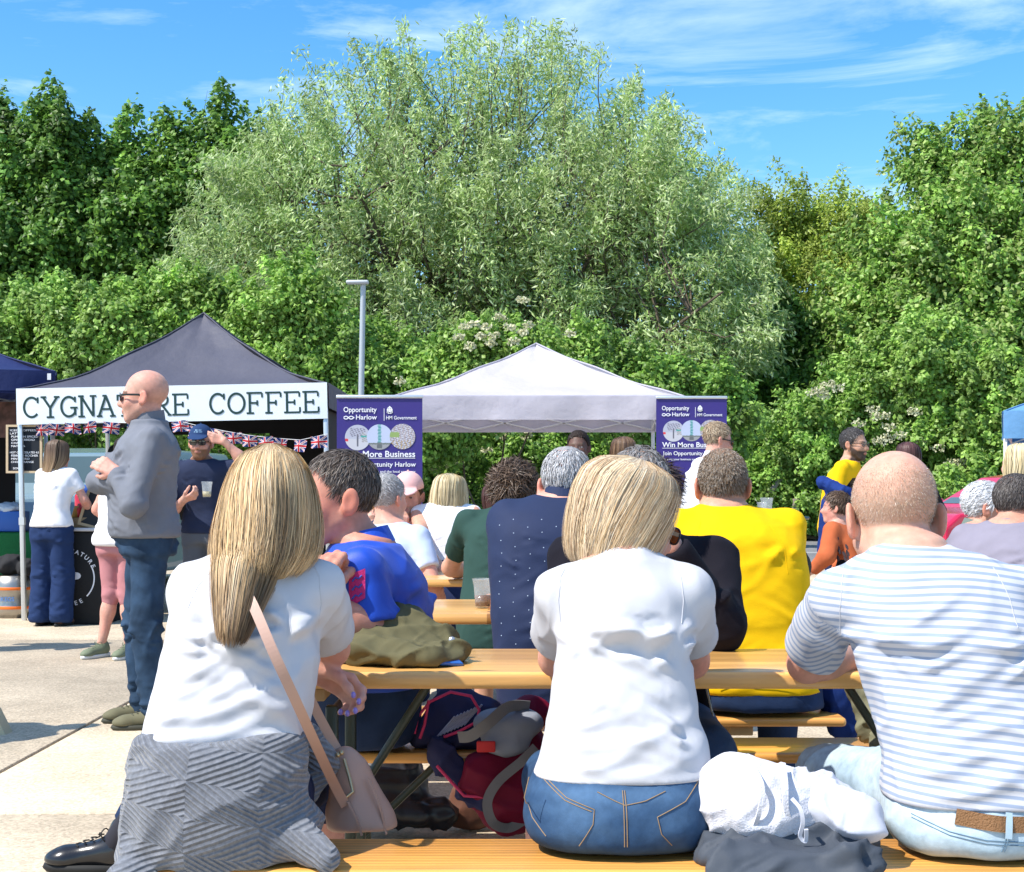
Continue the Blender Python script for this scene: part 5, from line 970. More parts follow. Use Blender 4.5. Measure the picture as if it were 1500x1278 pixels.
cup('clear plastic cup half full of cola on the middle table', PX(707, 0, 5.05) * (1, 1, 0) + (0, 0, .771), 1.0, (.085, .028, .010))
m = MB(); m.lathe([(0, .003), (.04, .003), (.055, .035), (.058, .035), (.045, -.0), (0, 0)], n=20); tag(m.build('food_tray', M('orange tray', (.62, .22, .05), .5), None, tuple(PX(735, 0, 5.22) * (1, 1, 0) + (0, 0, .772))), 'small orange food dish beside the cola cup', 'dish')
# poseur table with stacked cups
bt = thing('bar_table', 'round dark standing table behind the yellow shirt man', 'table', (PX(1132, 0, 12)[0], 12, 0)); m = MB(); m.lathe([(0, .985), (.30, .985), (.31, .975), (.30, .960), (0, .960)], n=32); m.build('tabletop', M('dark table top', (.02, .025, .032), .3), bt); m = MB(); m.lathe([(.03, .96), (.03, .05), (.22, .02), (.22, 0), (0, 0)], n=20); m.build('pedestal', M('black steel', (.02, .02, .02), .4), bt)
cup('smaller stack of clear plastic cups on the standing table', (PX(1113, 0, 12)[0], 11.9, .986), 1.15); cup('taller stack of clear plastic cups on the standing table', (PX(1123, 0, 12)[0], 12, .986), 1.5)
m = MB(); m.add([(0, 0, 0), (.10, 0, 0), (.10, .10, 0), (0, .10, 0), (-.02, 0, .11), (.04, 0, .12), (.04, .10, .12), (-.02, .10, .11)], [(0, 3, 2, 1), (0, 1, 5, 4), (1, 2, 6, 5), (2, 3, 7, 6), (3, 0, 4, 7), (4, 5, 6, 7)]); p = PX(-22, 0, 6.9); tag(m.build('wooden_block', M('pale timber', (.55, .48, .32), .8, bump=(20, .3, .003)), None, (p[0], p[1], 0)), 'pale timber block on the ground at the left edge', 'block')

# ------------------------------------------------------------------ soft goods lying about
def pile(name, label, cat, lobes, mat, k=.04, fold=.012, dirs=((1, .2, .1), (.3, .2, 1)), sp=.07, h=.006, floor=None, cut=None, L=.42, seed=1, seg=2.6, parent=None, **kw):
    fs = [cap(*l[1:]) if l[0] == 'c' else ell(*l[1:]) for l in lobes]; u = union(fs, k)
    def f(P):
        d = u(P)
        if floor is not None: d = smax(d, floor - P[:, 2], .004)
        if cut is not None: d = smax(d, cut(P), .006)
        return d
    pts = np.array([p for l in lobes for p in ([np.array(l[1]), np.array(l[2])] if l[0] == 'c' else [np.array(l[1]) + np.array(l[2]), np.array(l[1]) - np.array(l[2])])], float); r = max([max(l[3:]) if l[0] == 'c' else 0 for l in lobes]) + .02
    c = np.array([pts[:, 0].mean(), pts[:, 1].mean(), pts[:, 2].min()])
    def disp(V):
        W_ = V + c; d = 0; amp = fold * (.6 + .8 * np.clip(noise(W_ * 6, seed + 30) + .4, 0, 1))
        for i, dr in enumerate(dirs): d = d + (1.0 if i == 0 else .7) * ridge(W_, dr, L, sp * (1 - .2 * i), seed + i, seg) 
        d = amp * (d + .22 * ridge(W_, dirs[0][::-1], L * .6, sp * .5, seed + 20, 2.5)) + fold * .05 * noise(W_ * 45, seed)
        if floor is not None: d = np.where(V[:, 2] + c[2] < floor + .006, np.minimum(d, 0), d)
        return d
    ob = implicit(name, lambda V: f(V + c), pts.min(0) - r - c, pts.max(0) + r - c, h, mat, parent, disp=disp, loc=tuple(c), **kw)
    return tag(ob, label, cat) if parent is None else ob
OL = cloth('olive cotton', (.115, .105, .055), scale=180, var=.08)
P_ = lambda px, py, z: tuple(PX(px, py, z))
oj = pile('jacket', 'crumpled olive green jacket with a snap button lying on the nearest table', 'jacket', [('c', P_(530, 925, 3.5), P_(600, 920, 3.55), .045, .05), ('c', P_(600, 920, 3.55), P_(650, 945, 3.5), .045, .03), ('e', P_(575, 950, 3.45), (.135, .15, .045)), ('e', P_(620, 962, 3.40), (.10, .10, .032)), ('c', P_(520, 960, 3.42), P_(640, 968, 3.34), .03, .026), ('c', P_(555, 905, 3.6), P_(605, 903, 3.55), .035, .03), ('c', P_(640, 935, 3.55), P_(668, 948, 3.45), .028, .022)], OL, k=.02, fold=.034, dirs=((1, .5, .25), (1, -.6, -.4)), sp=.060, h=.005, floor=.771, L=.3, seed=3)
def on(o, name, mesh_mb, mat, p): return mesh_mb.build(name, mat, o, tuple(np.array(p) - np.array(o.location)))
m = MB(); m.lathe([(0, .004), (.007, .004), (.0085, .002), (.0085, 0), (0, 0)], n=14); b = m.build('snap_button', M('steel button', (.5, .5, .5), .3, metal=.8), oj, tuple(np.array(P_(662, 938, 3.42)) - np.array(oj.location)), (1.3, 0, 0))
m = MB(); m.rbox((0, 0, 0), (.075, .15, .009), .003); tag(m.build('phone', M('blue phone', (.02, .12, .45), .25, coat=.5), None, (PX(640, 0, 3.40)[0], 3.40, .795), (.25, .1, .5)), 'blue mobile phone sticking out from under the olive jacket', 'phone')
pile('cap', 'grey cap lying on the table by the striped man', 'cap', [('e', P_(1252, 966, 3.5), (.055, .06, .03)), ('c', P_(1235, 972, 3.45), P_(1275, 972, 3.45), .018, .018)], cloth('grey marl', (.12, .12, .15)), fold=.006, floor=.771, seed=5)
# far bench things
NV = cloth('navy fleece', (.035, .035, .085)); st = pile('jacket', 'navy jacket with grey stripes and pink trim on the far bench', 'jacket', [('c', P_(625, 1080, 3.95), P_(665, 1035, 4.0), .045, .05), ('c', P_(665, 1035, 4.0), P_(710, 1045, 4.0), .05, .05), ('e', P_(680, 1075, 3.98), (.08, .09, .06)), ('c', P_(640, 1100, 3.86), P_(700, 1160, 3.83), .035, .03), ('c', P_(700, 1160, 3.83), P_(672, 1165, 3.83), .03, .025)], NV, fold=.02, sp=.065, h=.007, dirs=((.5, .2, 1), (1, 0, -.5)), seed=8, cut=lambda P: np.where(P[:, 1] > 3.862, .474 - P[:, 2], -1))
m = MB(); pk = M('pink piping', (.62, .04, .13), .6)
for pp in ([(607, 1075), (612, 1050), (630, 1028), (660, 1014), (690, 1020), (702, 1040), (698, 1058), (672, 1072), (650, 1080)], [(615, 1082), (622, 1062), (628, 1026)], [(640, 1122), (656, 1140), (680, 1166), (715, 1168)]): MB().tube([np.array(P_(x, y, 3.875 if y < 1100 else 3.79)) - np.array(st.location) for x, y in pp], .0045, 6).build('piping', pk, st)
m = MB(); gs = M('grey stripe knit', (.33, .34, .45), .8)
for i in range(9): m.tube([np.array(P_(640 + i * 5 + t * 26, 1080 - i * 2.2 - t * 30, 3.885 + .012 * math.sin(t * 3))) - np.array(st.location) for t in np.linspace(0, 1, 6)], .0028, 5)
m.build('stripe', gs, st)
MR = cloth('maroon nylon', (.18, .008, .03), rough=.55); GR = cloth('grey canvas', (.26, .28, .33)); bp = pile('backpack', 'maroon and grey backpack with dangling strap hanging off the far bench', 'backpack', [('e', P_(745, 1150, 3.86), (.105, .07, .10)), ('e', P_(710, 1135, 3.84), (.07, .06, .07)), ('e', P_(765, 1110, 3.92), (.08, .08, .09)), ('e', P_(778, 1045, 4.0), (.06, .05, .05)), ('c', P_(740, 1190, 3.85), P_(775, 1185, 3.86), .05, .04)], MR, fold=.018, dirs=((.2, .2, 1), (1, 0, -.3)), sp=.08, h=.007, seed=12)
pile('pocket', None, None, [('e', tuple(np.array(P_(745, 1060, 3.86)) - np.array(bp.location)), (.098, .075, .045)), ('e', tuple(np.array(P_(740, 1090, 3.82)) - np.array(bp.location)), (.06, .05, .03))], GR, parent=bp, fold=.006, sp=.09, h=.006, seed=13)
def strap(par, pts, w, mat, n=(0, -1, 0), name='strap', th=.004):
    P0 = np.array(par.location); q = [np.array(PX(*p)) - P0 for p in pts]; qq = []
    for i in range(len(q) - 1):
        p0 = q[max(i - 1, 0)]; p1 = q[i]; p2 = q[i + 1]; p3 = q[min(i + 2, len(q) - 1)]
        for t in np.linspace(0, 1, 11)[:-1]: qq.append(.5 * (2 * p1 + (p2 - p0) * t + (2 * p0 - 5 * p1 + 4 * p2 - p3) * t * t + (3 * p1 - p0 - 3 * p2 + p3) * t ** 3))
    qq.append(q[-1]); m = MB(); m.ribbon(qq, w, n, th); return m.build(name, mat, par)
GS = cloth('grey webbing', (.20, .19, .19)); strap(bp, [(785, 1095, 3.78), (765, 1115, 3.76), (730, 1145, 3.75), (714, 1175, 3.75), (722, 1205, 3.76), (745, 1213, 3.8), (770, 1200, 3.82)], .026, GS); strap(bp, [(672, 1080, 3.80), (690, 1078, 3.77), (715, 1060, 3.76), (745, 1036, 3.80), (775, 1035, 3.86)], .030, GS); m = MB(); m.rbox((0, 0, 0), (.05, .012, .03), .004); m.build('patch', M('red patch', (.6, .03, .03), .6), bp, tuple(np.array(P_(712, 1094, 3.76)) - np.array(bp.location)))
pile('puffer_jacket', 'black quilted puffer jacket lying on the ground under the table', 'jacket', [('c', P_(590, 1180, 4.9), P_(650, 1192, 4.85), .05, .05), ('e', P_(560, 1150, 4.9), (.16, .12, .14)), ('c', P_(560, 1190, 4.8), P_(620, 1195, 4.8), .05, .035)], M('black nylon', (.012, .012, .015), .38, spec=.5), fold=.016, dirs=((0, .2, 1), (1, .2, 0)), sp=.06, h=.009, floor=.002, seed=17)
pile('tote_bag', 'small brown leather bag on the ground behind the backpack', 'bag', [('e', P_(690, 1175, 4.95), (.08, .05, .085)), ('c', P_(670, 1195, 4.95), P_(712, 1195, 4.95), .04, .035)], M('brown leather', (.13, .055, .035), .5), fold=.006, h=.009, floor=.002, seed=19)
bgj = pile('jacket', 'pale olive jacket draped over the far bench beside the striped man', 'jacket', [('c', P_(1262, 1005, 3.96), P_(1290, 1050, 3.92), .05, .06), ('c', P_(1290, 1050, 3.92), P_(1305, 1085, 3.86), .055, .045), ('e', P_(1315, 1030, 3.97), (.08, .07, .08)), ('c', P_(1300, 1090, 3.83), P_(1330, 1105, 3.83), .03, .03)], cloth('pale olive', (.19, .185, .12)), fold=.024, dirs=((.4, .1, 1), (1, .1, .4)), sp=.06, h=.007, seed=23)
pile('coat', 'navy blue coat hanging at the end of the middle bench', 'coat', [('c', P_(1215, 1010, 4.62), P_(1225, 1060, 4.62), .05, .04), ('c', P_(1232, 1020, 4.62), P_(1245, 1070, 4.62), .04, .03)], cloth('navy coat', (.008, .025, .12)), fold=.012, dirs=((.1, .1, 1), (.4, .1, 1)), sp=.05, h=.009, seed=25)
# near bench: white hoodie on a dark jacket
DG = cloth('slate jacket', (.060, .070, .088), rough=.6, scale=150)
pile('jacket', 'dark slate grey jacket on the near bench beneath the white hoodie', 'jacket', [('e', P_(1085, 1255, 2.72), (.075, .07, .055)), ('e', P_(1150, 1250, 2.74), (.10, .09, .065)), ('e', P_(1225, 1245, 2.74), (.075, .08, .075)), ('c', P_(1070, 1275, 2.62), P_(1240, 1275, 2.62), .045, .05), ('c', P_(1070, 1310, 2.60), P_(1240, 1310, 2.60), .035, .04)], DG, fold=.032, dirs=((.35, .2, 1), (1, .1, .35)), sp=.05, h=.0055, seed=29, cut=lambda P: np.where(P[:, 1] > 2.664, .475 - P[:, 2], -1))
WT = M('white terry', (.60, .60, .65), .9, bump=(260, .8, .003), sheen=.3, spec=.1); wh = pile('hoodie', 'rolled up white towelling hoodie resting on the dark jacket', 'hoodie', [('c', P_(1082, 1168, 2.78), P_(1105, 1190, 2.76), .083, .083), ('c', P_(1118, 1172, 2.76), P_(1145, 1190, 2.74), .080, .074), ('c', P_(1150, 1170, 2.75), P_(1175, 1180, 2.74), .066, .060)], WT, k=.016, fold=.010, dirs=((.25, .2, 1), (.6, .1, .6)), sp=.055, h=.005, seed=33)
hd_ = pile('hood', None, None, [('c', tuple(np.array(P_(1185, 1165, 2.74)) - np.array(wh.location)), tuple(np.array(P_(1262, 1200, 2.70)) - np.array(wh.location)), .040, .040), ('c', tuple(np.array(P_(1200, 1150, 2.80)) - np.array(wh.location)), tuple(np.array(P_(1275, 1212, 2.76)) - np.array(wh.location)), .030, .026), ('c', tuple(np.array(P_(1185, 1185, 2.70)) - np.array(wh.location)), tuple(np.array(P_(1270, 1218, 2.68)) - np.array(wh.location)), .024, .022)], M('white jersey', (.56, .57, .64), .85, bump=(300, .3, .001)), parent=wh, fold=.014, dirs=((.8, .1, -.5), (.5, .2, .8)), sp=.05, h=.005, seed=35)
strap(wh, [(1160, 1170, 2.64), (1172, 1185, 2.63), (1176, 1205, 2.63), (1172, 1225, 2.64), (1180, 1232, 2.64), (1181, 1215, 2.63)], .007, M('white jersey'), name='drawstring', th=.005)
strap(wh, [(1098, 1115, 2.70), (1116, 1150, 2.665), (1112, 1190, 2.66), (1100, 1222, 2.69)], .008, WT, name='edge', th=.008); strap(wh, [(1146, 1120, 2.72), (1150, 1150, 2.67), (1152, 1190, 2.665), (1168, 1222, 2.68)], .010, WT, name='edge', th=.010)
# handbag of the woman in front
TP = M('taupe leather', (.42, .26, .20), .42, bump=(320, .25, .0008), spec=.45); hb = pile('handbag', 'taupe leather handbag hanging beside the long haired woman', 'handbag', [('e', P_(528, 1190, 2.99), (.058, .045, .075)), ('e', P_(510, 1150, 3.0), (.032, .035, .075)), ('c', P_(520, 1215, 2.98), P_(552, 1215, 2.98), .045, .040), ('c', P_(497, 1110, 3.0), P_(512, 1130, 3.0), .012, .028)], TP, k=.05, fold=.004, dirs=((-.3, .1, 1), (.5, .1, 1)), sp=.09, h=.0045, seed=39, cut=lambda P: .474 - P[:, 2])
strap(hb, [(350, 850, 2.80), (372, 890, 2.745), (400, 955, 2.70), (430, 1020, 2.72), (462, 1090, 2.80), (490, 1150, 2.90), (506, 1180, 2.93)], .020, TP, n=(.2, -1, .1), name='strap'); strap(hb, [(450, 1015, 2.97), (470, 1055, 2.99), (492, 1095, 3.0), (500, 1108, 2.98)], .020, TP, n=(.4, -1, .1), name='strap')
m = MB(); m.tube([np.array(P_(x, y, z)) - np.array(hb.location) for x, y, z in ((504, 1112, 2.96), (512, 1140, 2.945), (517, 1160, 2.935), (505, 1170, 2.93))], .004, 6); m.build('zip', M('brass zip', (.45, .36, .22), .35, metal=.7), hb); m = MB()
for x, y in ((495, 1106), (500, 1103)): m.sphere(np.array(P_(x, y, 2.945)) - np.array(hb.location), .006, 6)
m.build('stud', M('brass zip'), hb)
for pts in ([(510, 1175, 2.925), (522, 1200, 2.92), (530, 1224, 2.925)], [(540, 1140, 2.955), (556, 1180, 2.945), (566, 1222, 2.945)]): strap(hb, pts, .004, TP, name='seam', th=.006)

# ------------------------------------------------------------------ coffee stall goods
def at(px, z, h): p = PX(px, 0, z); return (p[0], p[1], h)
ctr = thing('counter_table', 'trestle counter under a black cloth with a round white logo', 'counter', at(118, 12.95, 0)); m = MB(); m.rbox((0, 0, .42), (.62, .55, .84), .02); m.build('cloth_cover', M('black counter cloth', (.012, .012, .013), .8, bump=(8, .3, .02)), ctr); m = MB(); m.rbox((0, 0, .855), (.66, .6, .03), .006); m.build('counter_top', M('counter laminate', (.5, .5, .52), .4), ctr)
m = MB(); n = 48; R0 = .235; cx, cz = -.02, .42
V = []; 
for i in range(n + 1):
    a = 2 * math.pi * i / n; V += [(cx + R0 * math.cos(a), -.283, cz + R0 * math.sin(a)), (cx + (R0 - .012) * math.cos(a), -.283, cz + (R0 - .012) * math.sin(a))]
m.add(V, [(2 * i, 2 * i + 1, 2 * i + 3, 2 * i + 2) for i in range(n) if not (3 < i < 15 or 33 < i < 42)]); m.add([(cx + .02 + .09 * math.cos(a) * (1 if math.cos(a) > 0 else .7), -.283, cz + .02 + .03 * math.sin(a) * (1 + .6 * math.cos(a))) for a in np.linspace(0, 6.28, 17)[:-1]], [tuple(range(16))]); m.build('logo', WHT, ctr)
for txt, a0, da, rr in (('CYGNATURE', 118, -11.5, .225), ('COFFEE', 238, 12, .25)):
    for i, ch in enumerate(txt):
        a = math.radians(a0 + da * i); up = (a - math.pi / 2) if da < 0 else (a + math.pi / 2); text(ch, .055, WHT, ctr, (cx + rr * math.cos(a), -.283, cz + rr * math.sin(a)), rot=(math.pi / 2, -up, 0), bold=.015, align='CENTER')
pr = thing('packet_basket', 'basket of red and white snack packets on the coffee counter', 'basket', at(125, 12.85, .872)); m = MB(); m.lathe([(.10, 0), (.13, .09), (.135, .09), (.125, .0)], n=16); m.build('basket', M('wicker', (.3, .2, .1), .8), pr)
for i in range(9):
    m = MB(); c = [(.5, .02, .03), (.55, .5, .45), (.5, .03, .04), (.6, .35, .08)][i % 4]; m.rbox((0, 0, 0), (.10, .03, .14), .012); m.build('packet', M('packet %s' % (c,), c, .3, coat=.4), pr, (.07 * math.sin(i * 2.4), .05 * math.cos(i * 2.4), .10 + .02 * (i % 3)), (.3 * math.sin(i), .3 * math.cos(i * 1.7), i))
bt = thing('gift_bag', 'shiny red and blue foil bag behind the counter', 'bag', at(122, 13.25, .87)); m = MB(); m.rbox((0, 0, .17), (.15, .1, .28), .03); m.build('bag_body', M('red foil', (.5, .01, .03), .2, coat=.6), bt); m = MB(); m.sphere((.02, -.02, .34), (.07, .04, .05), 6); m.build('bow', M('blue foil', (.05, .12, .45), .2), bt)
bs = thing('easel_board', 'small framed blackboard leaning on the counter', 'blackboard', at(133, 12.72, .872)); bs.rotation_euler = (-.15, .25, 0); m = MB(); m.box((0, 0, .16), (.2, .012, .3)); m.build('slate', M('chalkboard', (.02, .022, .024), .7), bs); m = MB(); [m.box(c, d) for c, d in (((0, -.004, .01), (.24, .03, .025)), ((0, -.004, .32), (.24, .03, .025)), ((-.11, -.004, .165), (.024, .03, .29)), ((.11, -.004, .165), (.024, .03, .29)))]; m.build('frame', M('pine frame', (.45, .32, .18), .6), bs)
mb_ = thing('menu_board', 'black menu board in a pale wooden frame hung on the tent leg', 'menu board', at(36, 13.15, 0)); m = MB(); zc = 1.18 + (723 - 658) * 13.15 / F; m.box((0, 0, zc), (.30, .012, .42)); sb = m.build('board', M('letterboard', (.008, .012, .02), .7), mb_)
m = MB(); [m.box(c, d) for c, d in (((0, -.004, zc - .215), (.335, .03, .02)), ((0, -.004, zc + .215), (.335, .03, .02)), ((-.1575, -.004, zc), (.02, .03, .41)), ((.1575, -.004, zc), (.02, .03, .41)))]; m.build('frame', M('pale oak frame', (.55, .42, .27), .6), mb_)
for i, (s, x, w_) in enumerate([('ICED COFFEES', 0, .24), ('LATTES', 0, .12), ('PUMPKIN SPICED', .012, .25), ('GINGERBREAD', .012, .22), ('CHAI', .012, .08), ('MATCHA', .012, .13), ('', 0, 0), ('HOT CHOCOLATES 4.0', 0, .27), ('FERRERO ROCHER', .012, .25), ('MINT AERO', .012, .17), ('CHOC ORANGE', .012, .21), ('', 0, 0), ('SOUP', .03, .08)]):
    if s: text(s, .026, WHT, sb, (-.135 + x, -.0085, zc + .165 - i * .0295), bold=.01, fit=w_)
keg = thing('beer_keg', 'steel beer keg with two orange bands beside the tent leg', 'keg', at(22, 13.5, 0)); STL = M('brushed steel', (.36, .34, .31), .35, metal=.9, bump=(30, .2, .003)); m = MB(); m.lathe([(0, .02), (.17, .02), (.185, .0), (.19, .06), (.2, .08), (.2, .12), (.195, .13), (.195, .25), (.2, .26), (.2, .30), (.19, .32), (.185, .40), (.175, .40), (.17, .34), (0, .36)], n=32); m.build('shell', STL, keg)
for z in (.10, .28): m = MB(); m.lathe([(.202, z - .014), (.204, z - .012), (.204, z + .012), (.202, z + .014)], n=32); m.build('band', M('orange band', (.8, .17, .02), .5), keg)
text('EKEGS', .055, M('blue print', (.08, .2, .5), .5), keg, (-.09, -.207, .165), bold=.02)
pile('black_bag', 'grey and black holdall lying on top of the beer keg', 'bag', [('e', tuple(PX(12, 0, 13.45) * (1, 1, 0) + (0, 0, .50)), (.13, .1, .10)), ('e', tuple(PX(40, 0, 13.4) * (1, 1, 0) + (0, 0, .46)), (.09, .1, .10))], cloth('black canvas', (.03, .03, .033)), fold=.025, h=.014, seed=41, sp=.1, cut=lambda P: .402 - P[:, 2])
gt = thing('stall_table', 'stall table under bright green cloth beside the beer keg', 'table', at(8, 14.0, 0)); m = MB(); m.rbox((0, 0, .40), (1.2, .5, .80), .02); m.build('cloth_cover', M('green baize', (.01, .13, .035), .85, bump=(7, .6, .04)), gt)
m = MB(); m.rbox((0, 0, 0), (.36, .28, .2), .01); tag(m.build('crate', M('blue crate', (.03, .12, .45), .5), None, at(10, 13.95, .905)), 'bright blue plastic crate on the green stall table', 'crate')
pile('wrapping', 'crumpled pale plastic wrapping on top of the blue crate', 'plastic wrap', [('e', tuple(PX(14, 0, 13.9) * (1, 1, 0) + (0, 0, 1.04)), (.12, .1, .045))], M('pale film', (.5, .58, .68), .3), fold=.02, h=.012, seed=43, sp=.05)
tag(MB().box((0, 0, 0), (.62, .02, .36)).build('poster', M('dim poster', (.10, .05, .045), .6, var=(9, .8)), None, at(14, 14.2, 1.92)), 'dim reddish food poster on the black rear wall', 'poster')
# ------------------------------------------------------------------ the people in the photograph
def rows(at, rr, yaw=0):
    out = []
    for py, l, r, b, cy in rr:
        z = at[1] + cy; a, c = PX(l, py, z), PX(r, py, z); out.append((a[2], (a[0] + c[0]) / 2 - at[0], cy, (c[0] - a[0]) / 2, b))
    return sorted(out)
def lc(at, yaw, px, py, z):
    p = PX(px, py, z) - np.array([at[0], at[1], 0]); return rotz(-math.radians(yaw)) @ p
TEE = cloth('white jersey cotton', (.52, .52, .55), scale=420, var=.03, strength=.2)
def denim(name, col=(.03, .05, .1), worn=.25):
    m = M(name, col, .85, bump=(600, .4, .0008), var=(9, worn), spec=.15, bump2=(26, .35, .006)); return m
FAIR = (.56, .33, .24); PINK = (.60, .31, .235); TAN = (.46, .27, .185)
BLOND = ((.82, .56, .28), (.88, .68, .40), (.66, .42, .20), (.40, .24, .11), (.90, .74, .50)); BROWN = ((.085, .05, .03), (.06, .035, .02), (.12, .075, .045)); GREY = ((.42, .41, .42), (.55, .54, .55), (.30, .29, .29)); DARK = ((.02, .014, .012), (.035, .022, .018), (.05, .03, .022))
BOB = [(.152, 0, -.02, .010, .010), (.145, 0, -.02, .045, .050), (.12, 0, -.022, .078, .092), (.07, 0, -.022, .096, .113), (.01, 0, -.018, .105, .114), (-.05, 0, -.012, .107, .106), (-.095, 0, -.008, .100, .090), (-.115, 0, -.006, .090, .078)]
def stitch(par, pts, at, r=.0010, col=(.30, .20, .11)):
    m = MB(); m.tube([np.array(p) for p in pts], r, 5); m.build('stitching', M('thread %s' % (col,), col, .7), par)

WORN = M('worn denim', attr=True, rough=.85, bump=(600, .4, .0008), var=(60, .12), spec=.15, bump2=(26, .4, .006))
def fader(base, light, dark, spots):
    base, light, dark = map(np.array, (base, light, dark))
    def f(V, o):
        n1 = noise(V * 9, 3); n2 = noise(V * (26, 26, 60), 5); m = sum(np.exp(-((V[:, 0] - x) ** 2 / sx + (V[:, 2] - z) ** 2 / sz)) for x, z, sx, sz in spots); m = np.clip(m * (.75 + .5 * n1) + .18 * n2, 0, 1)[:, None]; d = np.clip(-n1 * .9 - .15 + .3 * n2, 0, .6)[:, None]
        return base * (1 - m) * (1 - d) + light * m * (1 - d) + dark * d
    return f
fade_mid = fader((.022, .056, .125), (.075, .145, .255), (.010, .022, .055), [(-.10, .55, .004, .0022), (.09, .55, .004, .0022), (0, .60, .03, .0004)])
fade_rm = fader((.34, .45, .53), (.50, .60, .66), (.17, .25, .33), [(-.08, .56, .006, .003), (.12, .56, .006, .003), (-.2, .58, .004, .003)])
# --- middle woman, bob hair
at = (.235, 2.86); MW = rows(at, [(1250, 790, 1030, .118, -.02), (1215, 768, 1046, .130, -.03), (1165, 768, 1045, .128, -.03), (1110, 792, 1036, .112, -.01), (1040, 806, 1020, .100, .02), (965, 816, 1010, .100, .05), (900, 822, 1008, .105, .08), (855, 838, 992, .10, .10), (828, 868, 962, .075, .115), (800, 884, 946, .055, .13)])
lbl = 'woman with blonde bob hair in a white t-shirt and blue jeans seated mid foreground'
e_ = {1: lc(at, 0, 1012, 968, 3.20), -1: lc(at, 0, 816, 965, 3.21)}
def jeans_rows(a): return denim(*a)
mid = figure(lbl, at, fem=True, keys=MW, neckz=MW[-1][0], head=(.014, .060, .05, -60, -14, 10), topZ=1.236, drop=.032, eb=-.020, hs=.97, skin=PINK, R=lc(at, 0, 952, 842, 3.12), L=lc(at, 0, 900, 960, 3.36), elb=e_, handR=dict(dir=(-.15, -.1, 1), palm=(-1, -.2, 0), curl=.9, side=1), sw=.128,
    top=dict(mat=TEE, hem=PX(0, 1150, 2.735)[2], e=.003, wr=.012, sl=.60, flare=.016, h=.0046, seed=5, nf=2.0, fd=1, rib=False), bottom=dict(mat=WORN, col=fade_mid, waist=PX(0, 1120, 2.83)[2], e=-.004, wr=.005, h=.0065),
    hair=dict(style='flow', keys=[(a, b - .006, c, d * 1.07, e * 1.05) for a, b, c, d, e in BOB], cols=((.80, .57, .31), (.88, .70, .46), (.64, .42, .22), (.34, .20, .11), (.88, .74, .54)), n=11000, w=.0012, phi=(150, 80), n_cl=110, layer=.10, end=.04, wig=.004, h=.0065), h=.0085)
glasses(mid, lens=(.55, .16, .01), frame=(.015, .015, .015), rough=.15)
ys = 2.725
jp = mid['trousers']
def bk(px, py, off=.0): # point on the back of the middle woman's jeans
    K = np.array(sorted(MW)); z = CH + (HY - py) * 2.72 / F; x = (px - 750) * 2.72 / F - at[0]; cx, cy, a, b = [np.interp(z, K[:, 0], K[:, i]) for i in (1, 2, 3, 4)]; a += -.004; b += -.002; q = min(.97, abs((x - cx) / a)); return (x, cy - b * (1 - q ** 2.4) ** (1 / 2.4) - off, z)
PJ = projector(jp)
def bk(px, py, off=.0):
    z = CH + (HY - py) * 2.72 / F; x = (px - 750) * 2.72 / F - at[0]; return PJ(x, z, off) or (x, -.13, z)
for pts in ([(912, 1158), (913, 1185), (914, 1238)], [(915, 1158), (917, 1185), (918, 1238)], [(800, 1147), (830, 1170), (870, 1184), (868, 1205), (848, 1238)], [(797, 1150), (828, 1174), (866, 1187)], [(1028, 1150), (1005, 1176), (962, 1195), (968, 1220), (984, 1238)], [(875, 1160), (900, 1172), (915, 1178), (945, 1172), (975, 1160)], [(775, 1140), (768, 1170), (780, 1205), (800, 1228)]):
    q = [];
    for i in range(len(pts) - 1):
        for t in np.linspace(0, 1, 5)[:-1]: q.append(bk(pts[i][0] * (1 - t) + pts[i + 1][0] * t, pts[i][1] * (1 - t) + pts[i + 1][1] * t, .001))
    q.append(bk(*pts[-1], .001)); stitch(jp, q, at)

# --- long haired woman, left foreground
at = (-.575, 2.83); W1 = rows(at, [(1250, 205, 450, .125, -.02), (1200, 198, 452, .130, -.03), (1150, 204, 446, .122, -.03), (1090, 212, 445, .112, -.01), (1020, 228, 456, .105, .02), (950, 243, 463, .108, .05), (890, 256, 464, .112, .08), (850, 272, 458, .10, .10), (822, 318, 432, .075, .115), (798, 350, 412, .055, .13)])
e_ = {1: lc(at, 0, 484, 950, 3.16), -1: lc(at, 0, 345, 950, 3.16)}
w1 = figure('woman with long blonde hair in white t-shirt, grey cardigan round her waist', at, fem=True, keys=W1, neckz=W1[-1][0], head=(.02, .055, .05, 20, -12, 0), topZ=1.262, drop=.022, eb=-.020, hs=.98, skin=PINK, R=lc(at, 0, 400, 968, 3.40), L=lc(at, 0, 452, 982, 3.15), elb=e_, sw=.137, swl=.108,
    handL=dict(dir=(.82, .1, -.38), palm=(.05, -.75, -.6), curl=.80, side=-1, thumb=.4), top=dict(mat=TEE, hem=PX(0, 1104, 2.80)[2], e=.003, wr=.014, sl=.66, flare=.018, h=.0046, seed=15, nf=1.3, fd=-1), bottom=dict(mat=denim('dark navy denim', (.012, .018, .05), .2), e=-.006, waist=.62), h=.0085)
m = MB()
for (p, d) in w1['tips'][1]:
    m.sphere(p + np.array([0.002, -.005, 0.002]), (.0055, .0045, .0075), 6)
m.build('painted_nail', M('violet nail varnish', (.26, .20, .62), .15, coat=.8), w1['body'] if False else w1['root'])
o1 = np.array([at[0], at[1], 0])
def hk(py, l, r, b, y): z = y; a, c = PX(l, py, z), PX(r, py, z); return (a[2], (a[0] + c[0]) / 2 - at[0], y - at[1], (c[0] - a[0]) / 2, b)
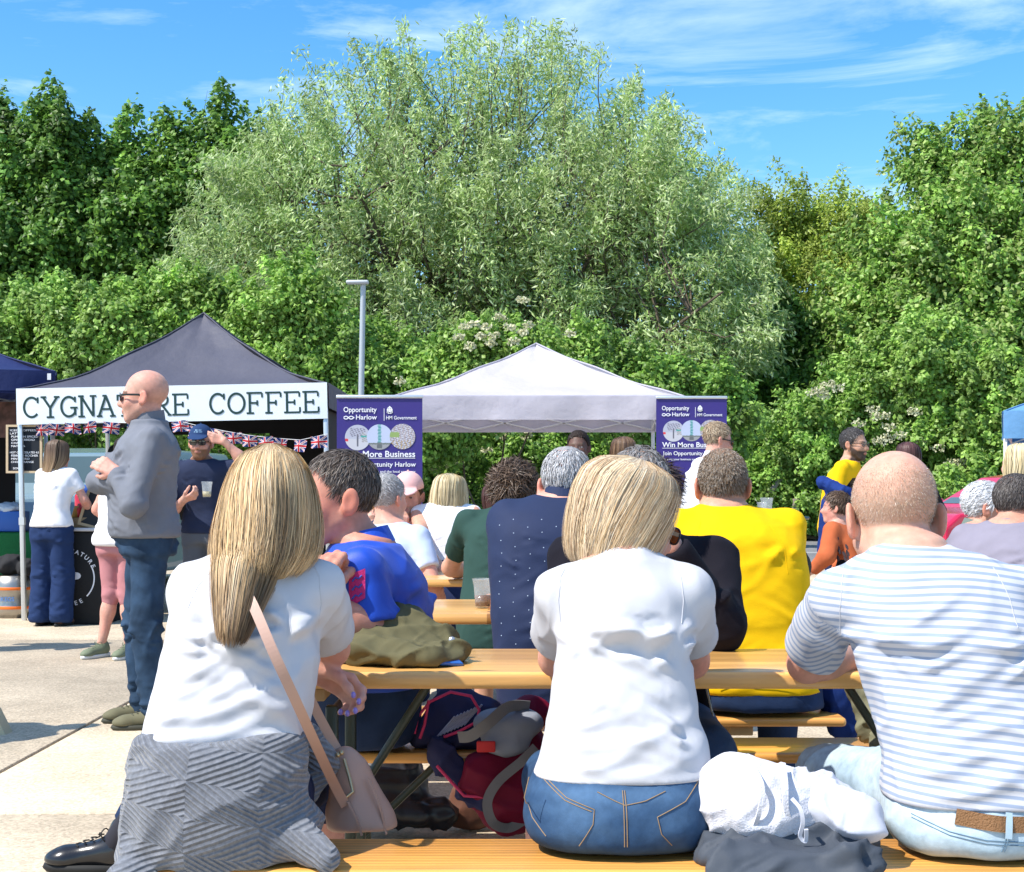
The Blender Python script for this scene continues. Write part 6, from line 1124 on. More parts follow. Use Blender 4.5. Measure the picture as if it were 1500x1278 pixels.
HK = [hk(650, 394, 398, .01, 3.0), hk(656, 372, 420, .05, 3.0), hk(672, 354, 437, .085, 2.99), hk(705, 337, 453, .108, 2.97), hk(745, 326, 462, .113, 2.95), hk(785, 318, 464, .111, 2.93), hk(812, 316, 460, .104, 2.91), hk(835, 322, 446, .088, 2.89), hk(850, 335, 432, .065, 2.87)]
flow_hair(w1['root'], HK, BLOND, n=12000, w=.0012, phi=(160, 108), layer=.08, end=.18, dk=(.22, .13, .22, .68), n_cl=150, wig=.0022, h=.0062, tipcols=((.52, .33, .15), (.66, .44, .21), (.30, .18, .09), (.74, .54, .30)), fly=.03, dark=.42)
HT = [hk(760, 350, 420, .080, 2.95), hk(785, 328, 424, .092, 2.93), hk(820, 316, 414, .090, 2.89), hk(850, 314, 402, .068, 2.845), hk(880, 315, 388, .050, 2.795), hk(905, 317, 376, .038, 2.765), hk(930, 320, 364, .027, 2.745), hk(952, 326, 352, .016, 2.735)]
flow_hair(w1['root'], HT, BLOND, n=5500, w=.0012, phi=(100, 100), layer=.2, end=.30, dk=(.45, .38, .35, .72), n_cl=70, wig=.003, h=.0062, tipcols=((.22, .12, .055), (.30, .18, .085), (.42, .26, .12), (.13, .07, .035)), fly=.03, dark=.35)
# cardigan tied round the waist
KN = M('grey marl knit', (.165, .172, .195), .95, sheen=.3, spec=.08, bump=(900, .5, .0008), var=(120, .22)); nt = KN.node_tree; b_ = nt.nodes['Principled BSDF']
tc = nt.nodes['Texture Coordinate'].outputs['Object']; sx = nt.nodes.new('ShaderNodeSeparateXYZ'); nt.links.new(tc, sx.inputs[0])
def mth(op, a, b=None):
    n = nt.nodes.new('ShaderNodeMath'); n.operation = op
    for i, v in enumerate((a, b)):
        if v is None: continue
        if isinstance(v, (int, float)): n.inputs[i].default_value = v
        else: nt.links.new(v, n.inputs[i])
    return n.outputs[0]
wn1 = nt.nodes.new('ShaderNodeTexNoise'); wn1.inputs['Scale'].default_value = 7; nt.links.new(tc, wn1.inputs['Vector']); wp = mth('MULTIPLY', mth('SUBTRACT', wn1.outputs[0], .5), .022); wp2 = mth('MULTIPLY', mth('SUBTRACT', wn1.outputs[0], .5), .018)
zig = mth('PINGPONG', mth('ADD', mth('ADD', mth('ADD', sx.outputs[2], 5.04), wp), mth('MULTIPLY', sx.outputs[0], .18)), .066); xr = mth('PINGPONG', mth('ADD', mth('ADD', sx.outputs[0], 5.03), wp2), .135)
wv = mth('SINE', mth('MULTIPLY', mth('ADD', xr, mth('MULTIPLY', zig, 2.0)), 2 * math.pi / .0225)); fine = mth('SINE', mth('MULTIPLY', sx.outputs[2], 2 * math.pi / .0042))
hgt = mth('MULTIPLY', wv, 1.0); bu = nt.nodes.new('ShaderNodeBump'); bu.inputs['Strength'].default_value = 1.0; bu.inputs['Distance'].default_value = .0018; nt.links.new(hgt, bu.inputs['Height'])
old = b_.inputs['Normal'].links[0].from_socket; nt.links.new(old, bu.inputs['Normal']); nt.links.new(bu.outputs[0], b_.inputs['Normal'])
src = b_.inputs['Base Color'].links[0].from_socket; vs = nt.nodes.new('ShaderNodeVectorMath'); vs.operation = 'SCALE'; nt.links.new(src, vs.inputs[0]); nt.links.new(mth('ADD', mth('MULTIPLY', wv, .13), .95), vs.inputs['Scale']); nt.links.new(vs.outputs[0], b_.inputs['Base Color'])  # rib valleys tinted darker: occlusion between the ribs put into the knit colour
CK = rows(at, [(1262, 190, 462, .150, -.02), (1240, 184, 462, .158, -.03), (1190, 182, 462, .160, -.04), (1140, 192, 450, .150, -.04), (1085, 198, 448, .135, -.02), (1066, 205, 446, .128, -.01)])
pf = prof(CK, n=2.2, rnd=.02); ext = union([cap(lc(at, 0, 445, 1085, 2.95), lc(at, 0, 462, 1120, 2.97), .035, .04), cap(lc(at, 0, 462, 1120, 2.97), lc(at, 0, 452, 1160, 2.93), .04, .02), cap(lc(at, 0, 446, 1200, 2.80), lc(at, 0, 440, 1232, 2.72), .022, .030), cap(lc(at, 0, 440, 1232, 2.70), lc(at, 0, 478, 1262, 2.66), .030, .026), cap(lc(at, 0, 200, 1262, 2.72), lc(at, 0, 192, 1300, 2.66), .045, .05)], .02)
def cf(P):
    topz = PX(0, 1092, 2.7)[2] + .035 * np.clip((P[:, 0]) / .15, -1, 1) ** 2 + .02 * P[:, 0] / .15; d = smax(pf(P), P[:, 2] - topz, .02); d = smin(d, ext(P), .035); return smax(d, np.where(P[:, 1] + at[1] > 2.655, .472 - P[:, 2], -1), .006)
def cd(V): return .010 * ridge(V, (.8, .1, .6), .3, .08, 61, 2) + .010 * ridge(V, (1, .1, -.15), .3, .06, 62, 2)
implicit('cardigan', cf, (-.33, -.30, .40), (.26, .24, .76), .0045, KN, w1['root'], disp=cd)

# --- striped t-shirt man, right foreground
at = (.93, 2.84); RM = rows(at, [(1255, 1312, 1588, .135, -.02), (1215, 1298, 1592, .145, -.03), (1160, 1296, 1588, .140, -.02), (1090, 1296, 1572, .130, .0), (1000, 1268, 1546, .125, .04), (925, 1246, 1520, .130, .07), (872, 1232, 1500, .125, .10), (838, 1250, 1470, .11, .115), (815, 1270, 1430, .085, .125), (798, 1284, 1384, .068, .13)])
def stripe_col(V, o):
    t = V[:, 2] * 1.0 + .10 * V[:, 0] + .012 * noise(V * 5, 77) + .030 * noise(V * 2.2, 71); S_, E, _ = o['J'][-1]; d = nrm(E - S_); a = (V - S_) @ d; near = np.clip(1 - np.linalg.norm(V - (S_ + np.clip(a, 0, .3)[:, None] * d), axis=1) / .085, 0, 1); k = np.clip(near * 3 * (a > .0) * np.clip((-(V[:, 0] - o['nk'][0]) - .15) / .05, 0, 1), 0, 1)
    w = t * (1 - k) + (o['sh'][-1][2] - a * .78 + .02) * k; return np.repeat(w[:, None], 3, 1)
SM = cloth('striped jersey', (.8, .8, .8), attr=True, scale=420, strength=.2, var=.0001); nt = SM.node_tree; b_ = nt.nodes['Principled BSDF']
def ramp_stripes(src, period, duty, ca, cb):
    def mm(op, a, b):
        n = nt.nodes.new('ShaderNodeMath'); n.operation = op
        for i, v in enumerate((a, b)):
            if isinstance(v, (int, float)): n.inputs[i].default_value = v
            else: nt.links.new(v, n.inputs[i])
        return n.outputs[0]
    sx_ = nt.nodes.new('ShaderNodeSeparateXYZ'); nt.links.new(src, sx_.inputs[0]); p = mm('PINGPONG', sx_.outputs[0], period / 2); t = mm('MULTIPLY', mm('SUBTRACT', p, period / 2 * duty), 1 / (period * .05)); t = mm('MINIMUM', mm('MAXIMUM', t, 0.0), 1.0)
    mx = nt.nodes.new('ShaderNodeMix'); mx.data_type = 'RGBA'; mx.inputs['A'].default_value = (*ca, 1); mx.inputs['B'].default_value = (*cb, 1); nt.links.new(t, mx.inputs[0]); return mx.outputs['Result']
nt.links.new(ramp_stripes(nt.nodes['Attribute'].outputs['Color'], .0158, .36, (.29, .345, .46), (.54, .54, .575)), b_.inputs['Base Color'])
e_ = {-1: lc(at, 0, 1182, 972, 3.22), 1: (.48, .36, .80)}
rm = figure('balding man in a blue and white striped t-shirt and pale jeans', at, keys=RM, neckz=RM[-1][0], head=(-.015, .065, .05, 0, -18, 0), topZ=1.266, drop=.040, eb=-.022, hs=1.12, ear=1.08, skin=(.60, .33, .24), L=lc(at, 0, 1300, 962, 3.42), R=(.30, .58, .82), elb=e_, sw=.196,
    crop=dict(col=(.42, .28, .19), k=.42, bald=.97, topz=.060, n=7000, L=.003, w=.0005, pal=((.46, .33, .22), (.52, .42, .32), (.34, .23, .15), (.6, .52, .44))), top=dict(mat=SM, hem=PX(0, 1188, 2.70)[2], e=.002, wr=.013, nf=1.5, fd=1, sl=.72, flare=.018, h=.0050, seed=25, col=stripe_col, rib=False),
    bottom=dict(mat=WORN, col=fade_rm, waist=PX(0, 1150, 2.8)[2], e=-.008, wr=.010, h=.0065, tw=.016), knees={1: ((.22, .45, .53), (.22, .45, .09)), -1: ((-.20, .43, .535), (-.22, .42, .09))}, h=.0085)
rj = rm['trousers']
def rk(px, py, off=.001):
    K = np.array(sorted(RM)); z = CH + (HY - py) * 2.69 / F; x = (px - 750) * 2.69 / F - at[0]; cx, cy, a, b = [np.interp(z, K[:, 0], K[:, i]) for i in (1, 2, 3, 4)]; a += -.006; b += -.004; q = min(.97, abs((x - cx) / a)); return (x, cy - b * (1 - q ** 2.4) ** (1 / 2.4) - off, z)
PR_ = projector(rj)
def rk(px, py, off=.001):
    z = CH + (HY - py) * 2.69 / F; x = (px - 750) * 2.69 / F - at[0]; return PR_(x, z, off) or (x, -.12, z)
def path(pts, fn):
    q = []
    for i in range(len(pts) - 1):
        for t in np.linspace(0, 1, 5)[:-1]: q.append(fn(pts[i][0] * (1 - t) + pts[i + 1][0] * t, pts[i][1] * (1 - t) + pts[i + 1][1] * t))
    return q + [fn(*pts[-1])]
for pts in ([(1345, 1200), (1390, 1218), (1440, 1228), (1500, 1231)], [(1345, 1205), (1390, 1223), (1440, 1233), (1500, 1236)], [(1470, 1200), (1468, 1225), (1462, 1245)], [(1474, 1200), (1472, 1225), (1466, 1245)]): stitch(rj, path(pts, rk), at, col=(.12, .20, .28))
m = MB(); m.ribbon(path([(1400, 1196), (1430, 1201), (1470, 1205), (1500, 1206), (1540, 1206)], lambda a, b: rk(a, b, .004)), .030, (0, -1, .1), .005); m.build('belt', M('woven tan belt', (.24, .12, .05), .6, bump=(300, 1, .004)), rm['root'])
for x in (1474,): m = MB(); m.ribbon(path([(x, 1168 if x < 1400 else 1188), (x - 2, 1185 if x < 1400 else 1206), (x - 4, 1200 if x < 1400 else 1224)], lambda a, b: rk(a, b, .009)), .012, (0, -1, 0), .003); m.build('belt_loop', M('pale washed denim', (.34, .45, .53), .85), rj)

# --- man in the blue football polo, side on at the first table
at = (-.425, 3.97); yw = 92; q = lambda px, py, z: lc(at, yw, px, py, z)
pm = figure('man in a bright blue polo shirt leaning on the table, face to the left', at, yaw=yw, lean=-.035, hunch=.03, side=-.29, belly=.02, neckz=1.055, head=(.0, .078, .108, 22, -4, 0), topZ=1.290, hs=1.0, ear=1.1, skin=(.55, .24, .17), kx=1.02, ky=1.12, sw=.195, L=q(462, 872, 3.40), R=q(430, 960, 3.75), elb={-1: q(548, 935, 3.50)}, handL=dict(dir=(.2, -.25, .9), palm=(1, -.3, .1), curl=1.2),
    top=dict(name='polo_shirt', mat=M('royal blue polyester', (.006, .060, .46), .5, bump=(500, .5, .001), sheen=.1, var=(20, .08)), hem=.655, e=.018, wr=.012, sl=.78, flare=.014, h=.0065, collar=True, seed=35), bottom=dict(mat=denim('dark indigo denim', (.018, .035, .085), .3), len=.86, waist=.76, h=.009),
    hair=dict(style='short', cols=((.085, .06, .045), (.12, .088, .066), (.20, .165, .14), (.05, .035, .027)), L=.020, n=5200, w=.0020, rec=.02, messy=.22, comb=(0, .5, -.7), shell=.004), beard=((.25, .14, .11), .25), knees={1: ((.22, .50, .50), (.22, .50, .09)), -1: (tuple(q(345, 1062, 4.15)), tuple(q(180, 1215, 4.42)))}, h=.009)
# crest
m = MB()
tR = pm['top']; PP = projector(tR)
def cr(u, v, off=.004):
    a = q(511 + u * 24, 842 + v * 46 - u * 9, 3.2); b = q(511 + u * 24, 842 + v * 46 - u * 9, 3.9); return PP.along(a, b - a, off)
g_ = 6; V = [cr(i / g_, j / g_ * (1 - .12 * abs(i / g_ - .5))) for j in range(g_ + 1) for i in range(g_ + 1)]; m.add(V, [(j * 7 + i, j * 7 + i + 1, (j + 1) * 7 + i + 1, (j + 1) * 7 + i) for j in range(g_) for i in range(g_)])
m.build('crest', M('crest magenta', (.50, .02, .16), .6, bump=(300, 1, .002)), tR); 
for u, v in ((.5, .22), (.5, .5), (.5, .78)): MB().tube([cr(.2, v + .04, .005), cr(.4, v - .05, .005), cr(.6, v + .03, .005), cr(.8, v - .04, .005)], .0022, 4).build('crest_lion', M('crest blue', (.03, .10, .5), .5), tR)
wa = MB(); J = pm['J'][-1]; wp = J[1] + (J[2] - J[1]) * .9; d_ = nrm(J[2] - J[1]); a_ = nrm(np.cross(d_, (1, 0, 0))); b2 = np.cross(d_, a_); wa.ribbon([wp + (a_ * math.cos(t) + b2 * math.sin(t)) * .032 for t in np.linspace(0, 6.3, 21)], .022, [(a_ * math.cos(t) + b2 * math.sin(t)) for t in np.linspace(0, 6.3, 21)], .006); wa.build('watch', M('black strap', (.015, .015, .015), .4), pm['root'])
bo = shoe(pm['root'], np.array(q(170, 0, 4.42)) * (1, 1, 0) + (0, 0, .1), q(60, 0, 4.42) - q(170, 0, 4.42), dict(mat=M('black leather', (.012, .012, .014), .25, coat=.3, bump=(200, .2, .001)), sole=(.01, .01, .01), lace=(.02, .02, .02), high=.03, k=1.12), -1); bo['label'] = 'black leather boot stretched out to the left'
lg = MB(); p0 = q(172, 1235, 4.42); p1 = q(172, 1190, 4.42); k0 = q(240, 1140, 4.2); kk = q(420, 1070, 4.05); lg.tube([p0, (p0 + k0) / 2, k0], [.045, .05, .06], 14); lg.build('sock', M('dark sock', (.02, .02, .03), .9), pm['root']);

# --- man in black sweater facing the camera behind the middle woman
at = (.36, 4.02); yw = 180; q = lambda px, py, z: lc(at, yw, px, py, z)
bk_ = figure('grey haired man in a black zipped top, hidden behind the blonde bob', at, yaw=yw, lean=.17, hunch=.04, side=.0, neckz=1.07, head=(.015, .03, .10, -8, -24, 0), topZ=1.300, hs=1.02, skin=(.60, .30, .22), sw=.20, L=q(985, 800, 3.62), R=q(860, 960, 3.72), elb={-1: q(1056, 918, 3.70), 1: q(835, 930, 3.74)}, handL=dict(dir=(.3, .1, 1), palm=(.8, -.2, 0), curl=.9),
    top=dict(name='sweater', mat=cloth('black knit', (.010, .009, .014), rough=.9), sleeve='long', hem=.50, e=.016, wr=.011, h=.0085), bottom=dict(mat=denim('blue denim', (.035, .07, .16), .3), waist=.66, h=.011), hair=dict(style='short', cols=GREY[2:] + ((.20, .17, .15), (.35, .32, .30)), L=.022, n=2200, w=.0022, rec=.075, shell=.003), crop=dict(col=(.4, .3, .25), k=.4), h=.010)
m = MB(); zp = [q(1035, 1010, 3.72), q(1042, 1040, 3.70), q(1052, 1075, 3.68), q(1068, 1100, 3.66), q(1082, 1110, 3.66)]; bjk = pile('jacket_front', None, None, [('c', tuple(q(1022, 1000, 3.80)), tuple(q(1040, 1075, 3.76)), .03, .022), ('c', tuple(q(1040, 1075, 3.76)), tuple(q(1066, 1104, 3.70)), .022, .010)], cloth('black knit', (.01, .01, .012)), parent=bk_['root'], fold=.006, h=.008, seed=51)
m.tube(zp, .003, 6); m.build('zip', M('steel zip', (.4, .38, .34), .35, metal=.8), bk_['root'])

# --- navy spotted shirt man and yellow t-shirt man (second bench)
def dots(V, o):
    c = np.tile(np.array([.024, .030, .085]), (len(V), 1)); return c
at = (PX(818, 0, 4.58)[0], 4.58); NM = rows(at, [(935, 728, 905, .13, -.02), (900, 726, 906, .135, -.01), (850, 724, 908, .125, .02), (800, 722, 912, .125, .05), (765, 726, 908, .12, .08), (742, 745, 890, .09, .10), (728, 790, 862, .068, .115)]); NM = [(.47, 0, -.02, .18, .125)] + [r for r in NM if r[0] > .60]
nv = figure('grey haired man in a navy shirt with tiny white dots, back to camera', at, keys=NM, neckz=NM[-1][0], head=(.012, .045, .108, -6, -6, 0), topZ=1.334, hs=1.03, skin=PINK, sw=.165, L=(-.05, .45, .82), R=(.12, .45, .82), elb={-1: (-.15, .34, .81), 1: (.26, .34, .80)},
    top=dict(name='shirt', mat=cloth('navy poplin', (.019, .029, .072), rough=.7, scale=300), sleeve='short', sl=.8, hem=.50, e=.016, wr=.005, h=.0085, collar=True, cmat=cloth('navy poplin', (.019, .029, .072))), bottom=dict(mat=denim('dark indigo denim', (.02, .04, .1)), waist=.60, h=.012),
    hair=dict(style='short', cols=GREY + ((.62, .62, .63),), L=.020, n=4200, w=.0024, messy=.25, comb=(0, -.2, -1), thin=lambda p: np.clip(1 - (((p[:, 0]) / .045) ** 2 + ((p[:, 1] + .035) / .055) ** 2), 0, 1) * 1.6 * (p[:, 2] > .07), shell=.003), h=.010)
PN = projector(nv['top']); m = MB()
for px in range(733, 905, 21):
    for j, py in enumerate(range(752, 948, 20)):
        y_ = py + (10 if (px // 21) % 2 else 0) + 1.5 * math.sin(px * j); z = CH + (HY - y_) * 4.47 / F; x = (px + 2 * math.sin(py) - 750) * 4.47 / F - at[0]; p = PN(x, z, -.0012)
        if p and p[1] < .06 and z < 1.10: m.sphere(p, (.0019, .003, .0019), 4)
m.build('woven_dot', M('pale dot', (.55, .65, .8), .7), nv['top'])['kind'] = 'stuff'
at = (PX(1092, 0, 4.6)[0], 4.6); YM = rows(at, [(1040, 1030, 1205, .13, -.02), (1000, 1022, 1192, .135, -.01), (940, 1018, 1180, .125, .01), (880, 1010, 1178, .125, .03), (820, 1003, 1172, .13, .06), (780, 998, 1158, .12, .08), (757, 1022, 1120, .09, .10), (742, 1034, 1086, .066, .11)])
ym = figure('man in a yellow t-shirt with cropped greying hair, back to camera', at, keys=YM, neckz=YM[-1][0], head=(-.0, .04, .105, 0, -4, 0), topZ=1.330, hs=1.0, ear=1.12, skin=(.56, .29, .20), sw=.18, L=(-.12, .42, .82), R=(.10, .46, .82), elb={-1: (-.26, .28, .81), 1: (.20, .36, .82)},
    top=dict(mat=cloth('sunny yellow cotton', (.80, .47, .003), scale=300), sleeve='short', sl=.7, hem=PX(0, 1016, 4.55)[2], e=.017, wr=.008, h=.0085, seed=45), bottom=dict(mat=denim('dark indigo denim'), waist=.64, h=.010, kw=.01),
    crop=dict(col=(.20, .14, .09), k=.85, bald=.25, topz=.11, n=12000, L=.009, w=.0013, pal=((.24, .17, .11), (.36, .29, .22), (.16, .11, .07), (.42, .37, .32))), h=.010)
stitch(ym['trousers'], [(x, -.155 - .012 * math.cos((x - .03) * 9), .575 - .35 * abs(x - .03) ** 1.2 * 0 + .9 * (x - .03) ** 2) for x in np.linspace(-.13, .2, 14)], at, .0012)
tag(pile('jacket', 'dark grey jacket standing edge-on just right of the yellow t-shirt', 'jacket', [('c', P_(1158, 775, 4.85), P_(1172, 830, 4.82), .03, .03), ('c', P_(1172, 830, 4.82), P_(1170, 905, 4.80), .03, .022)], cloth('charcoal fleece', (.045, .045, .042)), fold=.004, h=.009, seed=55))

# --- dark green t-shirt man at the third table
at = (PX(748, 0, 6.26)[0], 6.26); GMn = rows(at, [(935, 672, 826, .13, -.02), (905, 674, 824, .135, -.01), (850, 684, 816, .13, .03), (800, 686, 812, .13, .07), (770, 692, 808, .12, .10), (754, 715, 790, .09, .12), (744, 730, 772, .066, .13)])
gm = figure('man with tousled brown hair in a dark green t-shirt, elbow on table', at, keys=GMn, neckz=GMn[-1][0], head=(.0, .04, .115, -14, -12, 6), topZ=1.305, hs=1.06, skin=(.56, .31, .21), sw=.20, L=lc(at, 0, 690, 838, 6.9), R=(.1, .5, .82), elb={-1: lc(at, 0, 660, 832, 6.70)},
    top=dict(mat=cloth('dark green cotton', (.026, .062, .052)), hem=.50, e=.016, wr=.007, h=.011), bottom=dict(name='shorts', mat=cloth('khaki cotton', (.20, .165, .09)), waist=.60, len=.2, h=.013), hair=dict(style='short', cols=((.085, .052, .035), (.06, .035, .024), (.14, .09, .06), (.20, .14, .10)), L=.05, n=2600, w=.0038, messy=.8, comb=(.2, -.2, .2), shell=.014), h=.013)
# --- woman in white knit beyond
at = (PX(652, 0, 7.9)[0], 7.9); WK = rows(at, [(905, 618, 702, .13, -.02), (880, 614, 700, .135, -.02), (830, 618, 696, .105, .0), (790, 616, 694, .11, .04), (760, 614, 692, .105, .07), (745, 624, 682, .08, .09), (736, 640, 668, .052, .10)])
wk = figure('blonde woman in a sleeveless white ribbed knit top and navy trousers', at, fem=True, keys=WK, neckz=WK[-1][0], head=(.015, .04, .105, -10, -6, 4), topZ=1.272, hs=1.0, skin=(.58, .30, .21), L=lc(at, 0, 640, 838, 7.4), sw=.155, top=dict(name='knit_top', mat=M('white ribbed knit', (.80, .79, .82), .85, stretch=(1, 1, .05), bump=(150, .8, .004)), sleeve='none', hem=PX(0, 826, 7.85)[2], e=.012, wr=.004, h=.013, rib=False), bottom=dict(name='trousers', mat=cloth('navy twill', (.025, .035, .09)), waist=PX(0, 815, 7.85)[2], h=.014),
    hair=dict(style='flow', keys=BOB, cols=((.62, .50, .28), (.75, .64, .42), (.48, .36, .18), (.36, .26, .13)), n=1300, w=.005, phi=(150, 115), layer=.1, h=.010), h=.014)
# --- seated in the background
def far(label, px, z, topy, yaw=0, sit=True, scale=None, **k):
    S = k.pop('S', 1.0); fem = k.get('fem', False); tz = CH + (HY - topy) * z / F; base = dict(h=.016, hh=.009); base.update(k)
    nz = tz - .012 - (.133 + .115) * (base.get('hs') or (1 if not fem else .94)) + k.pop('nzo', 0); base.pop('nzo', 0); base.setdefault('topZ', tz - (.012 if 'hair' in k else .03))
    return figure(label, (PX(px, 0, z)[0], z), yaw=yaw, sit=sit, neckz=nz, S=S, **base)
C = lambda n, c: cloth(n, c)
def T(n, c, **k): d = dict(mat=C(n, c), h=.014, e=.014, wr=.006, hem=None); d.update(k); d = {a: b for a, b in d.items() if b is not None}; return d
def B(n, c, **k): d = dict(mat=C(n, c), h=.016, name='trousers'); d.update(k); return d
far('silver haired man in a pale blue t-shirt just behind the blue polo', 556, 7.2, 692, yaw=-30, side=0, head=(-.03, .02, .12, -10, -5, 0), hs=1.0, skin=PINK, top=T('pale blue white cotton', (.46, .55, .74), h=.012), bottom=B('navy twill', (.025, .035, .09)), hair=dict(style='short', cols=GREY, L=.018, n=1200, w=.003), h=.013)
pc = far('man in a pale pink cap resting his chin on his hand', 606, 8.2, 692, yaw=172, lean=.12, head=(0, .03, .12, 2, -8, 0), hs=1.0, skin=PINK, L=(.0, .28, .995 - .04), elb={-1: (-.12, .34, .80)}, handL=dict(dir=(.1, .0, 1), palm=(.2, -1, 0), curl=1.1), top=T('dark floral cotton', (.03, .035, .06), seed=3), bottom=B('navy twill', (.02, .02, .03)), hair=dict(style='short', cols=BROWN, L=.015, n=500, w=.004), beard=((.22, .12, .07), .5), h=.013)
baseball_cap(pc, (.72, .42, .40))
far('ginger haired child sitting low in front of the left banner', 566, 9.0, 732, yaw=150, S=.8, hs=.9, skin=PINK, top=T('pale green cotton', (.35, .5, .4)), bottom=B('navy twill', (.02, .02, .05)), hair=dict(style='short', cols=((.36, .15, .05), (.46, .22, .08)), L=.03, n=700, w=.005))
far('woman with long dark red hair in a blue top behind the green t-shirt man', 712, 8.6, 706, yaw=-60, fem=True, head=(0, .02, .12, -10, 0, 0), skin=(.40, .20, .15), top=T('cobalt cotton', (.03, .05, .22)), bottom=B('navy twill', (.02, .02, .05)), hair=dict(style='flow', keys=BOB + [(-.2, 0, -.01, .08, .06), (-.27, 0, 0, .05, .04)], cols=((.06, .02, .018), (.09, .035, .03)), n=700, w=.006, h=.012))
far('blonde person mostly hidden between the green shirt and navy shirt men', 786, 9.0, 703, yaw=20, fem=True, skin=PINK, top=T('grey cotton', (.2, .2, .22)), bottom=B('navy twill', (.02, .02, .05)), hair=dict(style='flow', keys=BOB, cols=((.5, .38, .2), (.6, .48, .28)), n=600, w=.006, h=.012))
far('woman with dark curly hair seated beyond the middle table', 972, 5.78, 682, yaw=150, fem=True, lean=.12, head=(0, .03, .12, -20, -10, 0), skin=(.50, .22, .16), top=T('charcoal cotton', (.03, .03, .035), sleeve='long'), bottom=B('navy twill', (.02, .02, .05)), hair=dict(style='short', cols=((.03, .018, .015), (.06, .035, .03), (.10, .06, .05)), L=.06, n=2200, w=.004, messy=1.3, comb=(0, -.2, -1.2), shell=.022, low=.03), h=.012)
far('person with short dark hair and navy jacket standing under the pale gazebo', 850, 10.6, 630, yaw=170, sit=False, S=.94, skin=(.12, .06, .045), top=T('navy fleece dark', (.02, .02, .05), sleeve='long'), bottom=B('black twill', (.012, .012, .015)), hair=dict(style='short', cols=DARK, L=.010, n=500, w=.005))
far('woman with brown hair standing behind the grey haired head under the gazebo', 918, 10.4, 640, yaw=10, sit=False, S=.92, fem=True, skin=PINK, top=T('charcoal cotton', (.03, .03, .035)), bottom=B('black twill', (.012, .012, .015)), hair=dict(style='flow', keys=BOB + [(-.18, 0, -.01, .08, .06)], cols=((.12, .065, .035), (.22, .13, .07), (.08, .04, .025)), n=900, w=.006, h=.012))
ws = far('man in a white shirt and orange sunglasses standing by the right banner', 1026, 10.3, 617, yaw=-72, sit=False, S=.97, head=(.0, .04, .12, -6, -14, 0), hs=1.0, skin=PINK, R=(.10, .30, 1.02), L=(-.10, .32, 1.0), top=T('white poplin', (.78, .79, .84), name='shirt', sleeve='long', collar=True, hem=1.03, seed=6, wr=.010, h=.012), bottom=B('stone chinos', (.30, .24, .16)), hair=dict(style='short', cols=((.38, .27, .17), (.50, .40, .28), (.28, .19, .12)), L=.025, n=1300, w=.004, messy=.45), h=.013)
glasses(ws, lens=(.75, .28, .01), rough=.15)
m = MB(); m.ribbon([(math.sin(t) * .172, -.0 - math.cos(t) * .125, 1.02) for t in np.linspace(0, 6.3, 25)], .035, [(math.sin(t), -math.cos(t), 0) for t in np.linspace(0, 6.3, 25)], .006); m.build('belt', M('brown belt', (.22, .09, .04), .5), ws['root'])
# bearded man with coat over his arm
by = far('bearded man in glasses and a yellow t-shirt with a blue coat on his arm', 1226, 11.0, 626, yaw=-118, sit=False, S=.96, head=(.0, .035, .118, -12, -4, 0), skin=(.46, .27, .19), R=(.12, .32, 1.08), L=(-.02, .34, 1.12), elb={1: (.26, .02, 1.02), -1: (-.26, .03, 1.04)}, top=T('sunny yellow tee', (.80, .48, .005), hem=.84, seed=4), bottom=B('navy twill', (.02, .025, .06)), hair=dict(style='short', cols=((.035, .03, .03), (.06, .055, .055), (.12, .11, .11)), L=.022, n=900, w=.004, rec=.01), beard=((.025, .018, .015), .93), h=.012, hh=.006)
glasses(by, lens=(.1, .1, .1), frame=(.01, .01, .01), kind='clear'); P0 = lambda px, py, z: tuple(PX(px, py, z))
pile('coat', 'royal blue coat draped over the forearm of the bearded man', 'coat', [('c', P0(1208, 708, 10.72), P0(1236, 722, 10.6), .055, .06), ('c', P0(1215, 735, 10.70), P0(1212, 812, 10.72), .06, .075), ('c', P0(1232, 740, 10.62), P0(1230, 810, 10.64), .05, .06)], cloth('royal blue wool', (.012, .035, .17)), fold=.025, dirs=((.1, .1, 1), (.4, .1, 1)), sp=.09, h=.014, seed=61)
m = MB(); m.rbox((0, 0, 0), (.075, .012, .15), .006); p = PX(1248, 710, 10.62); tag(m.build('phone', M('black phone', (.01, .01, .012), .2), None, tuple(p), (.9, 0, .4)), 'black mobile phone held by the bearded man', 'phone')
boy = far('small boy in an orange patterned long sleeved top', 1246, 9.9, 719, yaw=52, sit=False, S=.66, hs=.88, head=(0, .015, .105, 20, 0, 0), kx=.85, sw=.12, skin=PINK, top=T('rust orange cotton', (.48, .12, .045), sleeve='long', hem=.52, name='top', h=.012), bottom=B('black twill', (.012, .012, .015), h=.014), hair=dict(style='short', cols=((.10, .06, .035), (.15, .095, .06), (.07, .04, .025)), L=.035, n=1200, w=.0045, shell=.012), h=.012)
m = MB()
for i in range(70):
    a = rng.uniform(-2.8, 2.8); z = rng.uniform(.55, .88); p = np.array([math.sin(a) * .158, -math.cos(a) * .118, z]); u = nrm((math.sin(a), -math.cos(a), 0)); t_ = nrm(np.cross(u, (0, 0, 1)) + np.array([0, 0, 2.5]) + rng.normal(size=3) * .4); m.ribbon([p - t_ * .020, p, p + t_ * .020], [.010, .018, .008], tuple(u), .012)
m.build('printed_motif', M('dark motif', (.05, .035, .04), .8), boy['top'])['kind'] = 'stuff'
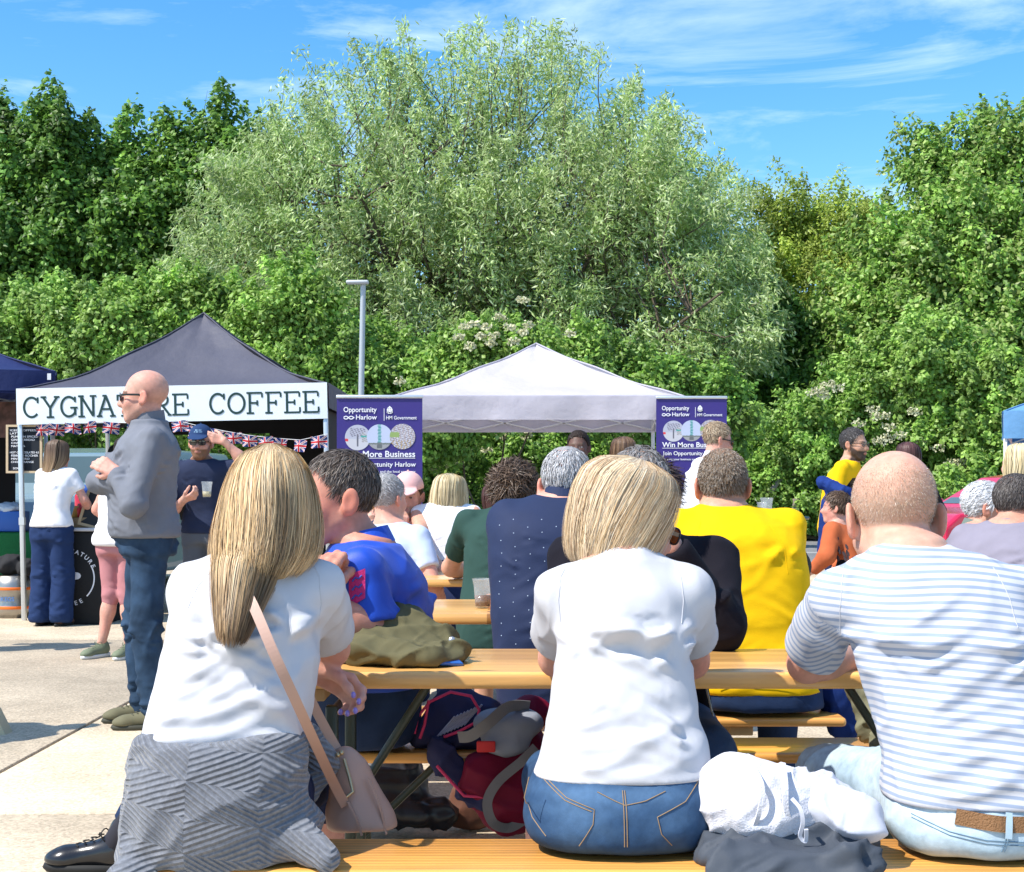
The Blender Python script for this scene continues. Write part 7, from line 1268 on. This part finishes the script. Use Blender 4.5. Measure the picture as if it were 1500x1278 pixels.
far('woman with long dark auburn hair and black top behind the bald man', 1338, 11.2, 648, yaw=10, sit=False, S=.94, fem=True, skin=PINK, top=T('black cotton', (.012, .012, .014), sleeve='long'), bottom=B('black twill', (.012, .012, .015)), hair=dict(style='flow', keys=BOB + [(-.2, 0, -.01, .085, .06), (-.30, 0, 0, .06, .045)], cols=((.075, .028, .028), (.12, .05, .045), (.05, .02, .02)), n=1000, w=.006, h=.012))
wh_ = far('white haired elderly man in a grey green shirt looking right', 1400, 7.4, 706, yaw=-108, lean=.10, head=(0, .05, .105, 8, -12, 0), nzo=.035, hs=1.02, ear=1.15, skin=(.56, .28, .20), top=T('grey green poplin', (.15, .19, .165), name='shirt', sleeve='long', collar=True, h=.012), bottom=B('grey twill', (.08, .08, .09)), hair=dict(style='short', cols=((.74, .74, .75), (.82, .82, .83), (.62, .62, .64)), L=.03, n=2200, w=.0035, messy=.35, comb=(0, -.8, -.4), shell=.012, rec=.02), h=.012, hh=.006)
gt_ = far('heavy man in a lilac grey t-shirt with short dark hair on the right', 1466, 5.83, 691, yaw=-38, lean=.12, side=.0, kx=1.12, ky=1.1, head=(.01, .06, .11, -28, -12, 0), nzo=.06, hs=1.05, ear=1.1, skin=(.52, .27, .19), top=T('lilac grey cotton', (.24, .22, .27), sl=.75, h=.010, wr=.009, seed=9), bottom=B('grey twill', (.08, .08, .09)), hair=dict(style='short', cols=((.07, .055, .05), (.10, .085, .075), (.16, .14, .13)), L=.014, n=2600, w=.0026, messy=.2, comb=(0, -.2, -1), shell=.004), h=.011, hh=.006)
far('blond person in a dark navy top cut off by the right edge', 1513, 8.6, 650, yaw=30, sit=False, S=.87, fem=True, skin=PINK, top=T('dark navy cotton', (.02, .022, .04)), bottom=B('black twill', (.012, .012, .015)), hair=dict(style='flow', keys=BOB, cols=((.6, .47, .25), (.72, .6, .38)), n=900, w=.006, h=.012))

# --- standing people at the left
at = (PX(216, 0, 7.2)[0], 7.2); yw = 112
sm = figure('bald man in sunglasses and a grey sweater standing with folded arms', at, yaw=yw, sit=False, S=1.05, lean=-.01, hunch=-.02, belly=.03, kx=1.0, ky=1.04, neckz=1.525, head=(.0, .025, .125, -18, -2, 0), hs=1.09, ear=1.05, skin=(.60, .31, .24), R=lc(at, yw, 184, 704, 6.93), L=lc(at, yw, 170, 692, 7.0), elb={1: lc(at, yw, 146, 706, 7.22), -1: lc(at, yw, 196, 740, 6.90)}, handR=dict(dir=lc((0, 0), yw, 750 + 60, 723, 0) * 0 + rotz(-math.radians(yw)) @ np.array([.9, .2, -.35]), palm=tuple(rotz(-math.radians(yw)) @ np.array([.1, 1, 0])), curl=.4), handL=dict(dir=rotz(-math.radians(yw)) @ np.array([-.75, .25, .40]), palm=tuple(rotz(-math.radians(yw)) @ np.array([-.2, 1, -.2])), curl=.5), crop=dict(col=(.45, .27, .2), k=.35, bald=.9, topz=.07), beard=((.30, .19, .14), .35),
    top=dict(name='sweater', mat=cloth('slate grey knit', (.165, .175, .205), scale=300), sleeve='long', hem=.955, e=.030, wr=.011, h=.009, seed=13, up=.03), bottom=dict(mat=denim('slate blue denim', (.026, .052, .095), .4), waist=1.03, e=.010, wr=.014, h=.009, kw=.004, tw=-.008, flare=.012), shoes=dict(mat=M('khaki mesh', (.14, .13, .075), .8, bump=(400, .6, .001)), sole=(.05, .05, .035), lace=(.10, .10, .07), dir={1: (-.05, 1, 0), -1: (.15, 1, 0)}, k=1.05), h=.010, hh=.0055,
    knees={1: ((.13, .03, .50), (.14, .0, .085)), -1: ((-.11, .02, .50), (-.13, -.02, .085))})
glasses(sm); kk = sm['nk']
m = MB(); pts = [kk + np.array([math.sin(a) * .078, -math.cos(a) * .074 + .0, .03 + .014 * math.cos(a)]) for a in np.linspace(-2.75, 2.75, 28)]; m.ribbon(pts, .075, [nrm((p - kk) * (1, 1, 0)) + np.array([0, 0, .15]) for p in pts], .008); m.build('collar', cloth('slate grey knit'), sm['top'])
m = MB(); m.tube([kk + (0.0, .078, .04), kk + (0, .112, -.02), kk + (0, .128, -.07)], .003, 6); m.build('zip', M('dark zip', (.03, .05, .07), .5), sm['top'])
# capped man with a cup
cm = far('man in a navy cap and sunglasses touching his cap and holding a cup', 303, 10.6, 623, yaw=170, sit=False, S=.97, head=(.0, .02, .125, 10, -3, 0), skin=PINK, R=(.06, .27, 1.14), L=(-.20, .16, 1.565), elb={-1: (-.34, .08, 1.40), 1: (.24, .10, 1.04)}, handR=dict(dir=(-.9, .3, .25), palm=(0, -.5, 1), curl=.9), handL=dict(dir=(.85, .1, .25), palm=(0, -1, 0), curl=.4), top=T('dark navy jersey', (.022, .030, .065), hem=.88, e=.026, seed=2, sl=.7), bottom=B('grey denim', (.10, .11, .13)), hair=dict(style='short', cols=((.10, .06, .03), (.07, .04, .02)), L=.012, n=300, w=.005), beard=((.16, .075, .035), .9), h=.012, hh=.006)
glasses(cm); baseball_cap(cm, (.020, .045, .12), logo=((.35, .55, .75), 2))
m = MB(); m.ribbon([(.135, -.02, 1.42), (.14, .09, 1.40), (.145, .135, 1.28), (.15, .12, 1.1), (.155, .05, .98)], .06, [(0, .2, 1), (0, 1, .5), (0, 1, 0), (0, 1, 0), (0, 1, 0)], .01); m.rbox((.0, -.20, 1.20), (.28, .14, .40), .05); m.build('backpack', cloth('black canvas'), cm['root'])
cup('plastic cup of pale beer held by the capped man', PX(303, 0, 10.26) * (1, 1, 0) + (0, 0, 1.15), 1.1, (.45, .38, .2), .4)
# woman choosing at the counter
LONG = [(.152, 0, -.02, .010, .010), (.145, 0, -.02, .045, .050), (.12, 0, -.022, .078, .092), (.07, 0, -.022, .094, .110), (.01, 0, -.02, .102, .110), (-.05, 0, -.025, .105, .10), (-.12, -.01, -.05, .105, .07), (-.2, -.02, -.07, .09, .05), (-.27, -.03, -.075, .07, .035), (-.31, -.035, -.075, .045, .025)]
far('woman with long brown hair in white t-shirt and flared navy trousers', 76, 12.6, 645, yaw=-12, sit=False, S=.93, fem=True, head=(0, .02, .12, -25, -6, 0), skin=PINK, R=(.22, .30, 1.0), L=(-.05, .28, 1.0), top=T('white jersey far', (.80, .79, .82), hem=.88, e=.028, wr=.007, seed=12), bottom=B('navy flared cotton', (.016, .034, .10), waist=1.0, flare=.05, kw=.03, tw=.012, wr=.012, e=.012, h=.014), hair=dict(style='flow', keys=LONG, cols=((.10, .06, .045), (.14, .085, .06), (.20, .13, .08)), tipcols=((.38, .25, .12), (.48, .34, .18), (.28, .17, .09)), n=1600, w=.006, h=.012, phi=(150, 110)), shoes=dict(mat=M('brown shoe', (.08, .04, .03), .6)))
gl_ = far('girl in a white top and pink leggings half hidden by the grey sweater man', 175, 10.2, 640, yaw=-20, sit=False, S=.90, fem=True, skin=PINK, L=(-.16, .22, .95), top=T('white cotton top', (.78, .76, .78), hem=.80, e=.03, wr=.014, seed=14, sl=.5), bottom=B('pink leggings', (.44, .19, .20), len=.12, e=.004, waist=.95), hair=dict(style='flow', keys=LONG, cols=DARK, n=500, w=.007, h=.013), shoes=dict(mat=M('green trainers', (.16, .19, .12), .7), sole=(.7, .7, .68), lace=(.12, .14, .09), dir={-1: (-.1, -1, 0), 1: (.1, -1, 0)}), knees={1: ((.07, .0, .45), (.10, -.03, .085)), -1: ((-.07, .0, .45), (-.12, -.05, .085))})
bc = far('barista in a green cap standing inside the coffee tent', 201, 13.9, 612, yaw=180, sit=False, S=1.06, skin=PINK, top=T('dark apron cotton', (.02, .025, .03)), bottom=B('black twill', (.012, .012, .015)), h=.02, hh=.012); baseball_cap(bc, (.02, .12, .10))

# two people waiting just outside the left of the picture; their shadows reach into it
far('person in a dark top waiting just outside the left edge near the timber block', -330, 6.5, 560, yaw=-60, sit=False, S=.98, top=T('charcoal cotton', (.03, .03, .035)), bottom=B('navy twill', (.02, .02, .05)), h=.022, hh=.016, hair=dict(style='short', cols=BROWN, L=.02, n=200, w=.005))
far('person in a pale top waiting outside the left edge near the stall', -130, 10.4, 620, yaw=-40, sit=False, S=.96, top=T('grey cotton', (.2, .2, .22)), bottom=B('navy twill', (.02, .02, .05)), h=.022, hh=.016, hair=dict(style='short', cols=BROWN, L=.02, n=200, w=.005))

# armhole and back seams of the nearest shirts
for fg, ax, sets in ((mid, (.235, 2.86), ([(998, 826), (1006, 850), (1008, 885), (1002, 925)], [(838, 826), (824, 850), (820, 885), (824, 925)])), (w1, (-.575, 2.83), ([(444, 826), (458, 850), (462, 890), (455, 930)], [(300, 836), (280, 862), (268, 900)])), (rm, (.93, 2.84), ([(1262, 830), (1250, 860), (1246, 900), (1252, 945)], [(1478, 835), (1490, 880), (1494, 930)])), (ym, (PX(1092, 0, 4.6)[0], 4.6), ([(1128, 765), (1148, 800), (1152, 850)], [(1030, 765), (1016, 800), (1012, 850)]))):
    pj = projector(fg['top'])
    for st_ in sets:
        q = []
        for i in range(len(st_) - 1):
            for t in np.linspace(0, 1, 6)[:-1]:
                px, py = st_[i][0] * (1 - t) + st_[i + 1][0] * t, st_[i][1] * (1 - t) + st_[i + 1][1] * t; zz = ax[1] - .05; p = pj((px - 750) * zz / F - ax[0], CH + (HY - py) * zz / F, .0004)
                if p: q.append(np.array(p))
        if len(q) > 3: MB().tube(q, .0009, 5).build('seam', fg['top'].data.materials[0] if fg is not rm else TEE, fg['top'])
